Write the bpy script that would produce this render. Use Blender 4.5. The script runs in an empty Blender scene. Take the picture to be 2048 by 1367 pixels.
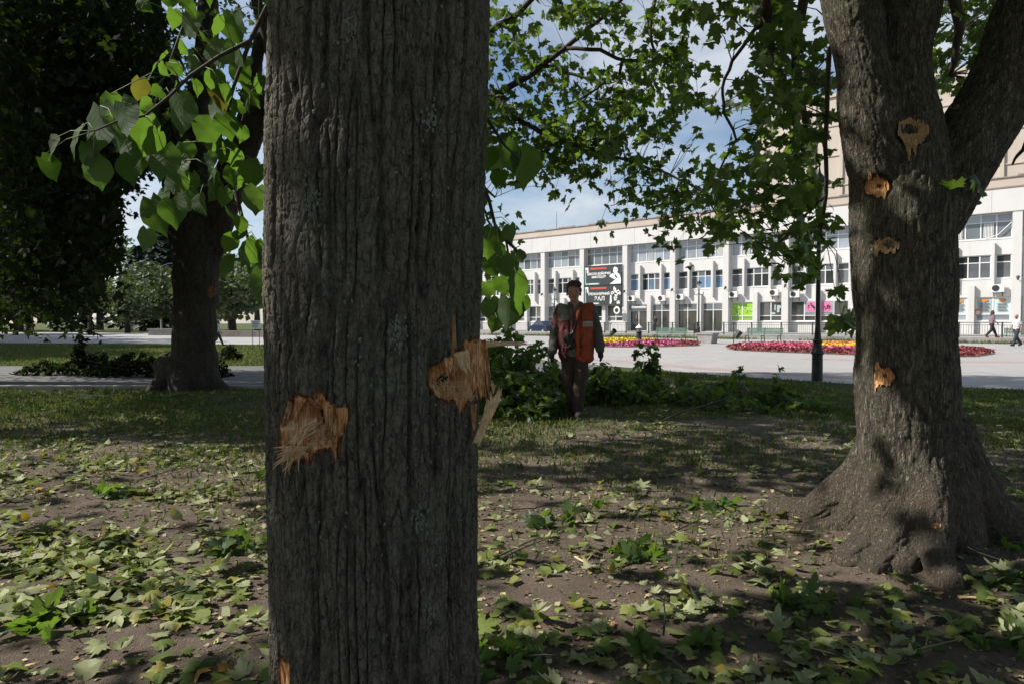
import bpy, bmesh, math, random
import numpy as np
from mathutils import Vector, Matrix

random.seed(11)
RNG = np.random.default_rng(11)
SC = bpy.context.scene
COL = SC.collection
R = math.radians

# ------------------------------------------------------------------ camera
CAM_H = 1.32
FPX = 1365.0                       # focal length in pixels of the 2048 px wide photograph
PITCH = R(1.62)
cam_d = bpy.data.cameras.new('camera')
cam_d.sensor_width = 36.0
cam_d.lens = 24.0
cam_d.clip_start = 0.05
cam_d.clip_end = 2000.0
cam = bpy.data.objects.new('camera', cam_d)
COL.objects.link(cam)
cam.location = (0, 0, CAM_H)
cam.rotation_euler = (R(90) - PITCH, 0, 0)
SC.camera = cam

# ------------------------------------------------------------------ light
SUN_EL = R(42)
SUN_AZ = R(4)                      # a little ahead of exact left
SUN = np.array([-math.cos(SUN_AZ) * math.cos(SUN_EL), math.sin(SUN_AZ) * math.cos(SUN_EL), math.sin(SUN_EL)])
w = bpy.data.worlds.new('World')
SC.world = w
w.use_nodes = True
nt = w.node_tree
nt.nodes.clear()
out = nt.nodes.new('ShaderNodeOutputWorld')
bg = nt.nodes.new('ShaderNodeBackground')
SKY_STRENGTH = 0.085
bg.inputs['Strength'].default_value = SKY_STRENGTH
sky = nt.nodes.new('ShaderNodeTexSky')
sky.sky_type = 'NISHITA'
sky.sun_disc = False
sky.sun_elevation = SUN_EL
sky.sun_rotation = math.atan2(SUN[0], SUN[1])
sky.air_density = 1.0
sky.dust_density = 0.6
sky.ozone_density = 1.6
tc = nt.nodes.new('ShaderNodeTexCoord')
sep = nt.nodes.new('ShaderNodeSeparateXYZ')
nt.links.new(tc.outputs['Generated'], sep.inputs[0])
zz = nt.nodes.new('ShaderNodeMath'); zz.operation = 'MAXIMUM'; zz.inputs[1].default_value = 0.0
nt.links.new(sep.outputs['Z'], zz.inputs[0])
za = nt.nodes.new('ShaderNodeMath'); za.operation = 'ADD'; za.inputs[1].default_value = 0.22
nt.links.new(zz.outputs[0], za.inputs[0])
dx = nt.nodes.new('ShaderNodeMath'); dx.operation = 'DIVIDE'
dy = nt.nodes.new('ShaderNodeMath'); dy.operation = 'DIVIDE'
nt.links.new(sep.outputs['X'], dx.inputs[0]); nt.links.new(za.outputs[0], dx.inputs[1])
nt.links.new(sep.outputs['Y'], dy.inputs[0]); nt.links.new(za.outputs[0], dy.inputs[1])
cmb = nt.nodes.new('ShaderNodeCombineXYZ')
nt.links.new(dx.outputs[0], cmb.inputs[0]); nt.links.new(dy.outputs[0], cmb.inputs[1])
cmb.inputs[2].default_value = 3.1
n1 = nt.nodes.new('ShaderNodeTexNoise')
n1.inputs['Scale'].default_value = 1.25
n1.inputs['Detail'].default_value = 9
n1.inputs['Roughness'].default_value = 0.58
n1.inputs['Distortion'].default_value = 0.5
nt.links.new(cmb.outputs[0], n1.inputs['Vector'])
cr = nt.nodes.new('ShaderNodeValToRGB')
cr.color_ramp.elements[0].position = 0.42
cr.color_ramp.elements[0].color = (0, 0, 0, 1)
cr.color_ramp.elements[1].position = 0.70
cr.color_ramp.elements[1].color = (1, 1, 1, 1)
nt.links.new(n1.outputs['Fac'], cr.inputs[0])
cc = nt.nodes.new('ShaderNodeValToRGB')
cc.color_ramp.elements[0].position = 0.45
cc.color_ramp.elements[0].color = (5.4, 5.8, 6.3, 1)
cc.color_ramp.elements[1].position = 0.75
cc.color_ramp.elements[1].color = (7.6, 7.7, 7.8, 1)
n2 = nt.nodes.new('ShaderNodeTexNoise')
n2.inputs['Scale'].default_value = 3.0
n2.inputs['Detail'].default_value = 6
nt.links.new(cmb.outputs[0], n2.inputs['Vector'])
nt.links.new(n2.outputs['Fac'], cc.inputs[0])
mx = nt.nodes.new('ShaderNodeMix'); mx.data_type = 'RGBA'
nt.links.new(cr.outputs[0], mx.inputs[0])
nt.links.new(sky.outputs[0], mx.inputs[6])
nt.links.new(cc.outputs[0], mx.inputs[7])
nt.links.new(mx.outputs[2], bg.inputs['Color'])
nt.links.new(bg.outputs[0], out.inputs['Surface'])

sd = bpy.data.lights.new('sun', 'SUN')
sd.energy = 4.7
sd.angle = R(0.53)
sd.color = (1.0, 0.95, 0.87)
so = bpy.data.objects.new('sun', sd)
COL.objects.link(so)
so.rotation_euler = Vector(SUN).to_track_quat('Z', 'Y').to_euler()
so.location = (-30, 0, 40)

SC.view_settings.view_transform = 'Standard'
SC.view_settings.look = 'None'
SC.view_settings.exposure = 0.60
SC.view_settings.gamma = 1.0
SC.view_settings.use_curve_mapping = False
SC.cycles.max_bounces = 8
SC.cycles.diffuse_bounces = 4
SC.cycles.transmission_bounces = 4
SC.cycles.transparent_max_bounces = 6
SC.cycles.caustics_reflective = False
SC.cycles.caustics_refractive = False
SC.cycles.sample_clamp_indirect = 6.0

# ------------------------------------------------------------------ helpers: geometry of the view (used to survey positions)
CP, SP = math.cos(PITCH), math.sin(PITCH)
def ray(px, py):
    u = (px - 1024.0) / FPX
    v = (683.5 - py) / FPX
    return np.array([u, CP + v * SP, -SP + v * CP])
def P(px, py, Y):
    d = ray(px, py)
    return np.array([0, 0, CAM_H]) + d * (Y / d[1])
def G(px, py, z=0.0):
    d = ray(px, py)
    return np.array([0, 0, CAM_H]) + d * ((z - CAM_H) / d[2])
def proj(p):
    q = np.asarray(p, float) - np.array([0, 0, CAM_H])
    f = q[..., 1] * CP - q[..., 2] * SP
    up = q[..., 1] * SP + q[..., 2] * CP
    f = np.where(np.abs(f) < 1e-6, 1e-6, f)
    return 1024 + FPX * q[..., 0] / f, 683.5 - FPX * up / f, f
def inpoly(x, y, poly):
    x = np.asarray(x, float); y = np.asarray(y, float)
    ins = np.zeros(x.shape, bool)
    n = len(poly)
    for i in range(n):
        x0, y0 = poly[i]; x1, y1 = poly[(i + 1) % n]
        if y0 == y1: continue
        c = ((y0 > y) != (y1 > y)) & (x < (x1 - x0) * (y - y0) / (y1 - y0) + x0)
        ins ^= c
    return ins

# ------------------------------------------------------------------ helpers: noise
def _h(ix, iy, iz, seed):
    n = (ix * 374761393 + iy * 668265263 + iz * 2147483647 + seed * 1274126177) & 0xFFFFFFFF
    n = ((n ^ (n >> 13)) * 1274126177) & 0xFFFFFFFF
    n = n ^ (n >> 16)
    return (n & 0xFFFFFF).astype(np.float32) / 8388607.5 - 1.0
def vnoise(p, seed=0):
    p = np.asarray(p, np.float64)
    i = np.floor(p).astype(np.int64)
    f = (p - i).astype(np.float32)
    f = f * f * f * (f * (f * 6 - 15) + 10)
    x, y, z = i[..., 0], i[..., 1], i[..., 2]
    r = 0
    for a in (0, 1):
        wa = f[..., 0] if a else 1 - f[..., 0]
        for b in (0, 1):
            wb = f[..., 1] if b else 1 - f[..., 1]
            for c in (0, 1):
                wc = f[..., 2] if c else 1 - f[..., 2]
                r = r + wa * wb * wc * _h(x + a, y + b, z + c, seed)
    return r
def fbm(p, octs=4, seed=0, gain=0.5):
    p = np.asarray(p, float)
    a, s, t = 1.0, 0, 0
    for o in range(octs):
        s = s + a * vnoise(p * (2.03 ** o) + o * 17.3, seed + o)
        t += a; a *= gain
    return s / t
def sstep(a, b, x):
    t = np.clip((x - a) / (b - a), 0, 1)
    return t * t * (3 - 2 * t)

# ------------------------------------------------------------------ helpers: meshes and objects
def mesh_np(name, V, F, mat=None, smooth=False, tint=None, uv=None, midx=None):
    """V (n,3); F (m,k) quads or tris as numpy"""
    V = np.ascontiguousarray(V, np.float32); F = np.ascontiguousarray(F, np.int32)
    me = bpy.data.meshes.new(name)
    me.vertices.add(len(V)); me.vertices.foreach_set('co', V.ravel())
    m, k = F.shape
    me.loops.add(m * k); me.loops.foreach_set('vertex_index', F.ravel())
    me.polygons.add(m); me.polygons.foreach_set('loop_start', np.arange(0, m * k, k, dtype=np.int32))
    if smooth: me.polygons.foreach_set('use_smooth', np.ones(m, bool))
    if midx is not None: me.polygons.foreach_set('material_index', np.ascontiguousarray(midx, np.int32))
    me.update(calc_edges=True)
    if tint is not None:
        a = me.attributes.new('tint', 'FLOAT', 'POINT'); a.data.foreach_set('value', np.ascontiguousarray(tint, np.float32))
    if uv is not None:
        l = me.uv_layers.new(name='UVMap')
        l.data.foreach_set('uv', np.ascontiguousarray(uv[F.ravel()], np.float32).ravel())
    if mat is not None:
        for mm in (mat if isinstance(mat, (list, tuple)) else [mat]): me.materials.append(mm)
    return me
def obj(name, me, parent=None, loc=None, kind=None):
    o = bpy.data.objects.new(name, me); COL.objects.link(o)
    if parent is not None: o.parent = parent
    if loc is not None: o.location = tuple(loc)
    if kind: o['kind'] = kind
    return o
def tag(o, label, cat, group=None):
    o['label'] = label; o['category'] = cat
    if group: o['group'] = group
    return o
def thing(name, label, cat, loc=(0, 0, 0), rotz=0.0, group=None):
    o = bpy.data.objects.new(name, None); COL.objects.link(o)
    o.empty_display_size = 0.1
    o.location = tuple(loc); o.rotation_euler = (0, 0, rotz)
    return tag(o, label, cat, group)

def frame_from(t, ref=None):
    t = t / (np.linalg.norm(t) + 1e-12)
    if ref is None or abs(np.dot(ref, t)) > 0.95:
        ref = np.array([0, 0, 1.0]) if abs(t[2]) < 0.9 else np.array([1.0, 0, 0])
    a = np.cross(ref, t); a /= np.linalg.norm(a) + 1e-12
    return a, np.cross(t, a)
class MB:
    def __init__(s): s.v = []; s.f = []; s.m = []; s.n = 0
    def add(s, V, F, mi=0):
        s.v.extend([tuple(map(float, x)) for x in V])
        s.f.extend([tuple(int(i) + s.n for i in q) for q in F]); s.m.extend([mi] * len(F)); s.n += len(V)
    def box(s, x0, x1, y0, y1, z0, z1, mi=0, M=None):
        V = [(x, y, z) for x in (x0, x1) for y in (y0, y1) for z in (z0, z1)]
        if M is not None: V = [tuple(M @ Vector(v)) for v in V]
        s.add(V, [(0, 1, 3, 2), (4, 6, 7, 5), (0, 4, 5, 1), (2, 3, 7, 6), (0, 2, 6, 4), (1, 5, 7, 3)], mi)
    def tube(s, pts, rad, n=6, mi=0, cap=True):
        pts = [np.asarray(p, float) for p in pts]
        if not hasattr(rad, '__len__'): rad = [rad] * len(pts)
        V = []; ref = None
        for i, p in enumerate(pts):
            t = pts[min(i + 1, len(pts) - 1)] - pts[max(i - 1, 0)]
            a, b = frame_from(t, ref); ref = np.cross(t / (np.linalg.norm(t) + 1e-12), a) if False else b
            a2 = np.cross(b, t / (np.linalg.norm(t) + 1e-12))
            for k in range(n):
                q = 2 * math.pi * k / n
                V.append(p + rad[i] * (math.cos(q) * a2 + math.sin(q) * b))
        F = []
        for i in range(len(pts) - 1):
            for k in range(n):
                k2 = (k + 1) % n
                F.append((i * n + k, i * n + k2, (i + 1) * n + k2, (i + 1) * n + k))
        if cap:
            F.append(tuple(range(n - 1, -1, -1))); F.append(tuple((len(pts) - 1) * n + k for k in range(n)))
        s.add(V, F, mi)
    def lathe(s, prof, n=16, c=(0, 0, 0), mi=0, sx=1, sy=1):
        V = []; F = []
        for (r, z) in prof:
            for k in range(n):
                q = 2 * math.pi * k / n
                V.append((c[0] + sx * r * math.cos(q), c[1] + sy * r * math.sin(q), c[2] + z))
        for i in range(len(prof) - 1):
            for k in range(n):
                k2 = (k + 1) % n
                F.append((i * n + k, i * n + k2, (i + 1) * n + k2, (i + 1) * n + k))
        F.append(tuple(range(n - 1, -1, -1))); F.append(tuple((len(prof) - 1) * n + k for k in range(n)))
        s.add(V, F, mi)
    def prism(s, poly, y0, y1, mi=0):
        """poly in (x,z), extruded along y; y0 is the front"""
        n = len(poly)
        V = [(x, y0, z) for x, z in poly] + [(x, y1, z) for x, z in poly]
        F = [tuple(range(n)), tuple(range(2 * n - 1, n - 1, -1))]
        for i in range(n):
            j = (i + 1) % n
            F.append((j, i, n + i, n + j))
        s.add(V, F, mi)
    def mesh(s, name, mat, smooth=False):
        me = bpy.data.meshes.new(name)
        me.from_pydata(s.v, [], s.f)
        for mm in (mat if isinstance(mat, (list, tuple)) else [mat]): me.materials.append(mm)
        me.polygons.foreach_set('material_index', np.array(s.m, np.int32))
        if smooth: me.polygons.foreach_set('use_smooth', np.ones(len(s.f), bool))
        me.update()
        return me
    def build(s, name, mat, parent=None, smooth=False, loc=None, kind=None):
        return obj(name, s.mesh(name, mat, smooth), parent, loc, kind)
def sm_by_angle(o, deg=35):
    me = o.data
    me.polygons.foreach_set('use_smooth', np.ones(len(me.polygons), bool))
    try: me.set_sharp_from_angle(angle=R(deg))
    except Exception: pass

def capsule_into(b, p0, r0, p1, r1, n=16):
    p0 = np.asarray(p0, float); p1 = np.asarray(p1, float)
    L = np.linalg.norm(p1 - p0)
    t = (p1 - p0) / (L + 1e-9)
    pts, rs = [], []
    for k in range(5):
        a = (math.pi / 2) * (1 - k / 4.0)
        pts.append(p0 - t * r0 * math.sin(a)); rs.append(max(r0 * math.cos(a), r0 * 0.03))
    for k in range(5):
        a = (math.pi / 2) * (k / 4.0)
        pts.append(p1 + t * r1 * math.sin(a)); rs.append(max(r1 * math.cos(a), r1 * 0.03))
    b.tube(pts, rs, n)
def blob(caps, voxel, smooth=6, n=16, extra=None):
    """union of tapered capsules as one watertight mesh -> (V, F quads)"""
    b = MB()
    for c in caps: capsule_into(b, *c, n=n)
    if extra: extra(b)
    me = bpy.data.meshes.new('tmp'); me.from_pydata(b.v, [], b.f); me.update()
    o = bpy.data.objects.new('tmp', me); COL.objects.link(o)
    m = o.modifiers.new('r', 'REMESH'); m.mode = 'VOXEL'; m.voxel_size = voxel
    if smooth:
        s = o.modifiers.new('s', 'SMOOTH'); s.factor = 0.5; s.iterations = smooth
    dg = bpy.context.evaluated_depsgraph_get(); dg.update()
    ev = o.evaluated_get(dg)
    m2 = bpy.data.meshes.new_from_object(ev)
    V = np.empty(len(m2.vertices) * 3, np.float32); m2.vertices.foreach_get('co', V)
    N = np.empty(len(m2.vertices) * 3, np.float32); m2.vertices.foreach_get('normal', N)
    F = np.empty(len(m2.loops), np.int32); m2.loops.foreach_get('vertex_index', F)
    ok = len(F) == 4 * len(m2.polygons)
    if not ok:
        bm = bmesh.new(); bm.from_mesh(m2); bmesh.ops.triangulate(bm, faces=bm.faces); bm.to_mesh(m2); bm.free()
        F = np.empty(len(m2.loops), np.int32); m2.loops.foreach_get('vertex_index', F)
    F = F.reshape(-1, 4 if ok else 3)
    bpy.data.objects.remove(o); bpy.data.meshes.remove(me); bpy.data.meshes.remove(m2)
    return V.reshape(-1, 3).astype(float), F, N.reshape(-1, 3).astype(float)

# ------------------------------------------------------------------ materials
def new_mat(name):
    m = bpy.data.materials.new(name); m.use_nodes = True
    t = m.node_tree
    return m, t, t.nodes['Principled BSDF']
def N_(t, typ, **kw):
    n = t.nodes.new('ShaderNode' + typ)
    for k, v in kw.items(): setattr(n, k, v)
    return n
def ramp(t, fac, stops):
    r = N_(t, 'ValToRGB')
    e = r.color_ramp.elements
    while len(e) < len(stops): e.new(0.5)
    for i, (p, c) in enumerate(stops):
        e[i].position = p; e[i].color = (c[0], c[1], c[2], 1) if hasattr(c, '__len__') else (c, c, c, 1)
    t.links.new(fac, r.inputs[0])
    return r.outputs[0]
def noise_(t, scale, detail=4, rough=0.55, vec=None, dist=0.0):
    n = N_(t, 'TexNoise')
    n.inputs['Scale'].default_value = scale; n.inputs['Detail'].default_value = detail
    n.inputs['Roughness'].default_value = rough; n.inputs['Distortion'].default_value = dist
    if vec is None:
        g = N_(t, 'TexCoord'); vec = g.outputs['Object']
    t.links.new(vec, n.inputs['Vector'])
    return n.outputs['Fac']
def mapped(t, sx, sy, sz, src='Object'):
    g = N_(t, 'TexCoord'); m = N_(t, 'Mapping'); m.inputs['Scale'].default_value = (sx, sy, sz)
    t.links.new(g.outputs[src], m.inputs['Vector']); return m.outputs['Vector']
def mix_(t, fac, a, b, mode='MIX'):
    m = N_(t, 'Mix', data_type='RGBA', blend_type=mode)
    for s, v in ((0, fac), (6, a), (7, b)):
        if hasattr(v, 'is_output') or hasattr(v, 'links'): t.links.new(v, m.inputs[s])
        elif s == 0: m.inputs[0].default_value = v
        else: m.inputs[s].default_value = (v[0], v[1], v[2], 1)
    return m.outputs[2]
def bump_(t, bs, h, dist=0.01, strength=1.0):
    b = N_(t, 'Bump'); b.inputs['Distance'].default_value = dist; b.inputs['Strength'].default_value = strength
    t.links.new(h, b.inputs['Height']); t.links.new(b.outputs[0], bs.inputs['Normal'])
def mat_plain(name, col, rough=0.6, metal=0.0, var=0.12, scale=6.0, bump=0.0, spec=0.5):
    m, t, bs = new_mat(name)
    f = noise_(t, scale, 5)
    lo = tuple(c * (1 - var) for c in col); hi = tuple(min(1, c * (1 + var)) for c in col)
    t.links.new(ramp(t, f, [(0.3, lo), (0.7, hi)]), bs.inputs['Base Color'])
    bs.inputs['Roughness'].default_value = rough; bs.inputs['Metallic'].default_value = metal
    bs.inputs['Specular IOR Level'].default_value = spec
    if bump: bump_(t, bs, noise_(t, scale * 6, 4), bump)
    return m
def mat_bark(name, furrow, ridge, lichen, fs=1.0, lich=0.5, rip=0.0, ripf=60, dirt=None):
    m, t, bs = new_mat(name)
    at = N_(t, 'Attribute'); at.attribute_name = 'tint'
    base = ramp(t, at.outputs['Fac'], [(0.0, furrow), (0.45, tuple(0.5 * (a + b) for a, b in zip(furrow, ridge))), (0.9, ridge)])  # furrows browner than the ridges, darkened further as shade in the cracks
    vo = N_(t, 'TexVoronoi', feature='DISTANCE_TO_EDGE'); vo.inputs['Scale'].default_value = 85 * fs; vo.inputs['Randomness'].default_value = 1.0
    vm_ = mapped(t, 1, 1, 0.38)
    wn = N_(t, 'TexNoise'); wn.inputs['Scale'].default_value = 30 * fs; wn.inputs['Detail'].default_value = 4; t.links.new(vm_, wn.inputs['Vector'])
    wa = N_(t, 'VectorMath', operation='MULTIPLY_ADD'); t.links.new(wn.outputs['Color'], wa.inputs[0]); wa.inputs[1].default_value = (.02, .02, .02); t.links.new(vm_, wa.inputs[2])
    t.links.new(wa.outputs[0], vo.inputs['Vector'])
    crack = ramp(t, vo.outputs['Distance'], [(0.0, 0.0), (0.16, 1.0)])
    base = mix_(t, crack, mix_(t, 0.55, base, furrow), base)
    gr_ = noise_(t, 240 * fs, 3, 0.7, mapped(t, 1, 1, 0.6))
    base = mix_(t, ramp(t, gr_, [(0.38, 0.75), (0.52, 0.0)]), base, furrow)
    base = mix_(t, ramp(t, gr_, [(0.56, 0.0), (0.70, 0.55)]), base, tuple(min(1, c * 1.9) for c in ridge))
    f1 = noise_(t, 55 * fs, 6, 0.7, mapped(t, 1, 1, 0.5))
    base = mix_(t, ramp(t, f1, [(0.35, 0.0), (0.75, 0.75)]), base, tuple(c * 1.7 for c in ridge))
    f2 = noise_(t, 6 * fs, 5, 0.6)
    f3 = noise_(t, 90 * fs, 3, 0.6)
    lf = N_(t, 'Math', operation='MULTIPLY')
    t.links.new(ramp(t, f2, [(0.52, 0.0), (0.66, 1.0)]), lf.inputs[0])
    t.links.new(ramp(t, f3, [(0.45, 0.0), (0.62, lich)]), lf.inputs[1])
    base = mix_(t, lf.outputs[0], base, lichen)
    f4 = noise_(t, 3 * fs, 3, 0.5)
    base = mix_(t, ramp(t, f4, [(0.5, 0.0), (0.75, 0.35)]), base, (lichen[0] * 0.35, lichen[1] * 0.42, lichen[2] * 0.25))
    t.links.new(base, bs.inputs['Base Color'])
    bs.inputs['Roughness'].default_value = 0.9
    bs.inputs['Specular IOR Level'].default_value = 0.25
    h = N_(t, 'Math', operation='ADD')
    t.links.new(noise_(t, 110 * fs, 7, 0.75, mapped(t, 1, 1, 0.45)), h.inputs[0])
    hc = N_(t, 'Math', operation='MULTIPLY'); t.links.new(crack, hc.inputs[0]); hc.inputs[1].default_value = 0.5
    t.links.new(hc.outputs[0], h.inputs[1])
    hh_ = h.outputs[0]
    if rip:
        rn = noise_(t, ripf, 5, 0.6, mapped(t, 1, 1, 0.13), 0.3)
        ra = N_(t, 'Math', operation='SUBTRACT'); t.links.new(rn, ra.inputs[0]); ra.inputs[1].default_value = 0.5
        rb = N_(t, 'Math', operation='ABSOLUTE'); t.links.new(ra.outputs[0], rb.inputs[0])
        rc_ = N_(t, 'Math', operation='MULTIPLY'); t.links.new(ramp(t, rb.outputs[0], [(0.0, 0.0), (0.11, 1.0)]), rc_.inputs[0]); rc_.inputs[1].default_value = rip
        h2 = N_(t, 'Math', operation='ADD'); t.links.new(hh_, h2.inputs[0]); t.links.new(rc_.outputs[0], h2.inputs[1]); hh_ = h2.outputs[0]
        base = mix_(t, ramp(t, rb.outputs[0], [(0.0, 0.0), (0.07, 1.0)]), mix_(t, 0.6, base, furrow), base)
        t.links.new(base, bs.inputs['Base Color'])
    if dirt:
        tg = N_(t, 'TexCoord'); sz_ = N_(t, 'SeparateXYZ'); t.links.new(tg.outputs['Object'], sz_.inputs[0])
        dn = N_(t, 'Math', operation='MULTIPLY_ADD'); t.links.new(noise_(t, 5, 6, .65), dn.inputs[0]); dn.inputs[1].default_value = -.7; t.links.new(sz_.outputs[2], dn.inputs[2])
        base = mix_(t, ramp(t, dn.outputs[0], [(-0.0, .7), (.14, 0.0)]), base, dirt)
        t.links.new(base, bs.inputs['Base Color'])
    bump_(t, bs, hh_, 0.007 / fs, 1.0)
    return m
def mat_leaf(name, dark, light, under, trans, use_attr=True, rough=0.45, tamt=0.45, veins=False, extra=None, spec=0.4):
    """leaf: upper colour dark..light by tint, paler underside, light shining through"""
    m, t, bs = new_mat(name)
    o = t.nodes['Material Output']
    if use_attr:
        a = N_(t, 'Attribute'); a.attribute_name = 'tint'; fac = a.outputs['Fac']
    else:
        a = N_(t, 'ObjectInfo'); fac = a.outputs['Random']
    stops = [(0.0, dark), (0.8, light)]
    if extra: stops = [(0.0, dark), (0.74, light)] + extra
    top = ramp(t, fac, stops)
    f = noise_(t, 14, 4)
    top = mix_(t, ramp(t, f, [(0.3, 0.0), (0.8, 0.35)]), top, tuple(c * 0.6 for c in dark))
    if veins:
        uv = N_(t, 'TexCoord'); sp = N_(t, 'SeparateXYZ'); t.links.new(uv.outputs['UV'], sp.inputs[0])
        ab = N_(t, 'Math', operation='ABSOLUTE'); t.links.new(sp.outputs[0], ab.inputs[0])
        s1 = N_(t, 'Math', operation='MULTIPLY'); t.links.new(ab.outputs[0], s1.inputs[0]); s1.inputs[1].default_value = 0.75
        s2 = N_(t, 'Math', operation='SUBTRACT'); t.links.new(sp.outputs[1], s2.inputs[0]); t.links.new(s1.outputs[0], s2.inputs[1])
        s3 = N_(t, 'Math', operation='MULTIPLY'); t.links.new(s2.outputs[0], s3.inputs[0]); s3.inputs[1].default_value = 7.0
        s4 = N_(t, 'Math', operation='FRACT'); t.links.new(s3.outputs[0], s4.inputs[0])
        v1 = ramp(t, s4.outputs[0], [(0.0, 1.0), (0.10, 0.0), (0.9, 0.0), (1.0, 1.0)])
        v2 = ramp(t, ab.outputs[0], [(0.006, 1.0), (0.02, 0.0)])
        vm = N_(t, 'Math', operation='MAXIMUM'); t.links.new(v1, vm.inputs[0]); t.links.new(v2, vm.inputs[1])
        vf = N_(t, 'Math', operation='MULTIPLY'); t.links.new(vm.outputs[0], vf.inputs[0]); vf.inputs[1].default_value = 0.20
        top = mix_(t, vf.outputs[0], top, tuple(min(1, c * 2.1) for c in light))
        bump_(t, bs, vm.outputs[0], 0.002, 0.6)
    g = N_(t, 'NewGeometry')
    col = mix_(t, g.outputs['Backfacing'], top, under)
    t.links.new(col, bs.inputs['Base Color'])
    bs.inputs['Roughness'].default_value = rough
    bs.inputs['Specular IOR Level'].default_value = spec
    tr = N_(t, 'BsdfTranslucent')
    t.links.new(mix_(t, ramp(t, fac, [(0.75, 0.0), (0.9, 1.0 if extra else 0.0)]), trans, (0.34, 0.24, 0.02)), tr.inputs['Color'])
    mxs = N_(t, 'MixShader'); mxs.inputs[0].default_value = tamt
    t.links.new(bs.outputs[0], mxs.inputs[1]); t.links.new(tr.outputs[0], mxs.inputs[2])
    t.links.new(mxs.outputs[0], o.inputs['Surface'])
    return m
def mat_wood(name, a, b, c):
    m, t, bs = new_mat(name)
    f = noise_(t, 1.0, 6, 0.65, mapped(t, 260, 260, 14))
    g = noise_(t, 22, 4, 0.6)
    col = ramp(t, f, [(0.32, a), (0.5, b), (0.66, c)])
    col = mix_(t, ramp(t, g, [(0.42, 0.0), (0.72, 0.75)]), col, a)
    t.links.new(col, bs.inputs['Base Color'])
    bs.inputs['Roughness'].default_value = 0.85
    bs.inputs['Specular IOR Level'].default_value = 0.2
    bump_(t, bs, f, 0.003, 1.0)
    return m

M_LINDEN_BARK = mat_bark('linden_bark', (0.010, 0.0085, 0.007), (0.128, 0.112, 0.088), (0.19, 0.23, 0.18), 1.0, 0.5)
M_MAPLE_BARK = mat_bark('maple_bark', (0.034, 0.028, 0.021), (0.200, 0.175, 0.135), (0.25, 0.28, 0.19), 0.6, 0.5, 1.6, 62, (0.165, 0.128, 0.100))
M_OLD_BARK = mat_bark('old_bark', (0.02, 0.017, 0.014), (0.06, 0.05, 0.042), (0.12, 0.13, 0.10), 0.5, 0.4)
M_TWIG = mat_plain('twig_bark', (0.05, 0.04, 0.03), 0.85, var=0.3, scale=20)
M_STEM = mat_plain('green_stem', (0.10, 0.13, 0.04), 0.6, var=0.3, scale=20)
M_WOOD = mat_wood('torn_wood', (0.24, 0.085, 0.030), (0.64, 0.31, 0.125), (0.85, 0.62, 0.38))
M_PALE_WOOD = mat_wood('pale_fibres', (0.48, 0.28, 0.14), (0.74, 0.52, 0.29), (0.86, 0.70, 0.46))
M_DULL_WOOD = mat_wood('dull_torn_wood', (0.22, 0.11, 0.05), (0.46, 0.29, 0.15), (0.60, 0.43, 0.25))
M_CAMB = mat_wood('dark_wound_edge', (0.06, 0.022, 0.010), (0.20, 0.070, 0.026), (0.34, 0.15, 0.06))
M_ROT = mat_plain('rotten_core', (0.07, 0.04, 0.022), 0.95, var=0.5, scale=60, bump=0.004)
G_D, G_L = (0.028, 0.055, 0.014), (0.080, 0.135, 0.032)
M_LINDEN_LEAF = mat_leaf('linden_leaf', (0.022, 0.055, 0.014), (0.048, 0.098, 0.024), (0.075, 0.115, 0.058), (0.14, 0.27, 0.025), False, 0.6, 0.5, True, spec=.2)
M_YELLOW_LEAF = mat_leaf('yellowing_leaf', (0.11, 0.105, 0.02), (0.19, 0.15, 0.025), (0.15, 0.14, 0.05), (0.17, 0.17, 0.02), False, 0.6, 0.5, True, spec=.2)
M_MAPLE_LEAF = mat_leaf('maple_leaf', G_D, G_L, (0.08, 0.12, 0.055), (0.16, 0.27, 0.025), True, 0.45, 0.45)
M_MAPLE_LEAF_O = mat_leaf('maple_leaf_single', G_D, G_L, (0.08, 0.12, 0.055), (0.16, 0.27, 0.025), False, 0.45, 0.45)
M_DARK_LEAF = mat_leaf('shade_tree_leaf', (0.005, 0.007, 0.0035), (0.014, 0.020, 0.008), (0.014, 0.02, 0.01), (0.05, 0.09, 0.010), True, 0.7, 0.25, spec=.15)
M_FAR_LEAF = mat_leaf('far_tree_leaf', (0.05, 0.07, 0.036), (0.155, 0.185, 0.085), (0.09, 0.12, 0.06), (0.10, 0.15, 0.03), True, 0.6, 0.3)
M_SPRUCE = mat_leaf('spruce_needles', (0.024, 0.042, 0.030), (0.060, 0.090, 0.060), (0.03, 0.045, 0.03), (0.03, 0.05, 0.015), True, 0.7, 0.15)
M_FALLEN = mat_leaf('fallen_leaf', (0.095, 0.135, 0.036), (0.29, 0.325, 0.115), (0.37, 0.39, 0.22), (0.20, 0.26, 0.03), True, 0.6, 0.3, spec=.18, extra=[(0.93, (0.24, 0.25, 0.06)), (0.99, (0.34, 0.26, 0.06))])
M_FALLEN_G = mat_leaf('fallen_leaf_green', (0.085, 0.13, 0.028), (0.23, 0.275, 0.075), (0.36, 0.38, 0.20), (0.19, 0.27, 0.03), False, 0.55, 0.3, True, spec=.2)
M_FALLEN_P = mat_leaf('fallen_leaf_pale', (0.28, 0.31, 0.15), (0.40, 0.41, 0.23), (0.10, 0.16, 0.05), (0.14, 0.24, 0.03), False, 0.65, 0.25, True, spec=.2)
M_FALLEN_Y = mat_leaf('fallen_leaf_yellow', (0.30, 0.28, 0.06), (0.40, 0.36, 0.10), (0.36, 0.33, 0.14), (0.34, 0.30, 0.05), False, 0.5, 0.3, True)
M_FALLEN_O = mat_leaf('fallen_leaf_orange', (0.45, 0.20, 0.03), (0.50, 0.26, 0.05), (0.40, 0.24, 0.10), (0.40, 0.20, 0.03), False, 0.5, 0.3, True)

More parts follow.
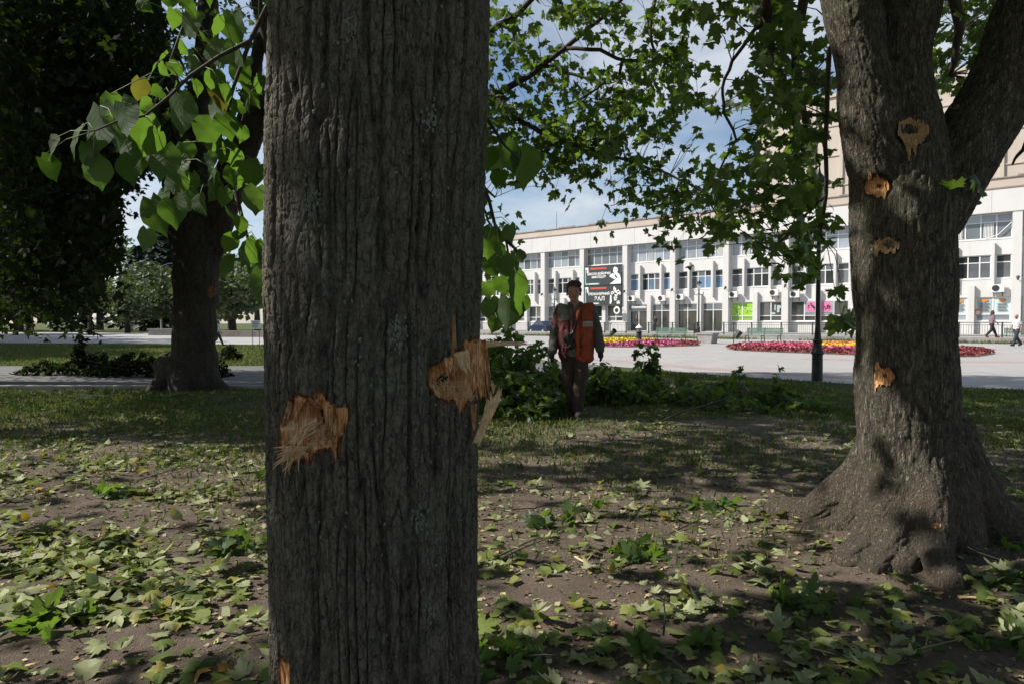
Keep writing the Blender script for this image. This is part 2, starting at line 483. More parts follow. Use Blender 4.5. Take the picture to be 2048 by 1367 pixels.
# ================================================================== SETTING: ground, path, plaza
def ground_h(x, y):
    x = np.asarray(x, float); y = np.asarray(y, float)
    p = np.stack([x, y, np.zeros_like(x)], -1)
    a = 1 - sstep(8.0, 12.0, y)
    return .07 * np.exp(-((x - 2.36) ** 2 + (y - 4.08) ** 2) / .42) + a * (0.020 * fbm(p * 0.8, 3, 5) + 0.010 * fbm(p * 5.0, 3, 9) - 0.008)
rows = np.concatenate([np.linspace(-8, 0.4, 10), np.geomspace(0.5, 900, 300)])
us = np.linspace(-1.5, 1.5, 300)
YY = np.repeat(rows[:, None], len(us), 1)
XX = us[None, :] * (np.maximum(YY, 0) + 2.5)
ZZ = ground_h(XX, YY)
gi = np.arange(len(rows) * len(us)).reshape(len(rows), len(us))
gF = np.stack([gi[:-1, :-1], gi[:-1, 1:], gi[1:, 1:], gi[1:, :-1]], -1).reshape(-1, 4)
M_GROUND, t, bs = new_mat('park_ground')
tcg = N_(t, 'TexCoord'); spg = N_(t, 'SeparateXYZ'); t.links.new(tcg.outputs['Object'], spg.inputs[0])
e1 = noise_(t, 2.2, 8, 0.65)
e2 = noise_(t, 38, 6, 0.7)
e3 = noise_(t, 150, 3, 0.6)
earth = ramp(t, e1, [(0.3, (0.150, 0.115, 0.088)), (0.5, (0.225, 0.178, 0.140)), (0.72, (0.310, 0.252, 0.200))])
earth = mix_(t, ramp(t, e2, [(0.35, 0.0), (0.7, 0.55)]), earth, (0.115, 0.083, 0.067))
earth = mix_(t, ramp(t, e3, [(0.66, 0.0), (0.72, 0.7)]), earth, (0.34, 0.29, 0.22))
g1 = noise_(t, 0.6, 6, 0.6)
g2 = noise_(t, 60, 5, 0.7)
grass = ramp(t, g1, [(0.3, (0.055, 0.080, 0.020)), (0.55, (0.095, 0.112, 0.034)), (0.75, (0.17, 0.150, 0.062))])
grass = mix_(t, ramp(t, g2, [(0.4, 0.0), (0.7, 0.6)]), grass, (0.035, 0.05, 0.014))
mr = N_(t, 'MapRange'); mr.inputs['From Min'].default_value = 5.0; mr.inputs['From Max'].default_value = 12.5
t.links.new(spg.outputs[1], mr.inputs['Value'])
ad = N_(t, 'Math', operation='ADD'); t.links.new(mr.outputs[0], ad.inputs[0])
g3 = noise_(t, 1.3, 6, 0.65)
m3 = N_(t, 'Math', operation='MULTIPLY_ADD'); t.links.new(g3, m3.inputs[0]); m3.inputs[1].default_value = 1.5; m3.inputs[2].default_value = -0.85
t.links.new(m3.outputs[0], ad.inputs[1])
t.links.new(mix_(t, ramp(t, ad.outputs[0], [(0.3, 0.0), (0.7, 1.0)]), earth, grass), bs.inputs['Base Color'])
bs.inputs['Roughness'].default_value = 0.95; bs.inputs['Specular IOR Level'].default_value = 0.15
hh = N_(t, 'Math', operation='ADD'); t.links.new(noise_(t, 26, 8, 0.72), hh.inputs[0]); t.links.new(noise_(t, 140, 4, 0.6), hh.inputs[1])
bump_(t, bs, hh.outputs[0], 0.034, 1.0)
obj('ground', mesh_np('ground', np.stack([XX, YY, ZZ], -1).reshape(-1, 3), gF, M_GROUND, True), kind='structure')

def sheet(name, poly, z, mat):
    me = bpy.data.meshes.new(name)
    bm = bmesh.new()
    vs = [bm.verts.new((x, y, z)) for x, y in poly]
    f = bm.faces.new(vs)
    if f.normal.z < 0: f.normal_flip()
    bmesh.ops.triangulate(bm, faces=bm.faces)
    bm.to_mesh(me); bm.free(); me.materials.append(mat)
    return obj(name, me, kind='structure')

M_PLAZA, t, bs = new_mat('plaza_paving')
v = mapped(t, 1, 1, 1)
bk = N_(t, 'TexBrick'); t.links.new(v, bk.inputs['Vector'])
bk.inputs['Scale'].default_value = 1.0; bk.inputs['Mortar Size'].default_value = 0.022
bk.inputs['Brick Width'].default_value = 1.0; bk.inputs['Row Height'].default_value = 1.0
bk.inputs['Color1'].default_value = (0.325, 0.31, 0.30, 1); bk.inputs['Color2'].default_value = (0.37, 0.352, 0.34, 1)
bk.inputs['Mortar'].default_value = (0.23, 0.22, 0.21, 1)
pl = mix_(t, ramp(t, noise_(t, 0.28, 7, 0.7), [(0.38, 0.0), (0.66, 0.75)]), bk.outputs['Color'], (0.30, 0.29, 0.28))
t.links.new(pl, bs.inputs['Base Color']); bs.inputs['Roughness'].default_value = 0.8
M_PINK = mat_plain('pink_paving', (0.34, 0.265, 0.24), 0.85, var=0.12, scale=2)
M_ASPHALT = mat_plain('old_asphalt', (0.12, 0.115, 0.11), 0.9, var=0.25, scale=3, bump=0.004)
M_CONC = mat_plain('grey_concrete', (0.30, 0.29, 0.275), 0.9, var=0.15, scale=3)
EDGE = [(16, 11.0), (10, 13.35), (7.25, 14.65), (5.5, 16.6), (3.97, 19.0), (2.2, 22), (0, 26), (-4, 33), (-10, 39), (-22, 43), (-90, 50)]
sheet('plaza', EDGE + [(-90, 88), (-20, 92), (0, 88), (70, 30), (60, 4)], 0.012, M_PLAZA)
sheet('pink_paving_band', [(9.2, 15.5), (6.0, 19.6), (3.3, 24.8), (0.6, 30), (-6, 40), (-6.8, 40), (-0.1, 30.3), (2.5, 24.9), (5.3, 19.3), (8.6, 15.1)], 0.016, M_PINK)
sheet('pink_paving_crossband', [(10.5, 24), (60, 9), (60, 10.2), (10.7, 25.2)], 0.016, M_PINK)
sheet('path', [(-60, 13.2), (-3, 13.9), (1.0, 17.2), (3.0, 20.4), (1.2, 23.6), (-3, 20.8), (-60, 20.4)], 0.008, M_ASPHALT)
kb = MB(); kb.box(-60, -2.6, 13.55, 13.67, 0.0, 0.07); kb.build('kerb', M_CONC, kind='structure')

# ================================================================== BUILDING with the shops
BO = (12.57, 78.0); BROT = -R(41.6)
EX = np.array([math.cos(BROT), math.sin(BROT)]); EY = np.array([-math.sin(BROT), math.cos(BROT)])
def BL(x, y, z=0.0):
    return np.array([BO[0] + x * EX[0] + y * EY[0], BO[1] + x * EX[1] + y * EY[1], z])
def mat_facade(name, col):
    m, t, bs = new_mat(name)
    a = noise_(t, 0.5, 6, .65)
    c = ramp(t, a, [(.3, tuple(x * .93 for x in col)), (.7, tuple(x * 1.04 for x in col))])
    st = noise_(t, 1.0, 6, .7, mapped(t, 2.4, 2.4, .16))
    c = mix_(t, ramp(t, st, [(.54, 0.0), (.74, .34)]), c, (col[0] * .62, col[1] * .60, col[2] * .57))
    t.links.new(c, bs.inputs['Base Color']); bs.inputs['Roughness'].default_value = .85
    return m
M_WHITE = mat_facade('white_facade', (0.61, 0.597, 0.58))
M_WHITE2 = mat_facade('white_render', (0.58, 0.565, 0.55))
M_BEIGE = mat_plain('beige_wall', (0.49, 0.43, 0.365), 0.9, var=0.07, scale=0.5)
M_PVC = mat_plain('white_window_frame', (0.74, 0.74, 0.73), 0.45, var=0.02)
M_TIN = mat_plain('roof_tin', (0.34, 0.29, 0.27), 0.5, 0.4, var=0.2, scale=2)
M_BROWN_STRIP = mat_plain('brown_strip', (0.27, 0.21, 0.18), 0.8, var=0.2)
def glass(name, col, rough=0.06, coat=True):
    m, t, bs = new_mat(name)
    oi = N_(t, 'ObjectInfo')
    f = noise_(t, 1.1, 3, 0.5)
    a = N_(t, 'Math', operation='MULTIPLY_ADD'); t.links.new(oi.outputs['Random'], a.inputs[0]); a.inputs[1].default_value = 0.7
    t.links.new(f, a.inputs[2])
    t.links.new(ramp(t, a.outputs[0], [(0.35, tuple(c * 0.65 for c in col)), (1.1, tuple(c * 1.3 for c in col))]), bs.inputs['Base Color'])
    bs.inputs['Roughness'].default_value = rough
    bs.inputs['Specular IOR Level'].default_value = 0.9
    return m
M_GL_CURT = glass('curtained_glass', (0.25, 0.275, 0.31))
M_GL_GREY = glass('grey_glass', (0.11, 0.12, 0.13))
M_GL_DARK = glass('dark_glass', (0.035, 0.04, 0.04))
M_GL_BLUE = glass('blue_curtain_glass', (0.12, 0.20, 0.30))
M_GREEN_FILM = glass('green_film', (0.22, 0.42, 0.03), 0.25)
M_PALE_FILM = glass('pale_film', (0.42, 0.50, 0.51), 0.3)
M_BLACKP = mat_plain('black_panel', (0.035, 0.04, 0.042), 0.5, var=0.08)
M_TEAL = mat_plain('teal_print', (0.22, 0.42, 0.40), 0.5, var=0.05)
M_RED = mat_plain('red_print', (0.62, 0.10, 0.08), 0.5, var=0.08)
M_WPRINT = mat_plain('white_print', (0.80, 0.80, 0.78), 0.5, var=0.03)
M_PINKP = mat_plain('pink_print', (0.62, 0.16, 0.32), 0.5, var=0.08)
M_ORANGEP = mat_plain('orange_print', (0.60, 0.22, 0.05), 0.5, var=0.1)
M_METAL_D = mat_plain('dark_iron', (0.035, 0.037, 0.037), 0.5, 0.2, var=0.2)
M_GREEN_IRON = mat_plain('green_iron', (0.007, 0.012, 0.010), 0.5, 0.1, var=0.2)

M_JOINT = mat_plain('panel_joint', (0.40, 0.385, 0.37), 0.9, var=0.2)
bld = thing('building', 'long white three storey building with pillars and a beige tower above the square', 'building', (BO[0], BO[1], 0), BROT)
BAY = 6.0; K0, K1 = -5, 9
XL, XR = K0 * BAY, K1 * BAY + 0.63
b = MB(); b.box(XL, XR, 0.78, 26, 0.30, 11.95); b.build('wall', M_WHITE2, bld)
for z0, z1 in ((6.78, 8.10), (4.85 - 0.0, 4.85)):
    if z1 > z0:
        b = MB(); b.box(XL + 0.01, XR - 0.01, 0.55, 0.80, z0, z1); b.build('spandrel', M_WHITE, bld)
b = MB(); b.box(XL + 0.01, XR - 0.01, 0.55, 0.80, 3.36, 4.85); b.build('spandrel', M_WHITE, bld)
b = MB(); b.box(XL - 0.05, XR + 0.05, -0.06, 1.2, 10.1, 11.96); o = b.build('parapet', M_WHITE, bld)
b = MB(); b.box(XL - 0.10, XR + 0.10, -0.12, 1.4, 11.96, 12.06); b.build('shadow_line_band', M_BROWN_STRIP, bld)  # brown band drawn for the dark shadow line under the attic
b = MB(); b.box(XL + 0.3, XR - 0.3, 1.25, 25, 12.06, 12.98); b.build('attic', M_BEIGE, bld)
b = MB(); b.box(XL + 0.2, XR - 0.2, 1.15, 25.1, 12.98, 13.06)
for i in range(18):
    x = XL + 2 + i * 4.6 + random.uniform(-.6, .6); b.box(x, x + random.uniform(1.2, 2.6), 1.12, 1.7, 13.06, 13.06 + random.uniform(.05, .14))
b.build('roof_edge', M_TIN, bld)
for i_ in range(28):
    x = XL + 1.6 + i_ * 3.0
    b = MB(); b.box(x, x + 0.035, -0.066, -0.05, 10.14, 11.93); b.build('joint_strip', M_BROWN_STRIP if False else M_JOINT, bld)
for x in (-18.3, 9.9):
    b = MB(); b.box(x, x + 0.09, 1.19, 1.25, 12.06, 12.97); b.build('joint_strip', M_BROWN_STRIP, bld)
b = MB(); b.tube([(-12.2, 3.5, 13.05), (-12.2, 3.5, 15.6)], [0.035, 0.02], 6); b.build('antenna', M_METAL_D, bld)
# beige hall tower behind
b = MB(); b.box(9.9, 58, 14, 40, 12.0, 26.2); b.build('tower_wall', M_BEIGE, bld)
b = MB(); b.box(9.7, 58.2, 13.8, 40.2, 26.2, 26.55); b.build('tower_cornice', M_BEIGE, bld)
for i in range(17):
    x = 10.4 + i * 2.9
    b = MB(); b.box(x, x + 0.34, 13.82, 14.0, 13.06, 26.19); b.build('tower_rib', M_BEIGE, bld)
for z in (16.4, 19.7, 23.0):
    b = MB(); b.box(10.0, 57.9, 13.9, 14.0, z, z + 0.10); b.build('tower_course', M_BEIGE, bld)
pil = MB(); pil.box(0, 0.63, 0, 0.82, 0.30, 10.1)
pil.box(-0.03, 0.66, -0.03, 0.1, 0.30, 0.62)
pil_me = pil.mesh('pillar', M_WHITE)
for k in range(K0, K1 + 1):
    obj('pillar', pil_me, bld, (k * BAY, 0, 0))
finU = MB(); finU.box(-0.11, 0.11, 0.22, 0.80, 4.05, 7.72); finU_me = finU.mesh('fin', M_WHITE)
finL = MB(); finL.box(-0.24, 0.24, 0.25, 0.80, 0.30, 4.32); finL_me = finL.mesh('column', M_WHITE)

_pane_cache = {}
def pane_mesh(wd, h, mat):
    key = (round(wd, 2), round(h, 2), mat.name)
    if key not in _pane_cache:
        b = MB(); b.box(-wd / 2, wd / 2, -0.006, 0.006, -h / 2, h / 2); _pane_cache[key] = b.mesh('pane', mat)
    return _pane_cache[key]
def window(x0, x1, z0, z1, ncol, trans, mats, y=0.66, fw=0.05, parts=True, frame=None, open_cols=()):
    """frame bars as the window part, each pane a sub-part. trans: heights of transoms"""
    f = MB()
    xs = np.linspace(x0, x1, ncol + 1)
    f.box(x0 - 0.06, x1 + 0.06, y - 0.14, y + 0.10, z0 - 0.09, z0 - 0.03)         # sill
    f.box(x0, x1, y - 0.03, y + 0.03, z0 - 0.03, z0 + fw)
    f.box(x0, x1, y - 0.03, y + 0.03, z1 - fw, z1)
    for i, x in enumerate(xs):
        wv = fw if i in (0, ncol) else fw * 0.85
        xa, xb = (x, x + 2 * wv) if i == 0 else ((x - 2 * wv, x) if i == ncol else (x - wv, x + wv))
        f.box(xa, xb, y - 0.028, y + 0.028, z0 + fw, z1 - fw)
    for tz in trans: f.box(x0 + fw, x1 - fw, y - 0.025, y + 0.025, tz - fw * 0.7, tz + fw * 0.7)
    wo = f.build('window', frame or M_PVC, bld)
    zs = [z0] + list(trans) + [z1]
    for i in range(ncol):
        for j in range(len(zs) - 1):
            pw, ph = xs[i + 1] - xs[i], zs[j + 1] - zs[j]
            mm = mats(i, j)
            obj('pane', pane_mesh(pw - 0.02, ph - 0.02, mm), wo, ((xs[i] + xs[i + 1]) / 2, y + 0.008, (zs[j] + zs[j + 1]) / 2))
    return wo
def pick(r, *opts):
    return opts[int(r * len(opts)) % len(opts)]
for k in range(K0, K1):
    x = k * BAY; rr = random.Random(100 + k)
    if k in (0, 1, 2, 3):  upper = lambda i, j: M_GL_CURT
    elif k in (-1,):       upper = lambda i, j: M_GL_GREY
    elif k in (5,):        upper = lambda i, j: M_GL_GREY if j == 0 else M_GL_CURT
    else:
        upper = lambda i, j, rr=rr: M_GL_CURT if rr.random() < 0.6 else M_GL_GREY
    window(x + 0.66, x + BAY - 0.03, 8.10, 10.06, 5, [9.42], upper)
    if k == -1:
        mats2 = lambda i, j: M_GL_DARK
    else:
        blue = (k in (0, 1))
        mats2 = lambda i, j, rr=rr, blue=blue: (M_GL_BLUE if blue and j == 0 and rr.random() < 0.5 else (M_GL_GREY if rr.random() < 0.6 else M_GL_DARK))
    window(x + 0.66, x + 1.96, 4.90, 6.76, 1, [6.18], mats2)
    window(x + 2.2, x + 4.62, 4.90, 6.76, 3, [6.18], mats2)
    window(x + 4.86, x + BAY - 0.03, 4.90, 6.76, 1, [6.18], mats2)
    obj('fin', finU_me, bld, (x + 2.08, 0, 0)); obj('fin', finU_me, bld, (x + 4.74, 0, 0))
    obj('column', finL_me, bld, (x + 3.3, 0, 0))
    if k in (0, 1):
        for (a, c) in ((0.68, 3.04), (3.56, 5.96)):
            dw = window(x + a, x + c, 0.36, 3.34, 2, [2.62], lambda i, j: M_GL_DARK if j == 0 else M_GL_GREY, y=0.60, fw=0.045)
            hb = MB()
            for s in (-1, 1): hb.tube([((a + c) / 2 + x + s * 0.11, 0.53, 1.15), ((a + c) / 2 + x + s * 0.11, 0.53, 1.75)], 0.02, 5)
            hb.build('handle', M_METAL_D, dw)
    else:
        if k == 2: m3 = lambda i, j: M_GREEN_FILM
        elif k == 5: m3 = lambda i, j: M_PALE_FILM if j == 1 else M_GL_CURT
        else: m3 = lambda i, j, rr=rr: M_GL_DARK if rr.random() < 0.5 else M_GL_GREY
        m4 = m3
        if k == 2: m4 = lambda i, j: M_GL_DARK if (i == 1 or j == 0) else M_GL_GREY
        b = MB(); b.box(x + 0.63, x + BAY, 0.56, 0.80, 0.31, 1.40); b.build('spandrel', M_WHITE, bld)
        if k == 3:
            window(x + 0.68, x + 5.96, 1.46, 3.34, 4, [1.98], lambda i, j: M_GL_GREY if i in (1, 2) and j == 1 else M_GL_DARK, y=0.52)
        else:
            window(x + 0.68, x + 3.04, 1.46, 3.34, 2, [1.98], m3)
            window(x + 3.56, x + 5.96, 1.46, 3.34, 2, [1.98], m4)
# curtains seen behind some upper panes
for k, i in ((2, 1), (3, 0), (5, 3), (0, 2), (1, 4), (5, 1)):
    x = k * BAY + 0.66 + (i + 0.5) * (5.31 / 5)
    c = MB()
    for q in range(7): c.tube([(x - 0.3 + q * 0.1, 0.645, 8.18), (x - 0.3 + q * 0.1, 0.645, 9.34)], 0.032, 4)
    c.build('curtain', M_WPRINT, bld)
# flat print on shop windows
def disc(b, cx, cz, r, y, n=24, mi=0, sx=1.0):
    b.prism([(cx + sx * r * math.cos(2 * math.pi * q / n), cz + r * math.sin(2 * math.pi * q / n)) for q in range(n)], y, y + 0.008, mi)
for xx in (3 * BAY + 2.66, 3 * BAY + 3.98):
    b = MB(); b.box(xx - 0.62, xx + 0.62, 0.470, 0.482, 2.08, 3.26, 0); disc(b, xx, 2.78, 0.50, 0.455, mi=1)
    rr = random.Random(int(xx * 10))
    for q in range(9):
        a = rr.uniform(0, 6.28); d = rr.uniform(0.12, 0.36); disc(b, xx + d * math.cos(a), 2.78 + d * math.sin(a), rr.uniform(0.05, 0.10), 0.44, 8, 2, rr.uniform(.8, 1.6))
    for q in range(7): b.box(xx - 0.55 + q * 0.16, xx - 0.45 + q * 0.16, 0.455, 0.468, 2.16, 2.24, 2)
    b.build('window_sticker', [M_GL_CURT, M_PINKP, M_BLACKP], bld)
for xx, zz_ in ((2 * BAY + 1.0, 2.6), (2 * BAY + 2.3, 2.7)):
    b = MB()
    rr = random.Random(int(xx * 7))
    for q in range(5): disc(b, xx + rr.uniform(-.2, .5), zz_ + rr.uniform(-.4, .4), rr.uniform(.08, .22), 0.61, 10, 0, rr.uniform(.7, 1.5))
    b.build('window_sticker', mat_plain('light_green_print', (0.40, 0.58, 0.14), 0.4, var=0.2), bld)
b = MB()
xx = 2 * BAY + 5.3
b.box(xx - 0.5, xx - 0.1, 0.61, 0.62, 2.1, 2.3); b.box(xx + .05, xx + .3, .61, .62, 2.3, 3.0); disc(b, xx + 0.3, 2.85, .16, .605, 12); b.box(xx - .2, xx - .05, .61, .62, 2.5, 3.05)
b.build('window_sticker', M_PALE_FILM, bld)
for q, xx in enumerate((0.9, 2.45, 4.15, 5.35)):
    X = 5 * BAY + xx
    b = MB(); b.box(X - 0.22, X + 0.26, 0.605, 0.615, 3.02, 3.22, 0); b.prism([(X - .1, 3.02), (X + .14, 3.02), (X + .02, 2.94)], .605, .615, 0)
    for r_ in range(6): b.box(X - 0.3, X + 0.3 + 0.05 * ((r_ * 7 + q) % 3), 0.605, 0.615, 2.82 - 0.12 * r_, 2.86 - 0.12 * r_, 1)
    b.build('window_sticker', [M_ORANGEP, M_METAL_D], bld)
b = MB(); disc(b, 5 * BAY + 3.75, 2.15, 0.26, 0.60, 16, 0); disc(b, 5 * BAY + 3.75, 2.12, 0.16, 0.59, 12, 1)
b.build('window_sticker', [M_ORANGEP, M_PALE_FILM], bld)
# light cable hanging over an upper window on the right
b = MB(); b.tube([(5 * BAY + 4.2, 0.5, 8.12), (5 * BAY + 5.0, 0.48, 8.35), (5 * BAY + 5.9, 0.5, 9.3)], 0.035, 5); b.build('cable', M_PVC, bld)

def text_obj(body, size, x, y, z, mat, parent, align='CENTER', depth=0.012, sx=1.0, bold=0.0):
    cu = bpy.data.curves.new('lettering', 'FONT'); cu.body = body; cu.size = size; cu.extrude = depth; cu.offset = bold
    cu.align_x = align; cu.align_y = 'CENTER'
    o = bpy.data.objects.new('tmp', cu); COL.objects.link(o)
    dg = bpy.context.evaluated_depsgraph_get(); dg.update()
    me = bpy.data.meshes.new_from_object(o.evaluated_get(dg)); bpy.data.objects.remove(o)
    me.materials.clear(); me.materials.append(mat)
    r = obj('lettering', me, parent, (x, y, z)); r.rotation_euler = (R(90), 0, 0); r.scale = (sx, 1, 1)
    return r

def sign(label, z0, z1, fig, lines):
    c = BL(-BAY + 0.86, -0.16)
    s = thing('sign', label, 'sign', (c[0], c[1], z0), BROT, 'black gym signs on the building')
    W, H = 5.12, z1 - z0
    b = MB(); b.box(0, W, 0.0, 0.14, 0.03, H - 0.03); b.build('panel', M_BLACKP, s)
    f = MB(); f.box(-0.05, W + .05, -0.02, 0.16, 0, 0.03); f.box(-0.05, W + .05, -0.02, 0.16, H - 0.03, H); f.build('frame', M_METAL_D, s)
    b = MB(); b.box(0.06, 0.22, -0.012, 0.0, 0.07, H - 0.12); b.box(0.22, 2.1, -0.012, 0.0, 0.07, 0.27); b.build('teal_border', M_TEAL, s)
    b = MB(); b.box(0.16, 0.56, -0.016, -0.002, H - 0.40, H - 0.16); b.box(0.36, 0.56, -0.016, -0.002, H - 0.62, H - 0.40)
    b.prism([(0.26, H - 0.62), (0.66, H - 0.62), (0.46, H - 0.84)], -0.016, -0.002); b.build('arrow', M_WPRINT, s)
    b = MB(); rr = random.Random(5)
    x = 0.85
    while x < 3.0:
        wv = rr.uniform(0.10, 0.15); b.box(x, x + wv, -0.014, -0.001, H - 0.42, H - 0.22)
        x += wv + 0.02
    b.build('red_lettering', M_RED, s)
    for (txt, size, xx, zz, sx) in lines: text_obj(txt, size, xx, -0.014, zz, M_WPRINT, s, sx=sx, bold=0.012)
    b = MB(); x = 0.7
    while x < 1.9:
        wv = rr.uniform(0.08, 0.14); b.box(x, x + wv, -0.02, -0.013, 0.11, 0.22); x += wv + 0.03
    b.build('small_lettering', M_WPRINT, s)
    if fig == 0:     # man in white jacket, fists raised, as flat print
        b = MB()
        b.prism([(3.55, .08), (4.3, .55), (3.5, .95), (3.62, 1.15), (3.95, 1.3), (4.25, 1.15), (4.62, 1.35), (4.95, 1.05), (5.06, .6), (5.06, .08)], -.014, -.002)
        b.prism([(4.12, 1.28), (4.02, 1.55), (4.05, 1.85), (4.2, 2.05), (4.5, 2.08), (4.66, 1.9), (4.68, 1.6), (4.5, 1.3), (4.3, 1.2)], -.015, -.003)
        b.build('figure', M_WPRINT, s)
        b = MB(); b.prism([(4.28, 2.0), (4.35, 2.18), (4.68, 2.16), (4.86, 1.9), (4.8, 1.62), (4.66, 1.6), (4.6, 1.9)], -.02, -.014); b.box(4.12, 4.26, -.02, -.014, 1.62, 1.68); b.box(4.36, 4.54, -.02, -.014, 1.64, 1.70)
        b.prism([(4.2, 1.0), (4.34, 1.15), (4.66, .75), (4.5, .7)], -.02, -.014); b.box(4.18, 4.36, -.02, -.014, 1.4, 1.44)
        b.build('figure_shading', M_BLACKP, s)
    else:            # bare muscular man, broken black and white print
        b = MB()
        b.prism([(4.12, 2.12), (4.05, 1.75), (4.2, 1.5), (4.4, 1.5), (4.45, 1.8), (4.3, 1.95)], -.014, -.002)
        b.prism([(3.75, 1.5), (4.1, 1.55), (4.15, 1.3), (3.9, 1.15), (3.7, 1.2)], -.014, -.002)
        b.prism([(4.2, 1.45), (4.75, 1.7), (5.05, 1.35), (5.0, 1.1), (4.7, 1.2), (4.6, 1.0), (4.25, .95)], -.014, -.002)
        b.prism([(3.62, 1.1), (3.8, 1.1), (3.85, .4), (3.75, .1), (3.55, .12)], -.014, -.002)
        b.prism([(4.1, .9), (4.6, .9), (4.5, .5), (4.2, .45)], -.014, -.002)
        b.prism([(4.5, .1), (4.55, .4), (4.85, .45), (4.95, .1)], -.014, -.002)
        b.build('figure', M_WPRINT, s)
        b = MB()
        for (x0, z0_, r_) in ((4.3, 1.3, .09), (4.45, 1.2, .08), (4.3, .75, .05), (4.42, .7, .06), (4.7, 1.45, .09), (4.25, 1.7, .05), (3.9, 1.35, .07)): disc(b, x0, z0_, r_, -.022, 8, 0, 1.6)
        b.build('figure_shading', M_BLACKP, s)
sign('upper black gym sign with white lettering and a figure in a white jacket', 5.66, 7.92, 0, [('ШКОЛА БОЙОВИХ', 0.36, 2.05, 1.32, 1.0), ('МИСТЕЦТВ', 0.36, 2.05, 0.94, 1.0)])
sign('lower black gym sign with big white lettering and a bare muscular figure', 3.36, 5.62, 1, [('ТРЕНАЖЕРНИЙ', 0.40, 2.02, 1.26, 1.0), ('ЗАЛ', 0.66, 2.15, 0.70, 1.1)])
# round hanging sign by the signs, and the sign over the left door
c = BL(-0.35, -0.55)
s = thing('round_sign', 'small round white sign fixed to the pillar beside the lower black gym sign', 'sign', (c[0], c[1], 2.7), BROT)
b = MB()
prof = [(0.02, -0.06), (0.40, -0.06), (0.44, 0.0), (0.40, 0.06), (0.02, 0.06)]
b.lathe(prof, 20); me = b.mesh('disc', M_WPRINT, False); o = obj('disc', me, s, (0, 0, 0)); o.rotation_euler = (R(90), 0, 0)
b = MB(); b.lathe([(0.02, 0.062), (0.24, 0.062), (0.24, 0.075), (0.02, 0.075)], 16); o = obj('emblem', b.mesh('emblem', M_METAL_D), s); o.rotation_euler = (R(90), 0, 0)
b = MB(); b.tube([(0.42, 0, 0), (0.62, 0.5, 0)], 0.025, 5); b.build('bracket', M_METAL_D, s)
c = BL(0.9, 0.42)
s = thing('shop_sign', 'sign of pale letters on a dark strip over the left glass door', 'sign', (c[0], c[1], 2.75), BROT)
b = MB(); b.box(-0.15, 2.1, 0.0, 0.08, 0, 0.55); b.build('panel', M_GL_GREY, s)
b = MB(); rr = random.Random(3); disc(b, 0.2, 0.3, 0.17, -0.02, 14); x = 0.45
while x < 1.9:
    wv = rr.uniform(0.08, 0.13); b.box(x, x + wv, -0.02, 0.0, 0.20, 0.20 + rr.uniform(.15, .22)); x += wv + 0.035
b.build('lettering', M_WPRINT, s)

# air conditioners
ac = MB(); ac.box(-0.43, 0.43, -0.17, 0.17, 0, 0.62)
ac_me = ac.mesh('casing', M_PVC)
g = MB(); g.lathe([(0.02, 0.0), (0.25, 0.0), (0.25, 0.02), (0.20, 0.03), (0.02, 0.03)], 18); ac_fan = g.mesh('fan_grille', M_METAL_D)
br = MB()
for s_ in (-0.3, 0.3): br.box(s_ - .02, s_ + .02, -0.2, 0.34, -0.05, 0.0); br.box(s_ - .02, s_ + .02, 0.30, 0.34, -0.35, 0.0)
ac_br = br.mesh('bracket', M_METAL_D)
for (x, z, lab) in ((1.15, 3.72, 'white air conditioner just right of the lower black gym sign'),
                    (4.95, 3.66, 'white air conditioner above the second glass door from the gym signs'),
                    (BAY + 1.15, 3.74, 'white air conditioner left of the double lantern, above dark glass doors'),
                    (2 * BAY + 1.1, 3.84, 'white air conditioner above the bright green shop window'),
                    (2 * BAY + 5.2, 3.92, 'white air conditioner above the window with teal poster'),
                    (3 * BAY + 1.2, 3.70, 'white air conditioner left of the pink round window stickers'),
                    (5 * BAY + 5.1, 3.75, 'white air conditioner over the window with orange and pale stickers')):
    c = BL(x, 0.20)
    a = thing('air_conditioner', lab, 'air conditioner', (c[0], c[1], z), BROT, 'air conditioners on the white building')
    obj('casing', ac_me, a); o = obj('fan_grille', ac_fan, a, (-0.12, -0.172, 0.31)); o.rotation_euler = (R(90), 0, 0)
    obj('bracket', ac_br, a)
# spotlights on the pillars
sp = MB(); sp.tube([(0, 0, 0), (0, -0.35, 0.05)], 0.03, 5); sp_arm = sp.mesh('arm', M_METAL_D)
sp = MB(); sp.lathe([(0.06, -0.2), (0.13, 0.15), (0.02, 0.16)], 8); sp_head = sp.mesh('lamp_head', M_METAL_D)
for k, lab in ((-2, 'small dark spotlight on the white pillar second left of the gym signs'), (0, 'small dark spotlight on the pillar right of the lower gym sign'),
               (1, 'small dark spotlight on the white pillar left of the double lantern'), (2, 'small dark spotlight on the pillar left of the green shop window'),
               (3, 'small dark spotlight on the pillar left of the pink stickers'), (6, 'small dark spotlight on the far right white pillar above the walking people')):
    c = BL(k * BAY + 0.4, 0.0)
    a = thing('spotlight', lab, 'spotlight', (c[0], c[1], 4.75), BROT, 'spotlights on the pillars')
    obj('arm', sp_arm, a); o = obj('lamp_head', sp_head, a, (0.05, -0.36, 0.05)); o.rotation_euler = (R(-50), 0, 0)

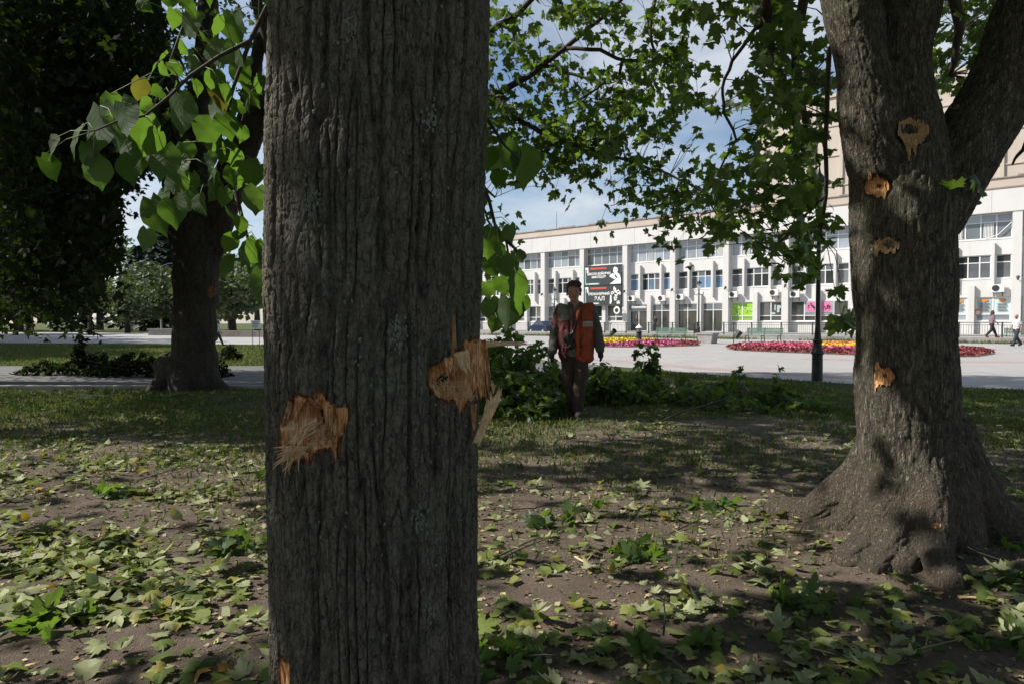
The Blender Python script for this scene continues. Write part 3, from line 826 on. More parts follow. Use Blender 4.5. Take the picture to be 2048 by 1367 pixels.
# terrace and railing
TY = -13.7
tr = []
def loc_sheet(name, x0, x1, y0, y1, z0, z1, mat):
    b = MB(); b.box(x0, x1, y0, y1, z0, z1); o = b.build(name, mat, kind='structure'); o.location = (BO[0], BO[1], 0); o.rotation_euler = (0, 0, BROT); return o
loc_sheet('terrace', -44, 60, TY + 0.02, 0.9, 0.0, 0.36, M_CONC)
loc_sheet('terrace_edge', -44, 60, TY - 0.08, TY + 0.02, 0.0, 0.31, mat_plain('stained_concrete', (0.24, 0.235, 0.22), 0.9, var=0.3, scale=1.2))
c = BL(0, TY + 0.15)
rl = thing('railing', 'long dark iron railing with thin bars along the terrace edge', 'railing', (c[0], c[1], 0.36), BROT)
b = MB(); b.box(-42, 58, -0.025, 0.025, 0.93, 0.97); b.build('top_rail', M_METAL_D, rl)
b = MB(); b.box(-42, 58, -0.018, 0.018, 0.78, 0.81); b.build('upper_rail', M_METAL_D, rl)
b = MB(); b.box(-42, 58, -0.018, 0.018, 0.08, 0.11); b.build('bottom_rail', M_METAL_D, rl)
pm = MB(); pm.box(-0.04, 0.04, -0.04, 0.04, 0, 1.0); pm = pm.mesh('post', M_METAL_D)
for i in range(44): obj('post', pm, rl, (-42 + i * 2.32, 0, 0))
b = MB()
for i in range(690):
    x = -41.9 + i * 0.145; b.box(x - .009, x + .009, -.009, .009, .10, .79)
b.build('balusters', M_METAL_D, rl, kind='stuff')

# ================================================================== PLAZA FURNITURE
def bench(px, py, label, rot=BROT, L=2.5):
    c = G(px, py)
    s = thing('bench', label, 'bench', (c[0], c[1], 0.012), rot, 'green slatted benches by the terrace')
    for i in range(4):
        b = MB(); b.box(-L / 2, L / 2, -0.25 + i * 0.125, -0.25 + i * 0.125 + 0.10, 0.43, 0.46); b.build('slat', M_GREENW, s)
    for i in range(4):
        b = MB(); y = 0.27 + i * 0.035; z = 0.53 + i * 0.105
        b.box(-L / 2, L / 2, y, y + 0.03, z, z + 0.085); b.build('slat', M_GREENW, s)
    for x in (-L / 2 + 0.15, 0, L / 2 - 0.15):
        b = MB(); b.tube([(x, -0.24, 0.0), (x, -0.2, 0.41), (x, 0.26, 0.41), (x, 0.40, 0.95)], 0.028, 6); b.tube([(x, 0.25, 0.41), (x, 0.38, 0.0)], 0.028, 6); b.build('leg', M_METAL_D, s)
M_GREENW = mat_plain('green_painted_wood', (0.10, 0.17, 0.13), 0.6, var=0.15)
bench(1525, 684, 'green slatted bench behind the pink and dark red flower bed')
bench(1338, 682, 'green slatted bench between the bollard light and the green lantern post')
bench(2052, 684, 'green slatted bench under the walking man at the right edge')

def litter_bin(px, py, label, lean):
    c = G(px, py)
    s = thing('litter_bin', label, 'litter bin', (c[0], c[1], 0.012), random.uniform(-1, 0), 'dark bins on thin posts')
    b = MB(); b.tube([(0, 0, 0), (0, 0, 1.25)], 0.025, 6); b.tube([(-.12, 0, 1.25), (.12, 0, 1.25)], .025, 6); b.build('post', M_GREEN_IRON, s)
    b = MB(); b.lathe([(0.12, -0.28), (0.19, 0.2), (0.17, 0.2), (0.11, -0.24)], 12); o = b.build('bucket', M_METAL_D, s); o.location = (0.26, 0, 0.62); o.rotation_euler = (0, R(lean), 0)
    b = MB(); b.tube([(0, 0, .62), (.2, 0, .62)], .02, 5); b.build('hinge', M_METAL_D, s)
litter_bin(1467, 690, 'dark litter bin on a post left of the bench behind the pink bed', 35)
litter_bin(1388, 683, 'dark litter bin on a post beside the double lantern', -40)
litter_bin(1221, 682, 'tilted dark litter bin behind the yellow flower bed', 50)

c = G(1415, 687)
s = thing('planter', 'grey concrete block planter right of the double lantern', 'planter', (c[0], c[1], 0.012), BROT)
b = MB(); b.prism([(-.42, 0), (.42, 0), (.5, .55), (-.5, .55)], -.42, .42); b.build('tub', M_CONC, s)
b = MB(); b.box(-.55, .55, -.46, .46, .55, .66); b.build('rim', M_CONC, s)

def lantern(px, py, label, H, loc=None):
    c = G(px, py) if loc is None else loc
    s = thing('lantern_post', label, 'lantern', (c[0], c[1], 0.0), 0.3, 'green iron lantern posts')
    b = MB(); b.lathe([(0.13, 0), (0.125, 0.55), (0.15, 0.58), (0.15, 0.63), (0.10, 0.68), (0.085, 0.95), (0.10, 0.98), (0.06, 1.04), (0.05, 1.5), (0.04, H - 0.6)], 12); b.build('post', M_GREEN_IRON, s)
    b = MB()
    for q in (0, math.pi):
        pts = [np.array([math.cos(q) * r_, math.sin(q) * r_, H - 0.95 + z_]) for r_, z_ in ((.03, .12), (.18, .0), (.34, .05), (.36, .18), (.28, .22))]
        b.tube(pts, 0.022, 5)
    b.build('scroll_arm', M_GREEN_IRON, s)
    b = MB(); b.lathe([(0.04, H - .6), (0.10, H - .55), (0.17, H - .18), (0.16, H - .17), (0.03, H - .55)], 4); b.build('glass', M_PALE_FILM, s)
    b = MB(); b.lathe([(0.21, H - .18), (0.20, H - .13), (0.08, H - .02), (0.03, H + .06), (.01, H + .14)], 6); b.build('cap', M_GREEN_IRON, s)
lantern(1397, 684, 'slim green lantern post with scroll arms near the dark glass doors', 4.1)
lantern(1109, 0, 'slim green lantern post behind the man in the orange jacket', 4.1, (P(1109, 600, 56)[0], 56, 0))

c = G(1278, 686)
s = thing('bollard_light', 'short black bollard light with a white roofed lantern by the yellow flowers', 'bollard light', (c[0], c[1], 0.012), 0.2)
b = MB(); b.lathe([(.17, 0), (.16, .62), (.2, .66), (.2, .72)], 12); b.build('post', M_METAL_D, s)
b = MB(); b.lathe([(.16, .72), (.16, .95), (.14, .95)], 6); b.build('glass', M_GL_GREY, s)
b = MB(); b.lathe([(.25, .95), (.22, 1.0), (.06, 1.14), (.02, 1.24)], 8); b.build('roof', M_PVC, s)

# big lamp post close to the lawn edge
c = G(1634, 762)
s = thing('lamp_post', 'tall dark green lamp post with a ringed base on the lawn edge', 'lamp post', (c[0], c[1], 0), 0.2)
b = MB(); b.lathe([(.125, -.05), (.118, 0.0), (.113, .60), (.135, .62), (.138, .66), (.118, .70), (.108, .74), (.085, .86), (.104, .88), (.104, .92), (.075, .95), (.062, 1.15), (.056, 1.25)], 20); o = b.build('base', M_GREEN_IRON, s); sm_by_angle(o)
b = MB(); b.lathe([(.056, 1.25), (.052, 1.6), (.045, 3.4), (.06, 3.45), (.05, 3.5), (.035, 3.9)], 14); o = b.build('pole', M_GREEN_IRON, s); sm_by_angle(o)
b = MB()
for q in (0, math.pi):
    b.tube([np.array([math.cos(q) * r_, math.sin(q) * r_, z_]) for r_, z_ in ((.03, 3.55), (.22, 3.42), (.40, 3.5), (.42, 3.66), (.32, 3.7))], .022, 6)
b.build('scroll_arm', M_GREEN_IRON, s)
b = MB(); b.lathe([(.05, 3.9), (.12, 3.95), (.2, 4.4), (.18, 4.4), (.04, 3.96)], 6); b.build('glass', M_PALE_FILM, s)
b = MB(); b.lathe([(.25, 4.4), (.23, 4.46), (.09, 4.58), (.03, 4.66), (.01, 4.76)], 8); b.build('cap', M_GREEN_IRON, s)

# flower beds
def flower_bed(label, outline, zones, n, seed):
    """outline: plan polygon; zones: f(u,v)->colour index with u along, v across"""
    rng = np.random.default_rng(seed)
    pts = np.array(outline); cen = pts.mean(0)
    s = thing('flower_bed', label, 'flower bed', (cen[0], cen[1], 0.012), 0, 'flower beds on the square')
    d = pts - cen
    b = MB(); m = len(d)
    V = [(x, y, 0.0) for x, y in d] + [(x * .92, y * .92, 0.05) for x, y in d] + [(0, 0, 0.07)]
    F = [(i, (i + 1) % m, m + (i + 1) % m, m + i) for i in range(m)] + [(m + i, m + (i + 1) % m, 2 * m) for i in range(m)]
    b.add(V, F); b.build('soil', M_SOIL, s)
    mn, mx_ = d.min(0), d.max(0)
    q = rng.uniform(mn, mx_, (n * 4, 2)); q = q[inpoly(q[:, 0], q[:, 1], d.tolist())][:n]
    col = np.array([zones(x + cen[0], y + cen[1], rng.random()) for x, y in q])
    for ci in sorted(set(col)):
        nm, mat, hh = FLOWERS[ci]
        p = q[col == ci]; k = len(p)
        z = 0.05 + .6 * rng.uniform(0.02, hh, k)
        base = np.stack([p[:, 0], p[:, 1], z], -1)
        tri = np.array([[-1, 0, 0], [0, 0.3, -0.9], [1, 0, 0.15], [0, -0.2, 0.8]]) * 0.055
        a = rng.uniform(0, 6.28, k); ca, sa = np.cos(a), np.sin(a)
        sc = rng.uniform(0.7, 1.4, k)
        V = np.empty((k, 4, 3))
        V[:, :, 0] = base[:, None, 0] + sc[:, None] * (ca[:, None] * tri[None, :, 0] - sa[:, None] * tri[None, :, 1])
        V[:, :, 1] = base[:, None, 1] + sc[:, None] * (sa[:, None] * tri[None, :, 0] + ca[:, None] * tri[None, :, 1])
        V[:, :, 2] = base[:, None, 2] + sc[:, None] * tri[None, :, 2]
        F = np.arange(k * 4).reshape(k, 4)
        obj(nm, mesh_np(nm, V.reshape(-1, 3), F, mat, tint=np.repeat(rng.random(k), 4)), s, kind='stuff')
M_SOIL = mat_plain('bed_soil', (0.10, 0.07, 0.05), 0.95, var=0.3, scale=4)
def mat_flower(name, a, b_):
    m, t, bs = new_mat(name); at = N_(t, 'Attribute'); at.attribute_name = 'tint'
    t.links.new(ramp(t, at.outputs['Fac'], [(0, a), (1, b_)]), bs.inputs['Base Color']); bs.inputs['Roughness'].default_value = 0.7; return m
FLOWERS = [('dark_red_plants', mat_flower('dark_red_plants', (0.10, 0.012, 0.018), (0.30, 0.05, 0.05)), 0.24),
           ('pink_flowers', mat_flower('pink_flowers', (0.50, 0.05, 0.11), (0.72, 0.19, 0.26)), 0.30),
           ('yellow_flowers', mat_flower('yellow_flowers', (0.70, 0.48, 0.01), (0.85, 0.68, 0.04)), 0.36),
           ('orange_flowers', mat_flower('orange_flowers', (0.75, 0.20, 0.01), (0.85, 0.34, 0.03)), 0.36),
           ('magenta_flowers', mat_flower('magenta_flowers', (0.35, 0.04, 0.22), (0.60, 0.12, 0.36)), 0.28)]
def bed_poly(pix): return [tuple(G(x, y)[:2]) for x, y in pix]
bedA = bed_poly([(1150, 688), (1170, 693), (1240, 695), (1330, 694), (1395, 692), (1402, 689), (1370, 685), (1310, 683), (1240, 682), (1160, 683)])
def zoneA(x, y, r):
    px, py, _ = proj(np.array([x, y, 0]))
    lim = 691.0 if px < 1225 else 691.0 - (px - 1225) * 0.085
    if py < lim and px < 1330: return 2
    if px > 1345 + r * 30: return 0
    return 4 if r < 0.33 else (1 if r < 0.55 else 0)
flower_bed('flower bed of yellow and purple flowers beside the man in orange', bedA, zoneA, 5200, 3)
bedB = bed_poly([(1452, 697), (1470, 701), (1560, 705), (1700, 710), (1850, 714), (1950, 714), (1992, 708), (1960, 701), (1850, 696), (1700, 692), (1560, 690), (1480, 692)])
def zoneB(x, y, r):
    px, py, _ = proj(np.array([x, y, 0]))
    front = 701.5 + (px - 1452) * 0.018
    if py > front - 1.6 or px < 1480 + r * 25 or px > 1900: return 0
    if px > 1630 + r * 12:
        if py < 696.5: return 3
        if py < 700.5: return 2
        return 4 if r < .5 else 1
    return 1 if r < 0.46 else (0 if r < .94 else 4)
flower_bed('long flower bed of pink, orange and dark red flowers behind the lamp post', bedB, zoneB, 11000, 4)

# parked car far away by the building
def car():
    c = P(1087, 660, 76)
    s = thing('parked_car', 'dark blue car parked by the building, half hidden behind brush and the man', 'car', (c[0], c[1], 0.012), R(118))
    M_CARP = mat_plain('blue_car_paint', (0.015, 0.03, 0.09), 0.25, 0.3, var=0.05)
    prof = [(-2.1, .35), (-2.15, .7), (-2.05, .95), (-1.5, 1.02), (-0.9, 1.45), (0.5, 1.48), (1.15, 1.0), (1.95, .88), (2.12, .6), (2.08, .32)]
    b = MB(); n = len(prof)
    secs = [(-.84, .9), (-.8, 1.0), (0, 1.02), (.8, 1.0), (.84, .9)]
    V = []; 
    for yv, sc in secs:
        for x, z in prof:
            yy = yv * (1 - 0.16 * max(0, (z - .95) / .55)); V.append((x * sc, yy, .32 + (z - .32) * (sc if abs(yv) > .82 else 1)))
    F = [(i * n + j, i * n + (j + 1) % n, (i + 1) * n + (j + 1) % n, (i + 1) * n + j) for i in range(len(secs) - 1) for j in range(n)]
    F += [tuple(range(n)), tuple(range((len(secs) - 1) * n + n - 1, (len(secs) - 1) * n - 1, -1))]
    b.add(V, F); b.build('body', M_CARP, s)
    b = MB()
    b.add([(1.17, -.66, 1.03), (1.17, .66, 1.03), (.62, .6, 1.42), (.62, -.6, 1.42)], [(0, 1, 2, 3)]); b.build('windscreen', M_GL_GREY, s)
    for sd_ in (-1, 1):
        b = MB(); y = sd_ * .80; y2 = sd_ * .72
        b.add([(-1.3, y, 1.05), (.95, y, 1.05), (.45, y2, 1.4), (-.85, y2, 1.4)], [(0, 1, 2, 3) if sd_ < 0 else (3, 2, 1, 0)]); b.build('side_window', M_GL_DARK, s)
        b = MB(); b.box(1.95, 2.14, sd_ * .68 - .16, sd_ * .68 + .16, .68, .80); b.build('headlight', M_PALE_FILM, s)
        for x in (-1.3, 1.35):
            b = MB(); b.lathe([(.2, -.1), (.31, -.1), (.33, 0), (.31, .1), (.2, .1)], 16); wv = b.build('wheel', M_METAL_D, s, loc=(x, sd_ * .78, .33)); wv.rotation_euler = (R(90), 0, 0)
            b = MB(); b.lathe([(.02, -.11), (.19, -.11), (.19, .11), (.02, .11)], 10); b.build('rim', M_PALE_FILM, wv)
car()

# far left street lamp, low walls, notice board
c = P(323, 660, 92)
s = thing('street_lamp', 'tall pale twin headed street lamp before the far trees', 'street lamp', (c[0], c[1], 0), R(35))
b = MB(); b.lathe([(.14, 0), (.12, 1), (.07, 8.9)], 8); b.build('pole', mat_plain('galvanised', (.45, .48, .48), .5, .3), s)
b = MB(); b.tube([(-1.9, 0, 9.4), (-.9, 0, 9.25), (0, 0, 8.8), (.9, 0, 9.25), (1.9, 0, 9.4)], .05, 6); b.build('arm', bpy.data.materials['galvanised'], s)
for x in (-2.1, 2.1):
    b = MB(); b.prism([(-.45, 0), (.45, 0), (.3, .2), (-.3, .2)], -.18, .18); b.build('lamp_head', M_PVC, s, loc=(x, 0, 9.32))
c = P(318, 664, 70)
s = tag(MB().build('tmp', M_CONC) if False else thing('low_wall', 'low grey concrete wall at the foot of the street lamp', 'wall', (c[0], c[1], 0.012), R(-8)), 'low grey concrete wall at the foot of the street lamp', 'wall')
b = MB(); b.box(-.9, 3.2, -.4, .4, 0, .55); b.build('body', M_CONC, s)
b = MB(); b.box(-1.0, 3.3, -.47, .47, .55, .68); b.build('coping', M_CONC, s)
c = P(480, 670, 62)
s = thing('low_wall', 'long low tan stone wall behind the notice board at the square', 'wall', (c[0], c[1], 0.012), R(-3))
M_TANS = mat_plain('tan_stone', (.42, .36, .30), .9, var=.2, scale=1.5)
for i in range(9):
    b = MB(); b.box(i * 1.5 - 3, i * 1.5 - 1.53, -.3, .3 + .02 * (i % 2), 0, .42); b.build('stone', M_TANS, s)
b = MB(); b.box(-3.1, 10.6, -.36, .38, .42, .56); b.build('coping', M_TANS, s)
c = P(512, 690, 33)
s = thing('notice_board', 'small white notice board on thin dark posts beside the front trunk', 'sign', (c[0], c[1], 0), R(5))
b = MB(); b.box(-.22, .22, -.02, .02, 1.0, 1.42); b.build('board', M_WPRINT, s)
b = MB(); rr = random.Random(2)
for q in range(4): b.box(-.15, .1 + rr.random() * .05, -.026, -.021, 1.32 - q * .08, 1.35 - q * .08)
b.build('print', M_METAL_D, s)
for x in (-.16, .16):
    b = MB(); b.tube([(x, .03, -.05), (x, .03, 1.4)], .016, 6); b.build('post', M_METAL_D, s)

# ================================================================== LEAF SHAPES
def fan_leaf(half, c, zf, uvs=None):
    """half outline (x>=0) from base to tip, mirrored; fan from centre c; zf(x,y) curl"""
    h = [(x, y) for x, y in half]
    o = h + [(-x, y) for x, y in reversed(h[1:-1])]
    V = [(c[0], c[1], zf(c[0], c[1]))] + [(x, y, zf(x, y)) for x, y in o]
    n = len(o)
    F = [(0, 1 + i, 1 + (i + 1) % n) for i in range(n)]
    V = np.array(V, float); F = np.array(F, int)
    return V, F, V[:, :2].copy()
MAPLE_HALF = [(0, 0), (.10, -.03), (.30, -.08), (.27, .05), (.40, .08), (.35, .18), (.56, .36), (.45, .38), (.50, .58), (.30, .47), (.20, .46), (.26, .64), (.15, .72), (.13, .86), (0, 1.0)]
MAPLE_SIMPLE = [(0, 0), (.30, -.06), (.30, .12), (.56, .42), (.24, .44), (.22, .70), (0, 1.0)]
def maple(curl=0.25, fold=0.25, seed=0, simple=False):
    r = random.Random(seed)
    a, b_, c_ = r.uniform(-1, 1), r.uniform(-1, 1), r.uniform(0, 6)
    def zf(x, y): return fold * (abs(x) ** 1.5) * 1.2 * a - curl * (y - .3) ** 2 + 0.05 * b_ * math.sin(9 * x + c_ + 5 * y)
    return fan_leaf(MAPLE_SIMPLE if simple else MAPLE_HALF, (0, .30), zf)
def linden(seed=0, n=9, rings=4, curl=0.2):
    r = random.Random(seed)
    a, b_, c_ = r.uniform(.1, .5), r.uniform(-1, 1), r.uniform(0, 6)
    asym = r.uniform(-.06, .06)
    half = []
    for i in range(n + 1):
        q = i / n
        ang = math.pi * q
        rad = 0.46 * (1 + 0.10 * math.cos(ang))
        x = rad * math.sin(ang); y = 0.42 - rad * math.cos(ang) * 1.02
        if q > .7: k = (q - .7) / .3; x *= (1 - .35 * k); y += .13 * k ** 2
        if q < .25: y -= .05 * math.sin(q / .25 * math.pi)
        if 0 < i < n: x *= 1 + (0.035 if i % 2 else -0.03)
        half.append((x, y))
    half[0] = (0, 0.03); half[-1] = (0, 1.04)
    o = half + [(-x * (1 + asym), y) for x, y in reversed(half[1:-1])]
    m = len(o); c = (0, .40)
    def zf(x, y): return a * abs(x) ** 1.4 - curl * (y - .3) ** 2 * (1 + b_ * .6) + 0.03 * math.sin(14 * y + c_) * abs(x) * 2 + 0.05 * b_ * x
    V = [(c[0], c[1], zf(*c))]; F = []
    for k in range(1, rings + 1):
        s = k / rings
        for x, y in o:
            X, Y = c[0] + (x - c[0]) * s, c[1] + (y - c[1]) * s
            V.append((X, Y, zf(X, Y)))
    for i in range(m): F.append((0, 1 + i, 1 + (i + 1) % m, 1 + (i + 1) % m))
    tri = [(0, 1 + i, 1 + (i + 1) % m) for i in range(m)]
    for k in range(rings - 1):
        p, q = 1 + k * m, 1 + (k + 1) * m
        for i in range(m):
            j = (i + 1) % m
            tri += [(p + i, q + i, q + j), (p + i, q + j, p + j)]
    V = np.array(V); return V, np.array(tri), V[:, :2].copy()
def rot_frames(d, nrm):
    """columns: x (across), y (tip), z (normal)"""
    d = d / np.linalg.norm(d, axis=1, keepdims=True)
    nrm = nrm - d * np.sum(d * nrm, 1, keepdims=True)
    nrm = nrm / (np.linalg.norm(nrm, axis=1, keepdims=True) + 1e-9)
    x = np.cross(d, nrm)
    return np.stack([x, d, nrm], -1)
def scatter(tmpls, pos, Rm, size, tint, which=None):
    """big mesh data of many leaves"""
    Vs, Fs, Ts, Us = [], [], [], []; base = 0
    if which is None: which = np.arange(len(pos)) % len(tmpls)
    for ti, (V, F, U) in enumerate(tmpls):
        s = which == ti
        if not s.any(): continue
        v = np.einsum('kij,nj->kni', Rm[s] * size[s][:, None, None], V) + pos[s][:, None, :]
        k, n = v.shape[0], V.shape[0]
        Vs.append(v.reshape(-1, 3)); Fs.append((F[None] + (np.arange(k) * n)[:, None, None]).reshape(-1, 3) + base)
        Ts.append(np.repeat(tint[s], n)); Us.append(np.tile(U, (k, 1))); base += k * n
    return np.concatenate(Vs), np.concatenate(Fs), np.concatenate(Ts), np.concatenate(Us)
def leaf_stuff(name, tmpls, pos, Rm, size, tint, mat, parent):
    V, F, T, U = scatter(tmpls, pos, Rm, size, tint)
    return obj(name, mesh_np(name, V, F, mat, False, T, U), parent, kind='stuff')
def leaf_parts(name, mes, pos, Rm, size, parent):
    os_ = []
    for i in range(len(pos)):
        o = bpy.data.objects.new(name, mes[i % len(mes)]); COL.objects.link(o)
        o.parent = parent
        M = Matrix.Identity(4)
        for a in range(3):
            for c in range(3): M[a][c] = float(Rm[i][a, c] * size[i])
            M[a][3] = float(pos[i][a])
        o.matrix_basis = M
        os_.append(o)
    return os_
def leaf_mesh(name, tm, mat):
    V, F, U = tm
    return mesh_np(name, V, F, mat, True, None, U)
MAPLE_T = [maple(.25, .35, s) for s in range(4)]
MAPLE_S = [maple(.2, .3, s, True) for s in range(3)]
LINDEN_T = [linden(s) for s in range(5)]
DIAMOND = [(np.array([[0, 0, 0], [.42, .45, .05], [0, 1, -.1], [-.42, .45, .05]], float), np.array([[0, 1, 2], [0, 2, 3]]), np.array([[0, 0], [.4, .45], [0, 1], [-.4, .45]], float))]
def rand_frames(rng, k, down=0.6, up=0.3):
    d = rng.normal(size=(k, 3)); d[:, 2] = d[:, 2] * .6 - down
    n = rng.normal(size=(k, 3)); n[:, 2] = n[:, 2] + up
    return rot_frames(d, n)

# ================================================================== FRONT LINDEN TREE
YT = 1.5
_prof = [(-900, 548, 1000), (0, 539, 985), (300, 530, 975), (600, 522, 966), (800, 524, 960), (1000, 526, 957), (1200, 533, 954), (1367, 537, 954), (1700, 535, 962), (2000, 500, 1000)]
_z, _cx, _cr = [], [], []
for (py, l, r_) in _prof:
    a, b_ = math.atan((l - 1024) / FPX), math.atan((r_ - 1024) / FPX)
    th = (a + b_) / 2; D = YT / math.cos(th)
    _z.append(P(1024, py, YT)[2]); _cx.append(YT * math.tan(th)); _cr.append(D * math.sin((b_ - a) / 2) - 0.004)
_z, _cx, _cr = map(np.array, (_z[::-1], _cx[::-1], _cr[::-1]))
def tc_(z): return np.interp(z, _z, _cx)
def tr_(z): return np.interp(z, _z, _cr)
R0 = 0.24
def surf(s, z, outw=0.0):
    s = np.asarray(s, float); z = np.asarray(z, float)
    ph = s / R0; r = tr_(z) + outw
    return np.stack([tc_(z) + r * np.sin(ph), YT - r * np.cos(ph), z], -1)
def pix_surf(px, py):
    d = ray(px, py); z = P(px, py, 1.28)[2]
    for _ in range(6):
        cx, r = float(tc_(z)), float(tr_(z))
        a = d[0] ** 2 + d[1] ** 2; b_ = -2 * (d[0] * cx + d[1] * YT); c = cx * cx + YT * YT - r * r
        disc_ = b_ * b_ - 4 * a * c
        t_ = (-b_ - math.sqrt(max(disc_, 0))) / (2 * a)
        z = CAM_H + t_ * d[2]
    x, y = t_ * d[0] - cx, YT - t_ * d[1]
    return R0 * math.atan2(x, y), z
WOUND_PIX = {
 'left': [(558, 850), (566, 828), (585, 792), (600, 786), (626, 792), (629, 781), (643, 781), (648, 794), (664, 806), (672, 814), (697, 812), (700, 838), (690, 860), (683, 880), (678, 917), (668, 922), (661, 897), (646, 897), (634, 906), (622, 926), (604, 920), (590, 930), (566, 926), (552, 905), (556, 880)],
 'right': [(856, 745), (862, 732), (884, 722), (905, 706), (906, 640), (911, 640), (917, 700), (930, 688), (936, 676), (957, 674), (970, 690), (978, 740), (976, 800), (958, 806), (944, 800), (932, 818), (920, 826), (914, 808), (890, 805), (868, 790), (858, 768)],
 'low': [(557, 1330), (564, 1317), (574, 1315), (581, 1334), (579, 1400), (566, 1420), (556, 1400)],
}
WOUND = {k: [pix_surf(min(px, 962), py) for px, py in v] for k, v in WOUND_PIX.items()}
def sdist(s, z, poly):
    s = np.asarray(s, float); z = np.asarray(z, float)
    d = np.full(s.shape, 1e9)
    for i in range(len(poly)):
        a = np.array(poly[i]); b_ = np.array(poly[(i + 1) % len(poly)])
        e = b_ - a; L = e @ e + 1e-12
        t_ = np.clip(((s - a[0]) * e[0] + (z - a[1]) * e[1]) / L, 0, 1)
        d = np.minimum(d, np.hypot(s - a[0] - t_ * e[0], z - a[1] - t_ * e[1]))
    return np.where(inpoly(s, z, poly), d, -d)
CAV = {'left': (pix_surf(622, 836), 0.023, 0.019), 'right': (pix_surf(918, 762), 0.036, 0.014), 'low': (pix_surf(560, 1380), .01, .02)}
def recess(k, s, z, sd):
    (c, rs, rz) = CAV[k]
    cav = np.exp(-(((s - c[0]) / rs) ** 2 + ((z - c[1]) / rz) ** 2))
    p = np.stack([s * 160, z * 9, np.zeros_like(s)], -1); q = np.stack([s * 420, z * 16, np.ones_like(s)], -1)
    step = 0.5 + 0.5 * np.sign(vnoise(p, 31)) * np.abs(vnoise(p, 31)) ** .5
    deep = 0.35 if k == 'low' else 1.0
    return deep * (0.003 + 0.017 * sstep(0, .030, sd) + 0.011 * step * sstep(0, .008, sd) + 0.0030 * vnoise(q, 7)) + 0.040 * cav * (0 if k == 'low' else 1), cav
# trunk surface
ph = np.concatenate([np.linspace(-1.85, 1.85, 420), np.linspace(1.85, 2 * math.pi - 1.85, 62)[1:-1]])
zr = np.concatenate([np.linspace(-0.1, .52, 40)[:-1], np.linspace(.52, 2.25, 700), np.linspace(2.25, 5.5, 70)[1:]])
PH, ZR = np.meshgrid(ph, zr)
S_ = np.where(PH > math.pi, PH - 2 * math.pi, PH) * R0
p3 = np.stack([np.sin(PH) * R0, np.cos(PH) * R0, ZR], -1)
warp = 0.0035 * np.stack([vnoise(p3 * [14, 14, 5], 3), vnoise(p3 * [14, 14, 5], 4), np.zeros_like(ZR)], -1) + .0016 * np.stack([vnoise(p3 * [60, 60, 40], 13), vnoise(p3 * [60, 60, 34], 14), np.zeros_like(ZR)], -1)
q = p3 + warp
nA = np.abs(vnoise(q * [50, 50, 2.6], 41)); nB = np.abs(vnoise(q * [96, 96, 9], 43)); nC = fbm(q * [190, 190, 80], 2, 44); nD = np.abs(vnoise(q * [34, 34, 52], 47))
ridge = sstep(0.0, 0.22, nA) * (0.55 + 0.45 * sstep(0.0, .16, nB)) * (0.72 + 0.28 * sstep(0.0, .10, nD))
plate = 0.5 + 0.5 * vnoise(q * [22, 22, 7], 48)
hgt = -0.010 + 0.0095 * ridge + 0.0022 * nC * (.3 + .7 * ridge) + 0.003 * plate * ridge + 0.0015 * vnoise(p3 * [9, 9, 3], 49)
flare = 0.30 * np.exp(-np.maximum(ZR, 0) / 0.16) * (0.6 + 0.4 * np.sin(PH * 5 + 1.0))
rad = tr_(ZR) + hgt + flare
for k, poly in WOUND.items():
    sd = sdist(S_, ZR, poly)
    m = (sd > -0.006) & (np.abs(S_) < 0.5)
    if m.any():
        rc, cv = recess(k, S_, ZR, np.maximum(sd, 0))
        rad = np.where(m, np.minimum(rad, tr_(ZR) + hgt * (1 - sstep(-.002, .004, sd)) - sstep(-.001, .006, sd) * (rc + 0.010)), rad)
for (px, py, rr_, dp) in ((838, 458, .006, .02), (690, 740, .005, .012), (735, 840, .005, .012)):     # small bark holes
    cs, cz = pix_surf(px, py); rad -= dp * np.exp(-(((S_ - cs) ** 2 + (ZR - cz) ** 2) / rr_ ** 2))
TV = np.stack([tc_(ZR) + rad * np.sin(PH), YT - rad * np.cos(PH), ZR], -1)
ti = np.arange(TV.shape[0] * TV.shape[1]).reshape(TV.shape[:2]); tj = np.roll(ti, -1, 1)
TF = np.stack([ti[:-1], tj[:-1], tj[1:], ti[1:]], -1).reshape(-1, 4)
LT = thing('linden_tree', 'big dark linden trunk close up in front with two torn orange gashes', 'tree', (0, 0, 0))
obj('trunk', mesh_np('trunk', TV.reshape(-1, 3), TF, M_LINDEN_BARK, True, np.clip(ridge * (0.75 + 0.35 * plate) , 0, 1).ravel()), LT)
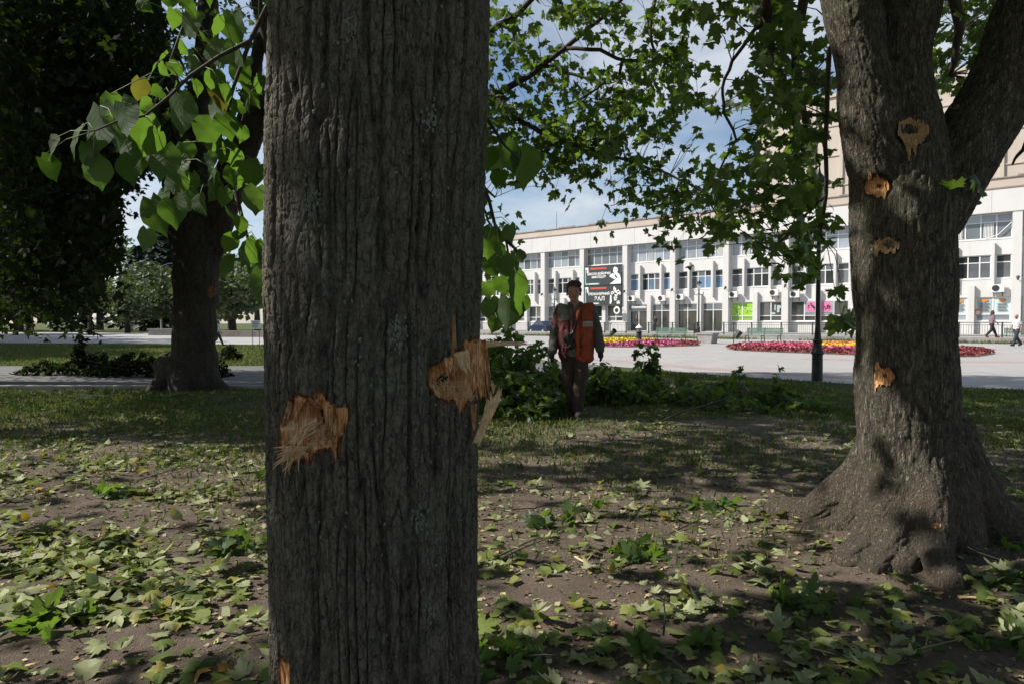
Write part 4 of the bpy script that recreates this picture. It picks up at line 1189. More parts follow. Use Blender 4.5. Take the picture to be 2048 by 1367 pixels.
# wounds
def wound_patch(k, label, step=0.0017):
    poly = WOUND[k]; a = np.array(poly)
    s = np.arange(a[:, 0].min() - .004, a[:, 0].max() + .006, step); z = np.arange(a[:, 1].min() - .004, a[:, 1].max() + .004, step)
    SS, ZZ_ = np.meshgrid(s, z)
    jag = 0.004 * vnoise(np.stack([SS * 330, ZZ_ * 40, np.zeros_like(SS)], -1), 8)
    sd = sdist(SS, ZZ_, poly) + jag
    rc, cv = recess(k, SS, ZZ_, np.maximum(sd, 0))
    V = surf(SS, ZZ_, -rc + 0.001)
    idx = np.arange(SS.size).reshape(SS.shape)
    F = np.stack([idx[:-1, :-1], idx[:-1, 1:], idx[1:, 1:], idx[1:, :-1]], -1).reshape(-1, 4)
    fs = (0.25 * (sd[:-1, :-1] + sd[:-1, 1:] + sd[1:, 1:] + sd[1:, :-1])).ravel()
    fc = (0.25 * (cv[:-1, :-1] + cv[:-1, 1:] + cv[1:, 1:] + cv[1:, :-1])).ravel()
    keep = fs > -0.001
    F = F[keep]; fc = fc[keep]
    fz = ZZ_.ravel()[F].mean(1); fS = SS.ravel()[F].mean(1)
    nz = vnoise(np.stack([fS * 90, fz * 60, np.zeros_like(fS)], -1), 77)
    mi = np.zeros(len(F), int)
    mi[fs[keep] + .004 * nz < .0055] = 2
    mi[(nz > .25) & (fz < CAV[k][0][1] - .004) & (fs[keep] > .006)] = 3
    mi[fc + .16 * nz > 0.50] = 1
    o = obj('wound', mesh_np('wound', V.reshape(-1, 3), F, [M_WOOD, M_ROT, M_CAMB, M_PALE_WOOD], False, midx=mi), LT)
    if label: o['label'] = label
    return o
W1 = wound_patch('left', 'left orange torn gash with pale frayed fibres')
W2 = wound_patch('right', 'right orange torn gash with long splinters sticking out')
W3 = wound_patch('low', 'small reddish scar at the bottom of the trunk')
def splinter(p0, p1, w0, w1, th, face, name, parent, mat, seed, jag=0.22, n=10, m=12, bend=0.0):
    rng = np.random.default_rng(seed)
    p0 = np.asarray(p0, float); p1 = np.asarray(p1, float)
    d = p1 - p0; L = np.linalg.norm(d); d /= L
    f = np.asarray(face, float); f = f - d * (f @ d); f /= np.linalg.norm(f)
    x = np.cross(d, f)
    ends = L * (1 - jag * np.abs(rng.normal(size=n + 1)).clip(0, 1.6)); starts = L * 0.08 * rng.random(n + 1)
    V = []
    for side in (1, -1):
        for i in range(m + 1):
            for j in range(n + 1):
                a = i / m; u = j / n - .5
                along = starts[j] + (ends[j] - starts[j]) * a
                wd = w0 + (w1 - w0) * a
                edge = 1 - abs(2 * u) ** 3
                fib = 0.0012 * math.sin(j * 2.4 + seed) + 0.0009 * rng.normal()
                V.append(p0 + d * along + x * (u * wd * (1 + .08 * math.sin(a * 9 + seed))) + f * (side * th * .5 * (0.25 + .75 * edge) * (1 - .6 * a) + fib + bend * a * a))
    k = (m + 1) * (n + 1); F = []
    g = lambda s, i, j: s * k + i * (n + 1) + j
    for i in range(m):
        for j in range(n):
            F.append((g(0, i, j), g(0, i, j + 1), g(0, i + 1, j + 1), g(0, i + 1, j)))
            F.append((g(1, i + 1, j), g(1, i + 1, j + 1), g(1, i, j + 1), g(1, i, j)))
        F.append((g(0, i + 1, 0), g(1, i + 1, 0), g(1, i, 0), g(0, i, 0))); F.append((g(0, i, n), g(1, i, n), g(1, i + 1, n), g(0, i + 1, n)))
    for j in range(n):
        F.append((g(0, 0, j + 1), g(0, 0, j), g(1, 0, j), g(1, 0, j + 1))); F.append((g(0, m, j), g(0, m, j + 1), g(1, m, j + 1), g(1, m, j)))
    return obj(name, mesh_np(name, np.array(V), np.array(F), mat), parent)
cf = (0.15, -1, 0.1)
splinter(P(962, 688, 1.45), P(1062, 686, 1.50), .013, .006, .006, cf, 'splinter', W2, M_PALE_WOOD, 1, .18)
splinter(P(950, 892, 1.40), P(1000, 764, 1.46), .015, .030, .012, (.5, -1, .1), 'splinter', W2, M_PALE_WOOD, 2, .16)
splinter(P(944, 676, 1.345), P(962, 806, 1.375), .036, .030, .010, cf, 'splinter', W2, M_WOOD, 3, .20)
splinter(P(963, 676, 1.39), P(980, 800, 1.42), .020, .018, .010, (.5, -1, .1), 'splinter', W2, M_WOOD, 4, .25)
splinter(P(920, 700, 1.325), P(936, 752, 1.335), .030, .026, .008, cf, 'splinter', W2, M_PALE_WOOD, 5, .35)
splinter(P(898, 712, 1.305), P(905, 755, 1.31), .022, .020, .006, cf, 'splinter', W2, M_WOOD, 6, .3)
splinter(P(909, 702, 1.31), P(908, 618, 1.315), .009, .004, .005, cf, 'splinter', W2, M_DULL_WOOD, 7, .2)
splinter(P(946, 806, 1.37), P(950, 872, 1.375), .014, .006, .006, cf, 'splinter', W2, M_WOOD, 8, .2)
splinter(P(922, 800, 1.315), P(921, 828, 1.315), .016, .009, .006, cf, 'splinter', W2, M_WOOD, 9, .3)
splinter(P(940, 802, 1.35), P(958, 778, 1.34), .006, .002, .003, cf, 'splinter', W2, M_PALE_WOOD, 10, .4)
def fsurf(px, py, out=0.0):
    s, z = pix_surf(px, py); return surf(s, z, out)
lf = (-.35, -1, .1)
splinter(fsurf(683, 812, -.004), fsurf(682, 868, -.002), .026, .018, .008, lf, 'splinter', W1, M_WOOD, 11, .3)
splinter(fsurf(652, 800, -.008), fsurf(655, 872, -.006), .022, .014, .008, lf, 'splinter', W1, M_WOOD, 12, .35)
splinter(fsurf(668, 870, -.002), fsurf(672, 922, .001), .014, .006, .006, lf, 'splinter', W1, M_WOOD, 13, .3)
splinter(fsurf(612, 905, .0), fsurf(618, 930, .001), .012, .006, .005, lf, 'splinter', W1, M_WOOD, 14, .3)
splinter(fsurf(600, 790, -.006), fsurf(580, 852, -.004), .022, .016, .008, lf, 'splinter', W1, M_WOOD, 15, .35)
splinter(fsurf(580, 800, -.004), fsurf(565, 860, .0), .014, .010, .007, lf, 'splinter', W1, M_DULL_WOOD, 16, .3)
def tuft(base, tip, spread, k, seed, r0=.0009, droop=.012):
    """bundle of frayed fibres fanning from base to tip (pixels, out)"""
    rng = np.random.default_rng(seed); b = MB()
    for i in range(k):
        u_ = rng.random() ** .6; bx, by = base[0] + rng.normal() * 6, base[1] + rng.normal() * 4
        tx, ty = base[0] + (tip[0] - base[0]) * (.5 + .65 * u_) + rng.normal() * spread, base[1] + (tip[1] - base[1]) * (.5 + .65 * u_) + rng.normal() * spread * 1.3
        o0, o1 = -.012 + rng.random() * .004, .006 + rng.random() * .018
        pa = fsurf(bx, by, o0); pc = fsurf(tx, ty, o1); pm = fsurf(.5 * (bx + tx), .5 * (by + ty) - 5, .5 * (o0 + o1) + .010)
        pc = pc + np.array([0, 0, -droop * rng.random()])
        k_ = rng.uniform(.5, 1.9); b.tube([pa, pm * .6 + .2 * (pa + pc), pc], [r0 * 1.4 * k_, r0 * 1.1 * k_, r0 * .3 * k_], 4)
    o = b.build('frayed_fibres', M_PALE_WOOD, W1, kind='stuff'); return o
tuft((614, 866), (594, 874), 8, 22, 1)
tuft((602, 898), (574, 904), 8, 20, 2)
tuft((596, 902), (580, 922), 8, 20, 3)
tuft((624, 848), (606, 864), 7, 14, 4)
b = MB(); rng = np.random.default_rng(3)
for i in range(140):
    px, py = 628 + rng.normal() * 12, 868 + rng.normal() * 12
    p = fsurf(px, py, -.014 + rng.random() * .006); e = rng.normal(size=3) * .0028
    b.tube([p - e, p + e], [.0009, .0006], 4)
b.build('wood_crumbs', M_PALE_WOOD, W1, kind='stuff')
b = MB()
for i in range(120):
    px, py = 910 + rng.normal() * 16, 778 + rng.normal() * 9
    p = fsurf(px, py, -.012 + rng.random() * .008); e = rng.normal(size=3) * .004
    b.tube([p - e, p + e], [.0009, .0005], 4)
b.build('wood_crumbs', M_PALE_WOOD, W2, kind='stuff')
# lichen crusts standing a little proud of the bark
M_LICHEN = mat_plain('lichen', (0.16, 0.185, 0.15), 0.95, var=0.3, scale=200, bump=.001)
rng = np.random.default_rng(9)
lV, lF, n0 = [], [], 0
for i in range(420):
    if i < 120: px, py = rng.uniform(535, 950), rng.uniform(-20, 1367)
    else:
        cxx, cyy = [(860, 240), (625, 400), (840, 1030), (862, 1225), (795, 670), (700, 60)][i % 6]; px, py = cxx + rng.normal() * 9, cyy + rng.normal() * 16
    s0, z0 = pix_surf(px, py); rr_ = rng.uniform(.0012, .0036)
    pts = [surf(s0, z0, .0034 + .001 * rng.random())]
    for k in range(7):
        a = 6.283 * k / 7; q_ = rr_ * rng.uniform(.5, 1.3)
        pts.append(surf(s0 + q_ * math.cos(a), z0 + 1.4 * q_ * math.sin(a), .0005))
    lV += pts; lF += [(n0, n0 + 1 + k, n0 + 1 + (k + 1) % 7) for k in range(7)]; n0 += 8
obj('lichen', mesh_np('lichen', np.array(lV), np.array(lF), M_LICHEN), LT, kind='stuff')

# linden shoots with single large leaves
def pix_tube(pts, rad, name, parent, mat, n=6):
    """pts (px,py,Y)"""
    b = MB(); b.tube([P(x, y, Y) for x, y, Y in pts], rad, n); return b.build(name, mat, parent, True)
SHOOT_L = [
 [(560, -40, 1.62), (530, 22, 1.62), (500, 82, 1.6), (440, 112, 1.58), (380, 152, 1.56), (340, 192, 1.55), (290, 232, 1.52), (232, 244, 1.5), (190, 262, 1.48)],
 [(500, 82, 1.6), (468, 172, 1.64), (440, 282, 1.66), (412, 372, 1.66)],
 [(400, -30, 1.75), (372, 42, 1.74), (352, 92, 1.73), (330, 152, 1.7)],
 [(470, 380, 1.7), (488, 450, 1.72), (506, 510, 1.74), (520, 570, 1.76)],
 [(545, 150, 1.6), (500, 190, 1.66), (480, 260, 1.7), (466, 330, 1.7)]]
SHOOT_R = [
 [(940, 200, 1.62), (975, 238, 1.66), (1010, 292, 1.7), (1040, 320, 1.72)],
 [(950, 330, 1.8), (978, 400, 1.85), (990, 450, 1.88), (1012, 480, 1.9), (1020, 530, 1.9), (1000, 600, 1.92), (985, 640, 1.92)],
 [(1012, 480, 1.9), (1032, 500, 1.9), (1040, 522, 1.9)]]
SH_ALL = SHOOT_L + SHOOT_R
shoot_objs = []
for pts in SH_ALL:
    o = pix_tube(pts, list(np.linspace(.006, .0018, len(pts))), 'shoot', LT, M_TWIG); shoot_objs.append((o, [P(*q_) for q_ in pts]))
c5 = lambda x, y: (x / 2.441, y / 2.441)
c7 = lambda x, y: (960 + x / 3.8, 300 + y / 3.8)
LEAFL = [(250, 735, 150, 0), (370, 690, 170, 1), (245, 825, 130, 1), (490, 640, 250, 0), (480, 850, 150, 0), (545, 520, 120, 0), (620, 580, 190, 0), (650, 700, 210, 0), (700, 640, 160, 0), (740, 700, 140, 1), (640, 830, 150, 0), (800, 800, 180, 0), (720, 590, 120, 0), (890, 560, 200, 0), (910, 745, 110, 0), (1060, 560, 200, 0), (1050, 680, 180, 0), (1070, 490, 120, 3), (1180, 655, 85, 2), (805, 970, 175, 0), (880, 840, 140, 0), (905, 980, 150, 0), (985, 1000, 110, 0), (1040, 890, 130, 1), (770, 1060, 190, 0), (850, 1040, 150, 0), (715, 1170, 110, 0), (1235, 860, 150, 0), (1250, 980, 140, 0), (1120, 1190, 95, 0), (1220, 1235, 90, 0), (1110, 1300, 120, 0), (1250, 1320, 100, 0), (1165, 1150, 75, 0),
 (740, 360, 95, 2), (680, 440, 110, 3), (770, 450, 85, 2), (715, 515, 80, 2), (800, 340, 75, 2), (860, 340, 85, 2), (850, 430, 75, 2), (785, 290, 95, 2), (900, 230, 95, 2), (945, 295, 95, 2), (1000, 190, 80, 2), (920, 40, 105, 2), (850, 95, 95, 1), (710, 25, 85, 0), (830, 5, 85, 0), (1060, 130, 100, 2), (1150, 140, 160, 0), (1080, 270, 180, 0), (1050, 400, 110, 0), (1220, 440, 110, 2), (1215, 510, 95, 1), (960, 430, 80, 1), (1110, 620, 130, 0), (560, 650, 170, 0), (430, 760, 130, 0), (1000, 640, 150, 0), (860, 900, 120, 0), (940, 900, 110, 1), (690, 780, 130, 0), (1270, 420, 100, 2), (1090, 740, 120, 1)]
LEAFR = [(60, 60, 190, 0), (110, 100, 200, 0), (330, 120, 330, 0), (140, 220, 150, 0), (230, 60, 250, 0), (230, 635, 150, 0), (60, 650, 140, 0), (310, 815, 95, 0), (220, 890, 190, 0), (285, 1060, 260, 0), (215, 1240, 250, 0), (95, 1220, 190, 0), (100, 890, 170, 0), (110, 1330, 130, 0), (180, 1030, 170, 0), (60, 760, 150, 0), (150, 760, 120, 0), (260, 960, 160, 0), (60, 1060, 170, 0), (320, 1180, 150, 0), (20, 400, 120, 0), (140, 680, 110, 0)]
_r = random.Random(8)
for _ in range(26):
    s_ = SHOOT_L[_r.randrange(5)]; i_ = _r.randrange(len(s_) - 1); f_ = _r.random()
    LEAFL.append(((s_[i_][0] * (1 - f_) + s_[i_ + 1][0] * f_ + _r.uniform(-26, 26)) * 2.441, (s_[i_][1] * (1 - f_) + s_[i_ + 1][1] * f_ + _r.uniform(5, 60)) * 2.441, _r.uniform(75, 150), _r.choice((0, 0, 0, 1, 2))))
lin_me = [[leaf_mesh('leaf', t_, M_LINDEN_LEAF) for t_ in LINDEN_T], [leaf_mesh('leaf', t_, M_YELLOW_LEAF) for t_ in LINDEN_T]]
LIT_PTS = []
PET = {}
def near_shoot(p):
    best = (1e9, None, None)
    for o, pts in shoot_objs:
        for i in range(len(pts) - 1):
            a, b_ = pts[i], pts[i + 1]; e = b_ - a
            t_ = np.clip(((p - a) @ e) / (e @ e), 0, 1); c = a + t_ * e
            d = np.linalg.norm(p - c)
            if d < best[0]: best = (d, o, c)
    return best
rng = np.random.default_rng(21)
for conv, lst, inv, y0 in ((c5, LEAFL, 2.441, 1.60), (c7, LEAFR, 3.8, 1.82)):
    for i, (x, y, L, kd) in enumerate(lst):
        px, py = conv(x, y); Y = y0 + rng.uniform(-.12, .12); sz = L / inv / FPX * Y * 1.02
        ctr = P(px, py, Y)
        tip = np.array([rng.normal() * .35, rng.normal() * .35, -1.0])
        if kd == 2: tip = np.array([rng.normal() * .6, rng.normal() * .9, -.6])
        nm = np.array([rng.normal() * .45, -1.0 if rng.random() < .55 else 1.0, .35 + rng.normal() * .25])
        if kd in (2, 3): nm = np.array([-1.0 if rng.random() < .5 else 1.0, -.75 + rng.normal() * .25, .35])
        if kd == 1: nm = np.array([1.0 if rng.random() < .5 else -1.0, -.55 + rng.normal() * .2, .2])
        Rm = rot_frames(tip[None], nm[None])[0]
        base = ctr - Rm[:, 1] * sz * .48
        d, so_, c = near_shoot(base)
        o = leaf_parts('leaf', [lin_me[1 if kd == 3 else 0][i % 5]], [base], [Rm], [sz], so_)[0]
        if kd == 3: o['label'] = 'yellowing leaf'
        if kd in (2, 3): LIT_PTS.append((ctr, .22))
        if so_.name not in PET: PET[so_.name] = (MB(), so_)
        mid = .5 * (base + c) + np.array([0, 0, .012])
        PET[so_.name][0].tube([c, mid, base], [.0012, .001, .0009], 4)
for nm_, (b, so_) in PET.items(): b.build('leaf_stalks', M_STEM, so_, True, kind='stuff')

# ================================================================== BIG TREES GROWN AS ONE SURFACE
def closest_axis(V, caps):
    """per vertex: axis direction of nearest capsule, distance ratio"""
    best = np.full(len(V), 1e9); ax = np.zeros((len(V), 3)); ax[:, 2] = 1
    for (p0, r0, p1, r1) in caps:
        p0 = np.asarray(p0, float); p1 = np.asarray(p1, float); e = p1 - p0; L = e @ e + 1e-9
        t_ = np.clip(((V - p0) @ e) / L, 0, 1)
        d = np.linalg.norm(V - p0 - t_[:, None] * e, axis=1) - (r0 + (r1 - r0) * t_)
        m = d < best; best[m] = d[m]; ax[m] = e / math.sqrt(L)
    return ax
def bark_disp(V, N, ax, f, amp, seed):
    along = np.sum(V * ax, 1, keepdims=True)
    q = V - ax * along * 0.82
    wq = q + 0.012 * np.stack([vnoise(q * 12, seed), vnoise(q * 12, seed + 1), vnoise(q * 12, seed + 2)], -1)
    a = np.abs(vnoise(wq * f, seed + 3)); b_ = np.abs(vnoise(wq * f * 2.1, seed + 4)); c = vnoise(V * f * 2.6, seed + 5)
    ridge = sstep(.02, .34, a) * (.65 + .35 * sstep(0, .3, b_))
    h = amp * (ridge - .6) + amp * .22 * c + amp * 2.2 * vnoise(V * 3.2, seed + 6)
    return V + N * h[:, None], np.clip(ridge * (.8 + .3 * c), 0, 1)
def chain(pts):
    """pts (x,y,z,r)"""
    return [(np.array(a[:3], float), a[3], np.array(b_[:3], float), b_[3]) for a, b_ in zip(pts[:-1], pts[1:])]
def pixchain(lst, Y, k=0.97):
    """lst (py, left, right) at depth Y, or (px,py,width,Y)"""
    o = []
    for it in lst:
        if len(it) == 3: py, l, r_ = it; p = P((l + r_) / 2, py, Y); o.append((*p, (r_ - l) / 2 / FPX * Y * k * math.cos(math.atan(((l + r_) / 2 - 1024) / FPX))))
        else: px, py, wd, yy = it; p = P(px, py, yy); o.append((*p, wd / 2 / FPX * yy * k * math.cos(math.atan((px - 1024) / FPX))))
    return o

# ------------------------------------------------------------------ right maple
YR = 4.08
trunkR = pixchain([(1130, 1722, 1930), (1040, 1718, 1936), (960, 1706, 1934), (860, 1703, 1926), (760, 1701, 1923), (660, 1700, 1917), (560, 1696, 1912), (480, 1692, 1914), (400, 1690, 1920)], YR)
mainR = pixchain([(400, 1690, 1916), (300, 1690, 1896), (200, 1700, 1874), (100, 1706, 1868), (0, 1706, 1884), (-120, 1700, 1890), (-400, 1690, 1850)], YR) + [(2.3, 4.2, 5.6, .2), (2.6, 4.5, 8.0, .12)]
leftR = pixchain([(1764, 330, 150, 4.02), (1738, 230, 128, 3.96), (1722, 130, 118, 3.94), (1704, 30, 120, 3.94), (1684, -70, 112, 3.96), (1640, -260, 100, 4.1)], 0) + [(1.35, 4.4, 4.6, .12), (.6, 4.9, 5.6, .07)]
rightR = pixchain([(1868, 425, 150, 4.08), (1930, 300, 168, 4.06), (1986, 205, 164, 4.04), (2030, 110, 160, 4.04), (2066, 0, 152, 4.05), (2110, -150, 140, 4.1)], 0) + [(3.6, 4.4, 4.6, .15), (4.2, 4.8, 6.0, .09)]
gr = lambda px, py, dz=-.03: tuple(G(px, py)[:2]) + (dz,)
cR = trunkR[1]
roots = []
def root(tip, r0=.20, z0=.48, tipr=.05, mid=.55, midz=.17, midr=.115, bow=0.0):
    c = np.array([trunkR[1][0], YR, 0]); t_ = np.array([tip[0], tip[1], 0]); d = t_ - c
    a = c + d * .28; m = c + d * (mid + .06) + np.array([-d[1], d[0], 0]) * bow
    return [(c[0] + d[0] * .12, c[1] + d[1] * .12, z0 + .12, r0), (a[0], a[1], z0 * .78, r0 * .85), (m[0], m[1], midz * .40, midr), (t_[0] * .8 + m[0] * .2, t_[1] * .8 + m[1] * .2, midz * .05, (midr + tipr) * .55), (tip[0], tip[1], -.05, tipr)]
RT = [root(gr(1598, 1062), .19, .46, .03, .5, .16, .085), root(gr(1683, 1132), .19, .46, .05, .6, .14, .10), root(gr(1742, 1150), .16, .42, .04, .62, .12, .09), root(gr(1800, 1150), .15, .4, .04, .62, .10, .09),
      root(gr(1908, 1184), .17, .46, .03, .55, .20, .08), root(gr(1945, 1120), .2, .46, .06, .6, .15, .12), root((3.30, 4.20), .24, .52, .06, .5, .24, .15), root((3.0, 4.9), .2, .45, .06), root((2.2, 5.0), .2, .45, .06), root((1.75, 4.7), .2, .45, .05)]
capsR = chain(trunkR) + chain(mainR) + chain(leftR) + chain(rightR)
for r_ in RT: capsR += chain(r_)
capsR += chain([(trunkR[1][0], YR, .55, .285), (trunkR[1][0] + .02, YR, .25, .325), (trunkR[1][0] + .02, YR + .05, -.02, .42)])
V, F, Nn = blob(capsR, .009, 16, 20)
axR = closest_axis(V, chain(trunkR) + chain(mainR) + chain(leftR) + chain(rightR) + [c for r_ in RT for c in chain(r_)])
V0R = V.copy()
V, ridR = bark_disp(V, Nn, axR, 44, .0078, 60)
from mathutils.bvhtree import BVHTree
bvh = BVHTree.FromPolygons([tuple(v) for v in V0R], [tuple(map(int, f)) for f in F])
CO = Vector((0, 0, CAM_H))
def hit(px, py):
    d = Vector(ray(px, py)).normalized(); h = bvh.ray_cast(CO, d)
    return (np.array(h[0]), np.array(h[1])) if h[0] is not None else (None, None)
WR = [('stub wound with a dark heart and dripping strands', 1824, 262, 34, 27, [(1818, 300, 5, 26), (1830, 298, 4, 20), (1812, 288, 4, 16)]),
      ('ragged wound below the biggest one', 1755, 375, 21, 22, [(1739, 362, 5, 30), (1770, 388, 4, 14)]),
      ('square wound at mid height of the trunk', 1773, 492, 25, 17, [(1753, 508, 4, 22)]),
      ('lowest wound with a pale strip', 1767, 752, 19, 19, [(1756, 745, 7, 30), (1752, 760, 4, 24)]),
      ('small chip at the fork', 1908, 214, 11, 5, []), ('small chip near the roots', 1872, 1050, 9, 6, [])]
RMT = thing('maple_tree', 'right maple with spreading roots, a forked trunk and a column of torn wounds', 'tree', (0, 0, 0))
wdat = []
for lab, px, py, rx, ry, drips in WR:
    c, nn = hit(px, py)
    sc = np.linalg.norm(c - np.array([0, 0, CAM_H])) / FPX
    d = np.linalg.norm((V - c) * np.array([1, .6, ry and rx / ry]), axis=1) / (rx * sc)
    push = (1 - sstep(.75, 1.15, d)) * (.020 if rx > 12 else .008)
    V = V - Nn * push[:, None] * (d < 1.2)[:, None]
    wdat.append((lab, px, py, rx, ry, drips, sc))
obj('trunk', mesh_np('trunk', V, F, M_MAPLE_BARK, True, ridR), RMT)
for wi, (lab, px, py, rx, ry, drips, sc) in enumerate(wdat):
    n = 26
    gx, gy = np.meshgrid(np.linspace(-1.35, 1.35, n * 2), np.linspace(-1.5, 2.4, n * 3))
    Vw = np.zeros((gx.size, 3)); ok = np.ones(gx.size, bool); q = np.stack([gx.ravel() * 3 + wi * 9, gy.ravel() * .9, np.zeros(gx.size)], -1)
    rr_ = np.hypot(gx.ravel(), gy.ravel()) + .22 * vnoise(q, 5) + .16 * vnoise(q * [3.1, 1.6, 1], 6)
    mask = rr_ < 1.0
    PX, PY = px + gx.ravel() * rx, py + gy.ravel() * ry
    for (dx_, dy_, dw, dl) in drips:
        mask |= (np.abs(PX - dx_ - 1.5 * vnoise(np.stack([PY * .12, PX * 0 + wi, PX * 0], -1), 3)) < dw * (1 - np.abs(PY - dy_) / dl) ** .6 * (np.abs(PY - dy_) < dl))
    cav = np.exp(-((gx.ravel() * 1.9) ** 2 + ((gy.ravel() + .1) * 2.6) ** 2))
    fib = vnoise(np.stack([PX * .8, PY * .07, np.zeros_like(PX)], -1), 13)
    for i in range(gx.size):
        c, nn = hit(PX[i], PY[i])
        if c is None: ok[i] = False; continue
        edge = min(max((1.0 - rr_[i]) / .3, 0), 1)
        Vw[i] = c - nn * (-.004 + (.011 * edge + .012 * cav[i]) * (1 if rx > 12 else .4) + .004 * fib[i])
    ix = np.arange(gx.size).reshape(gx.shape)
    Fw = np.stack([ix[1:, :-1], ix[1:, 1:], ix[:-1, 1:], ix[:-1, :-1]], -1).reshape(-1, 4)
    kp = (mask & ok)[Fw].all(1)
    Fw = Fw[kp]
    mi = ((cav + .08 * fib)[Fw].mean(1) > (.66 if wi == 0 else .82)).astype(int)
    used = np.unique(Fw); rm = np.full(len(Vw), -1); rm[used] = np.arange(len(used))
    o = obj('wound', mesh_np('wound', Vw[used], rm[Fw], [M_WOOD if wi in (1, 3, 5) else M_DULL_WOOD, M_ROT], False, midx=mi), RMT); o['label'] = lab

# ------------------------------------------------------------------ left maple
YL = 13.6
trunkL = pixchain([(790, 318, 452), (770, 330, 446), (740, 340, 440), (690, 342, 436), (600, 344, 438), (520, 341, 444), (450, 340, 462)], YL)
limA = pixchain([(378, 470, 90, 13.6), (362, 380, 72, 13.6), (350, 270, 56, 13.5), (335, 150, 44, 13.4), (312, 60, 38, 13.3), (300, -60, 34, 13.2)], 0) + [(-7.8, 13, 12.5, .12)]
limB = pixchain([(392, 470, 86, 13.6), (396, 360, 66, 13.7), (402, 240, 54, 13.9), (412, 100, 46, 14.2), (420, -60, 40, 14.4)], 0) + [(-6.2, 14.6, 12.0, .12)]
limC = pixchain([(420, 480, 84, 13.6), (446, 400, 78, 13.4), (484, 300, 70, 13.1), (520, 220, 60, 12.8), (620, 150, 44, 12.2), (760, 80, 34, 11.6), (900, -10, 26, 11.2)], 0)
limD = pixchain([(455, 390, 40, 13.3), (490, 230, 34, 13.0), (512, 120, 30, 12.7), (545, 0, 26, 12.4)], 0)
rootsL = [[(-6.7, 13.5, .45, .30), (-6.85, 13.3, .12, .2), (-6.98, 13.05, -.08, .08)], [(-6.5, 13.4, .4, .3), (-6.4, 13.1, .1, .18), (-6.3, 12.8, -.08, .07)], [(-6.2, 13.6, .4, .3), (-5.85, 13.45, .08, .17), (-5.5, 13.3, -.08, .06)], [(-6.9, 13.7, .4, .3), (-7.0, 14.1, .1, .2), (-7.2, 14.4, -.05, .1)]]
capsL = chain(trunkL) + chain(limA) + chain(limB) + chain(limC) + chain(limD)
for r_ in rootsL: capsL += chain(r_)
V, F, Nn = blob(capsL, .035, 5, 14)
V, rid = bark_disp(V, Nn, closest_axis(V, capsL), 16, .016, 90)
LMT = thing('maple_tree', 'left dark maple with a forked trunk standing in the shade by the path', 'tree', (0, 0, 0))
obj('trunk', mesh_np('trunk', V, F, M_OLD_BARK, True, rid), LMT)
M_OLD_SCAR = mat_wood("old_torn_wood", (0.06, 0.025, 0.012), (0.16, 0.07, 0.03), (0.24, 0.12, 0.06))
# torn scar on it
bvhL = BVHTree.FromPolygons([tuple(v) for v in V], [tuple(map(int, f)) for f in F])
pts = []
sv, sf = [], []
gx, gy = np.meshgrid(np.linspace(-1, 1, 12), np.linspace(-1, 1, 16)); okm = []
for a, c in zip(gx.ravel(), gy.ravel()):
    h = bvhL.ray_cast(CO, Vector(ray(424 + a * 11, 582 + c * 17)).normalized())
    hp = np.array(h[0]) if h[0] is not None else np.zeros(3)
    okm.append(h[0] is not None and math.hypot(a, c) + .3 * random.uniform(-1, 1) < 1); sv.append(hp + np.array([0, -.03 + .02 * random.random(), 0]))
ix = np.arange(gx.size).reshape(gx.shape); Fw = np.stack([ix[1:, :-1], ix[1:, 1:], ix[:-1, 1:], ix[:-1, :-1]], -1).reshape(-1, 4)
Fw = Fw[np.array(okm)[Fw].all(1)]
used = np.unique(Fw); rm = np.full(len(sv), -1); rm[used] = np.arange(len(used))
obj('wound', mesh_np('wound', np.array(sv)[used], rm[Fw], M_OLD_SCAR), LMT)

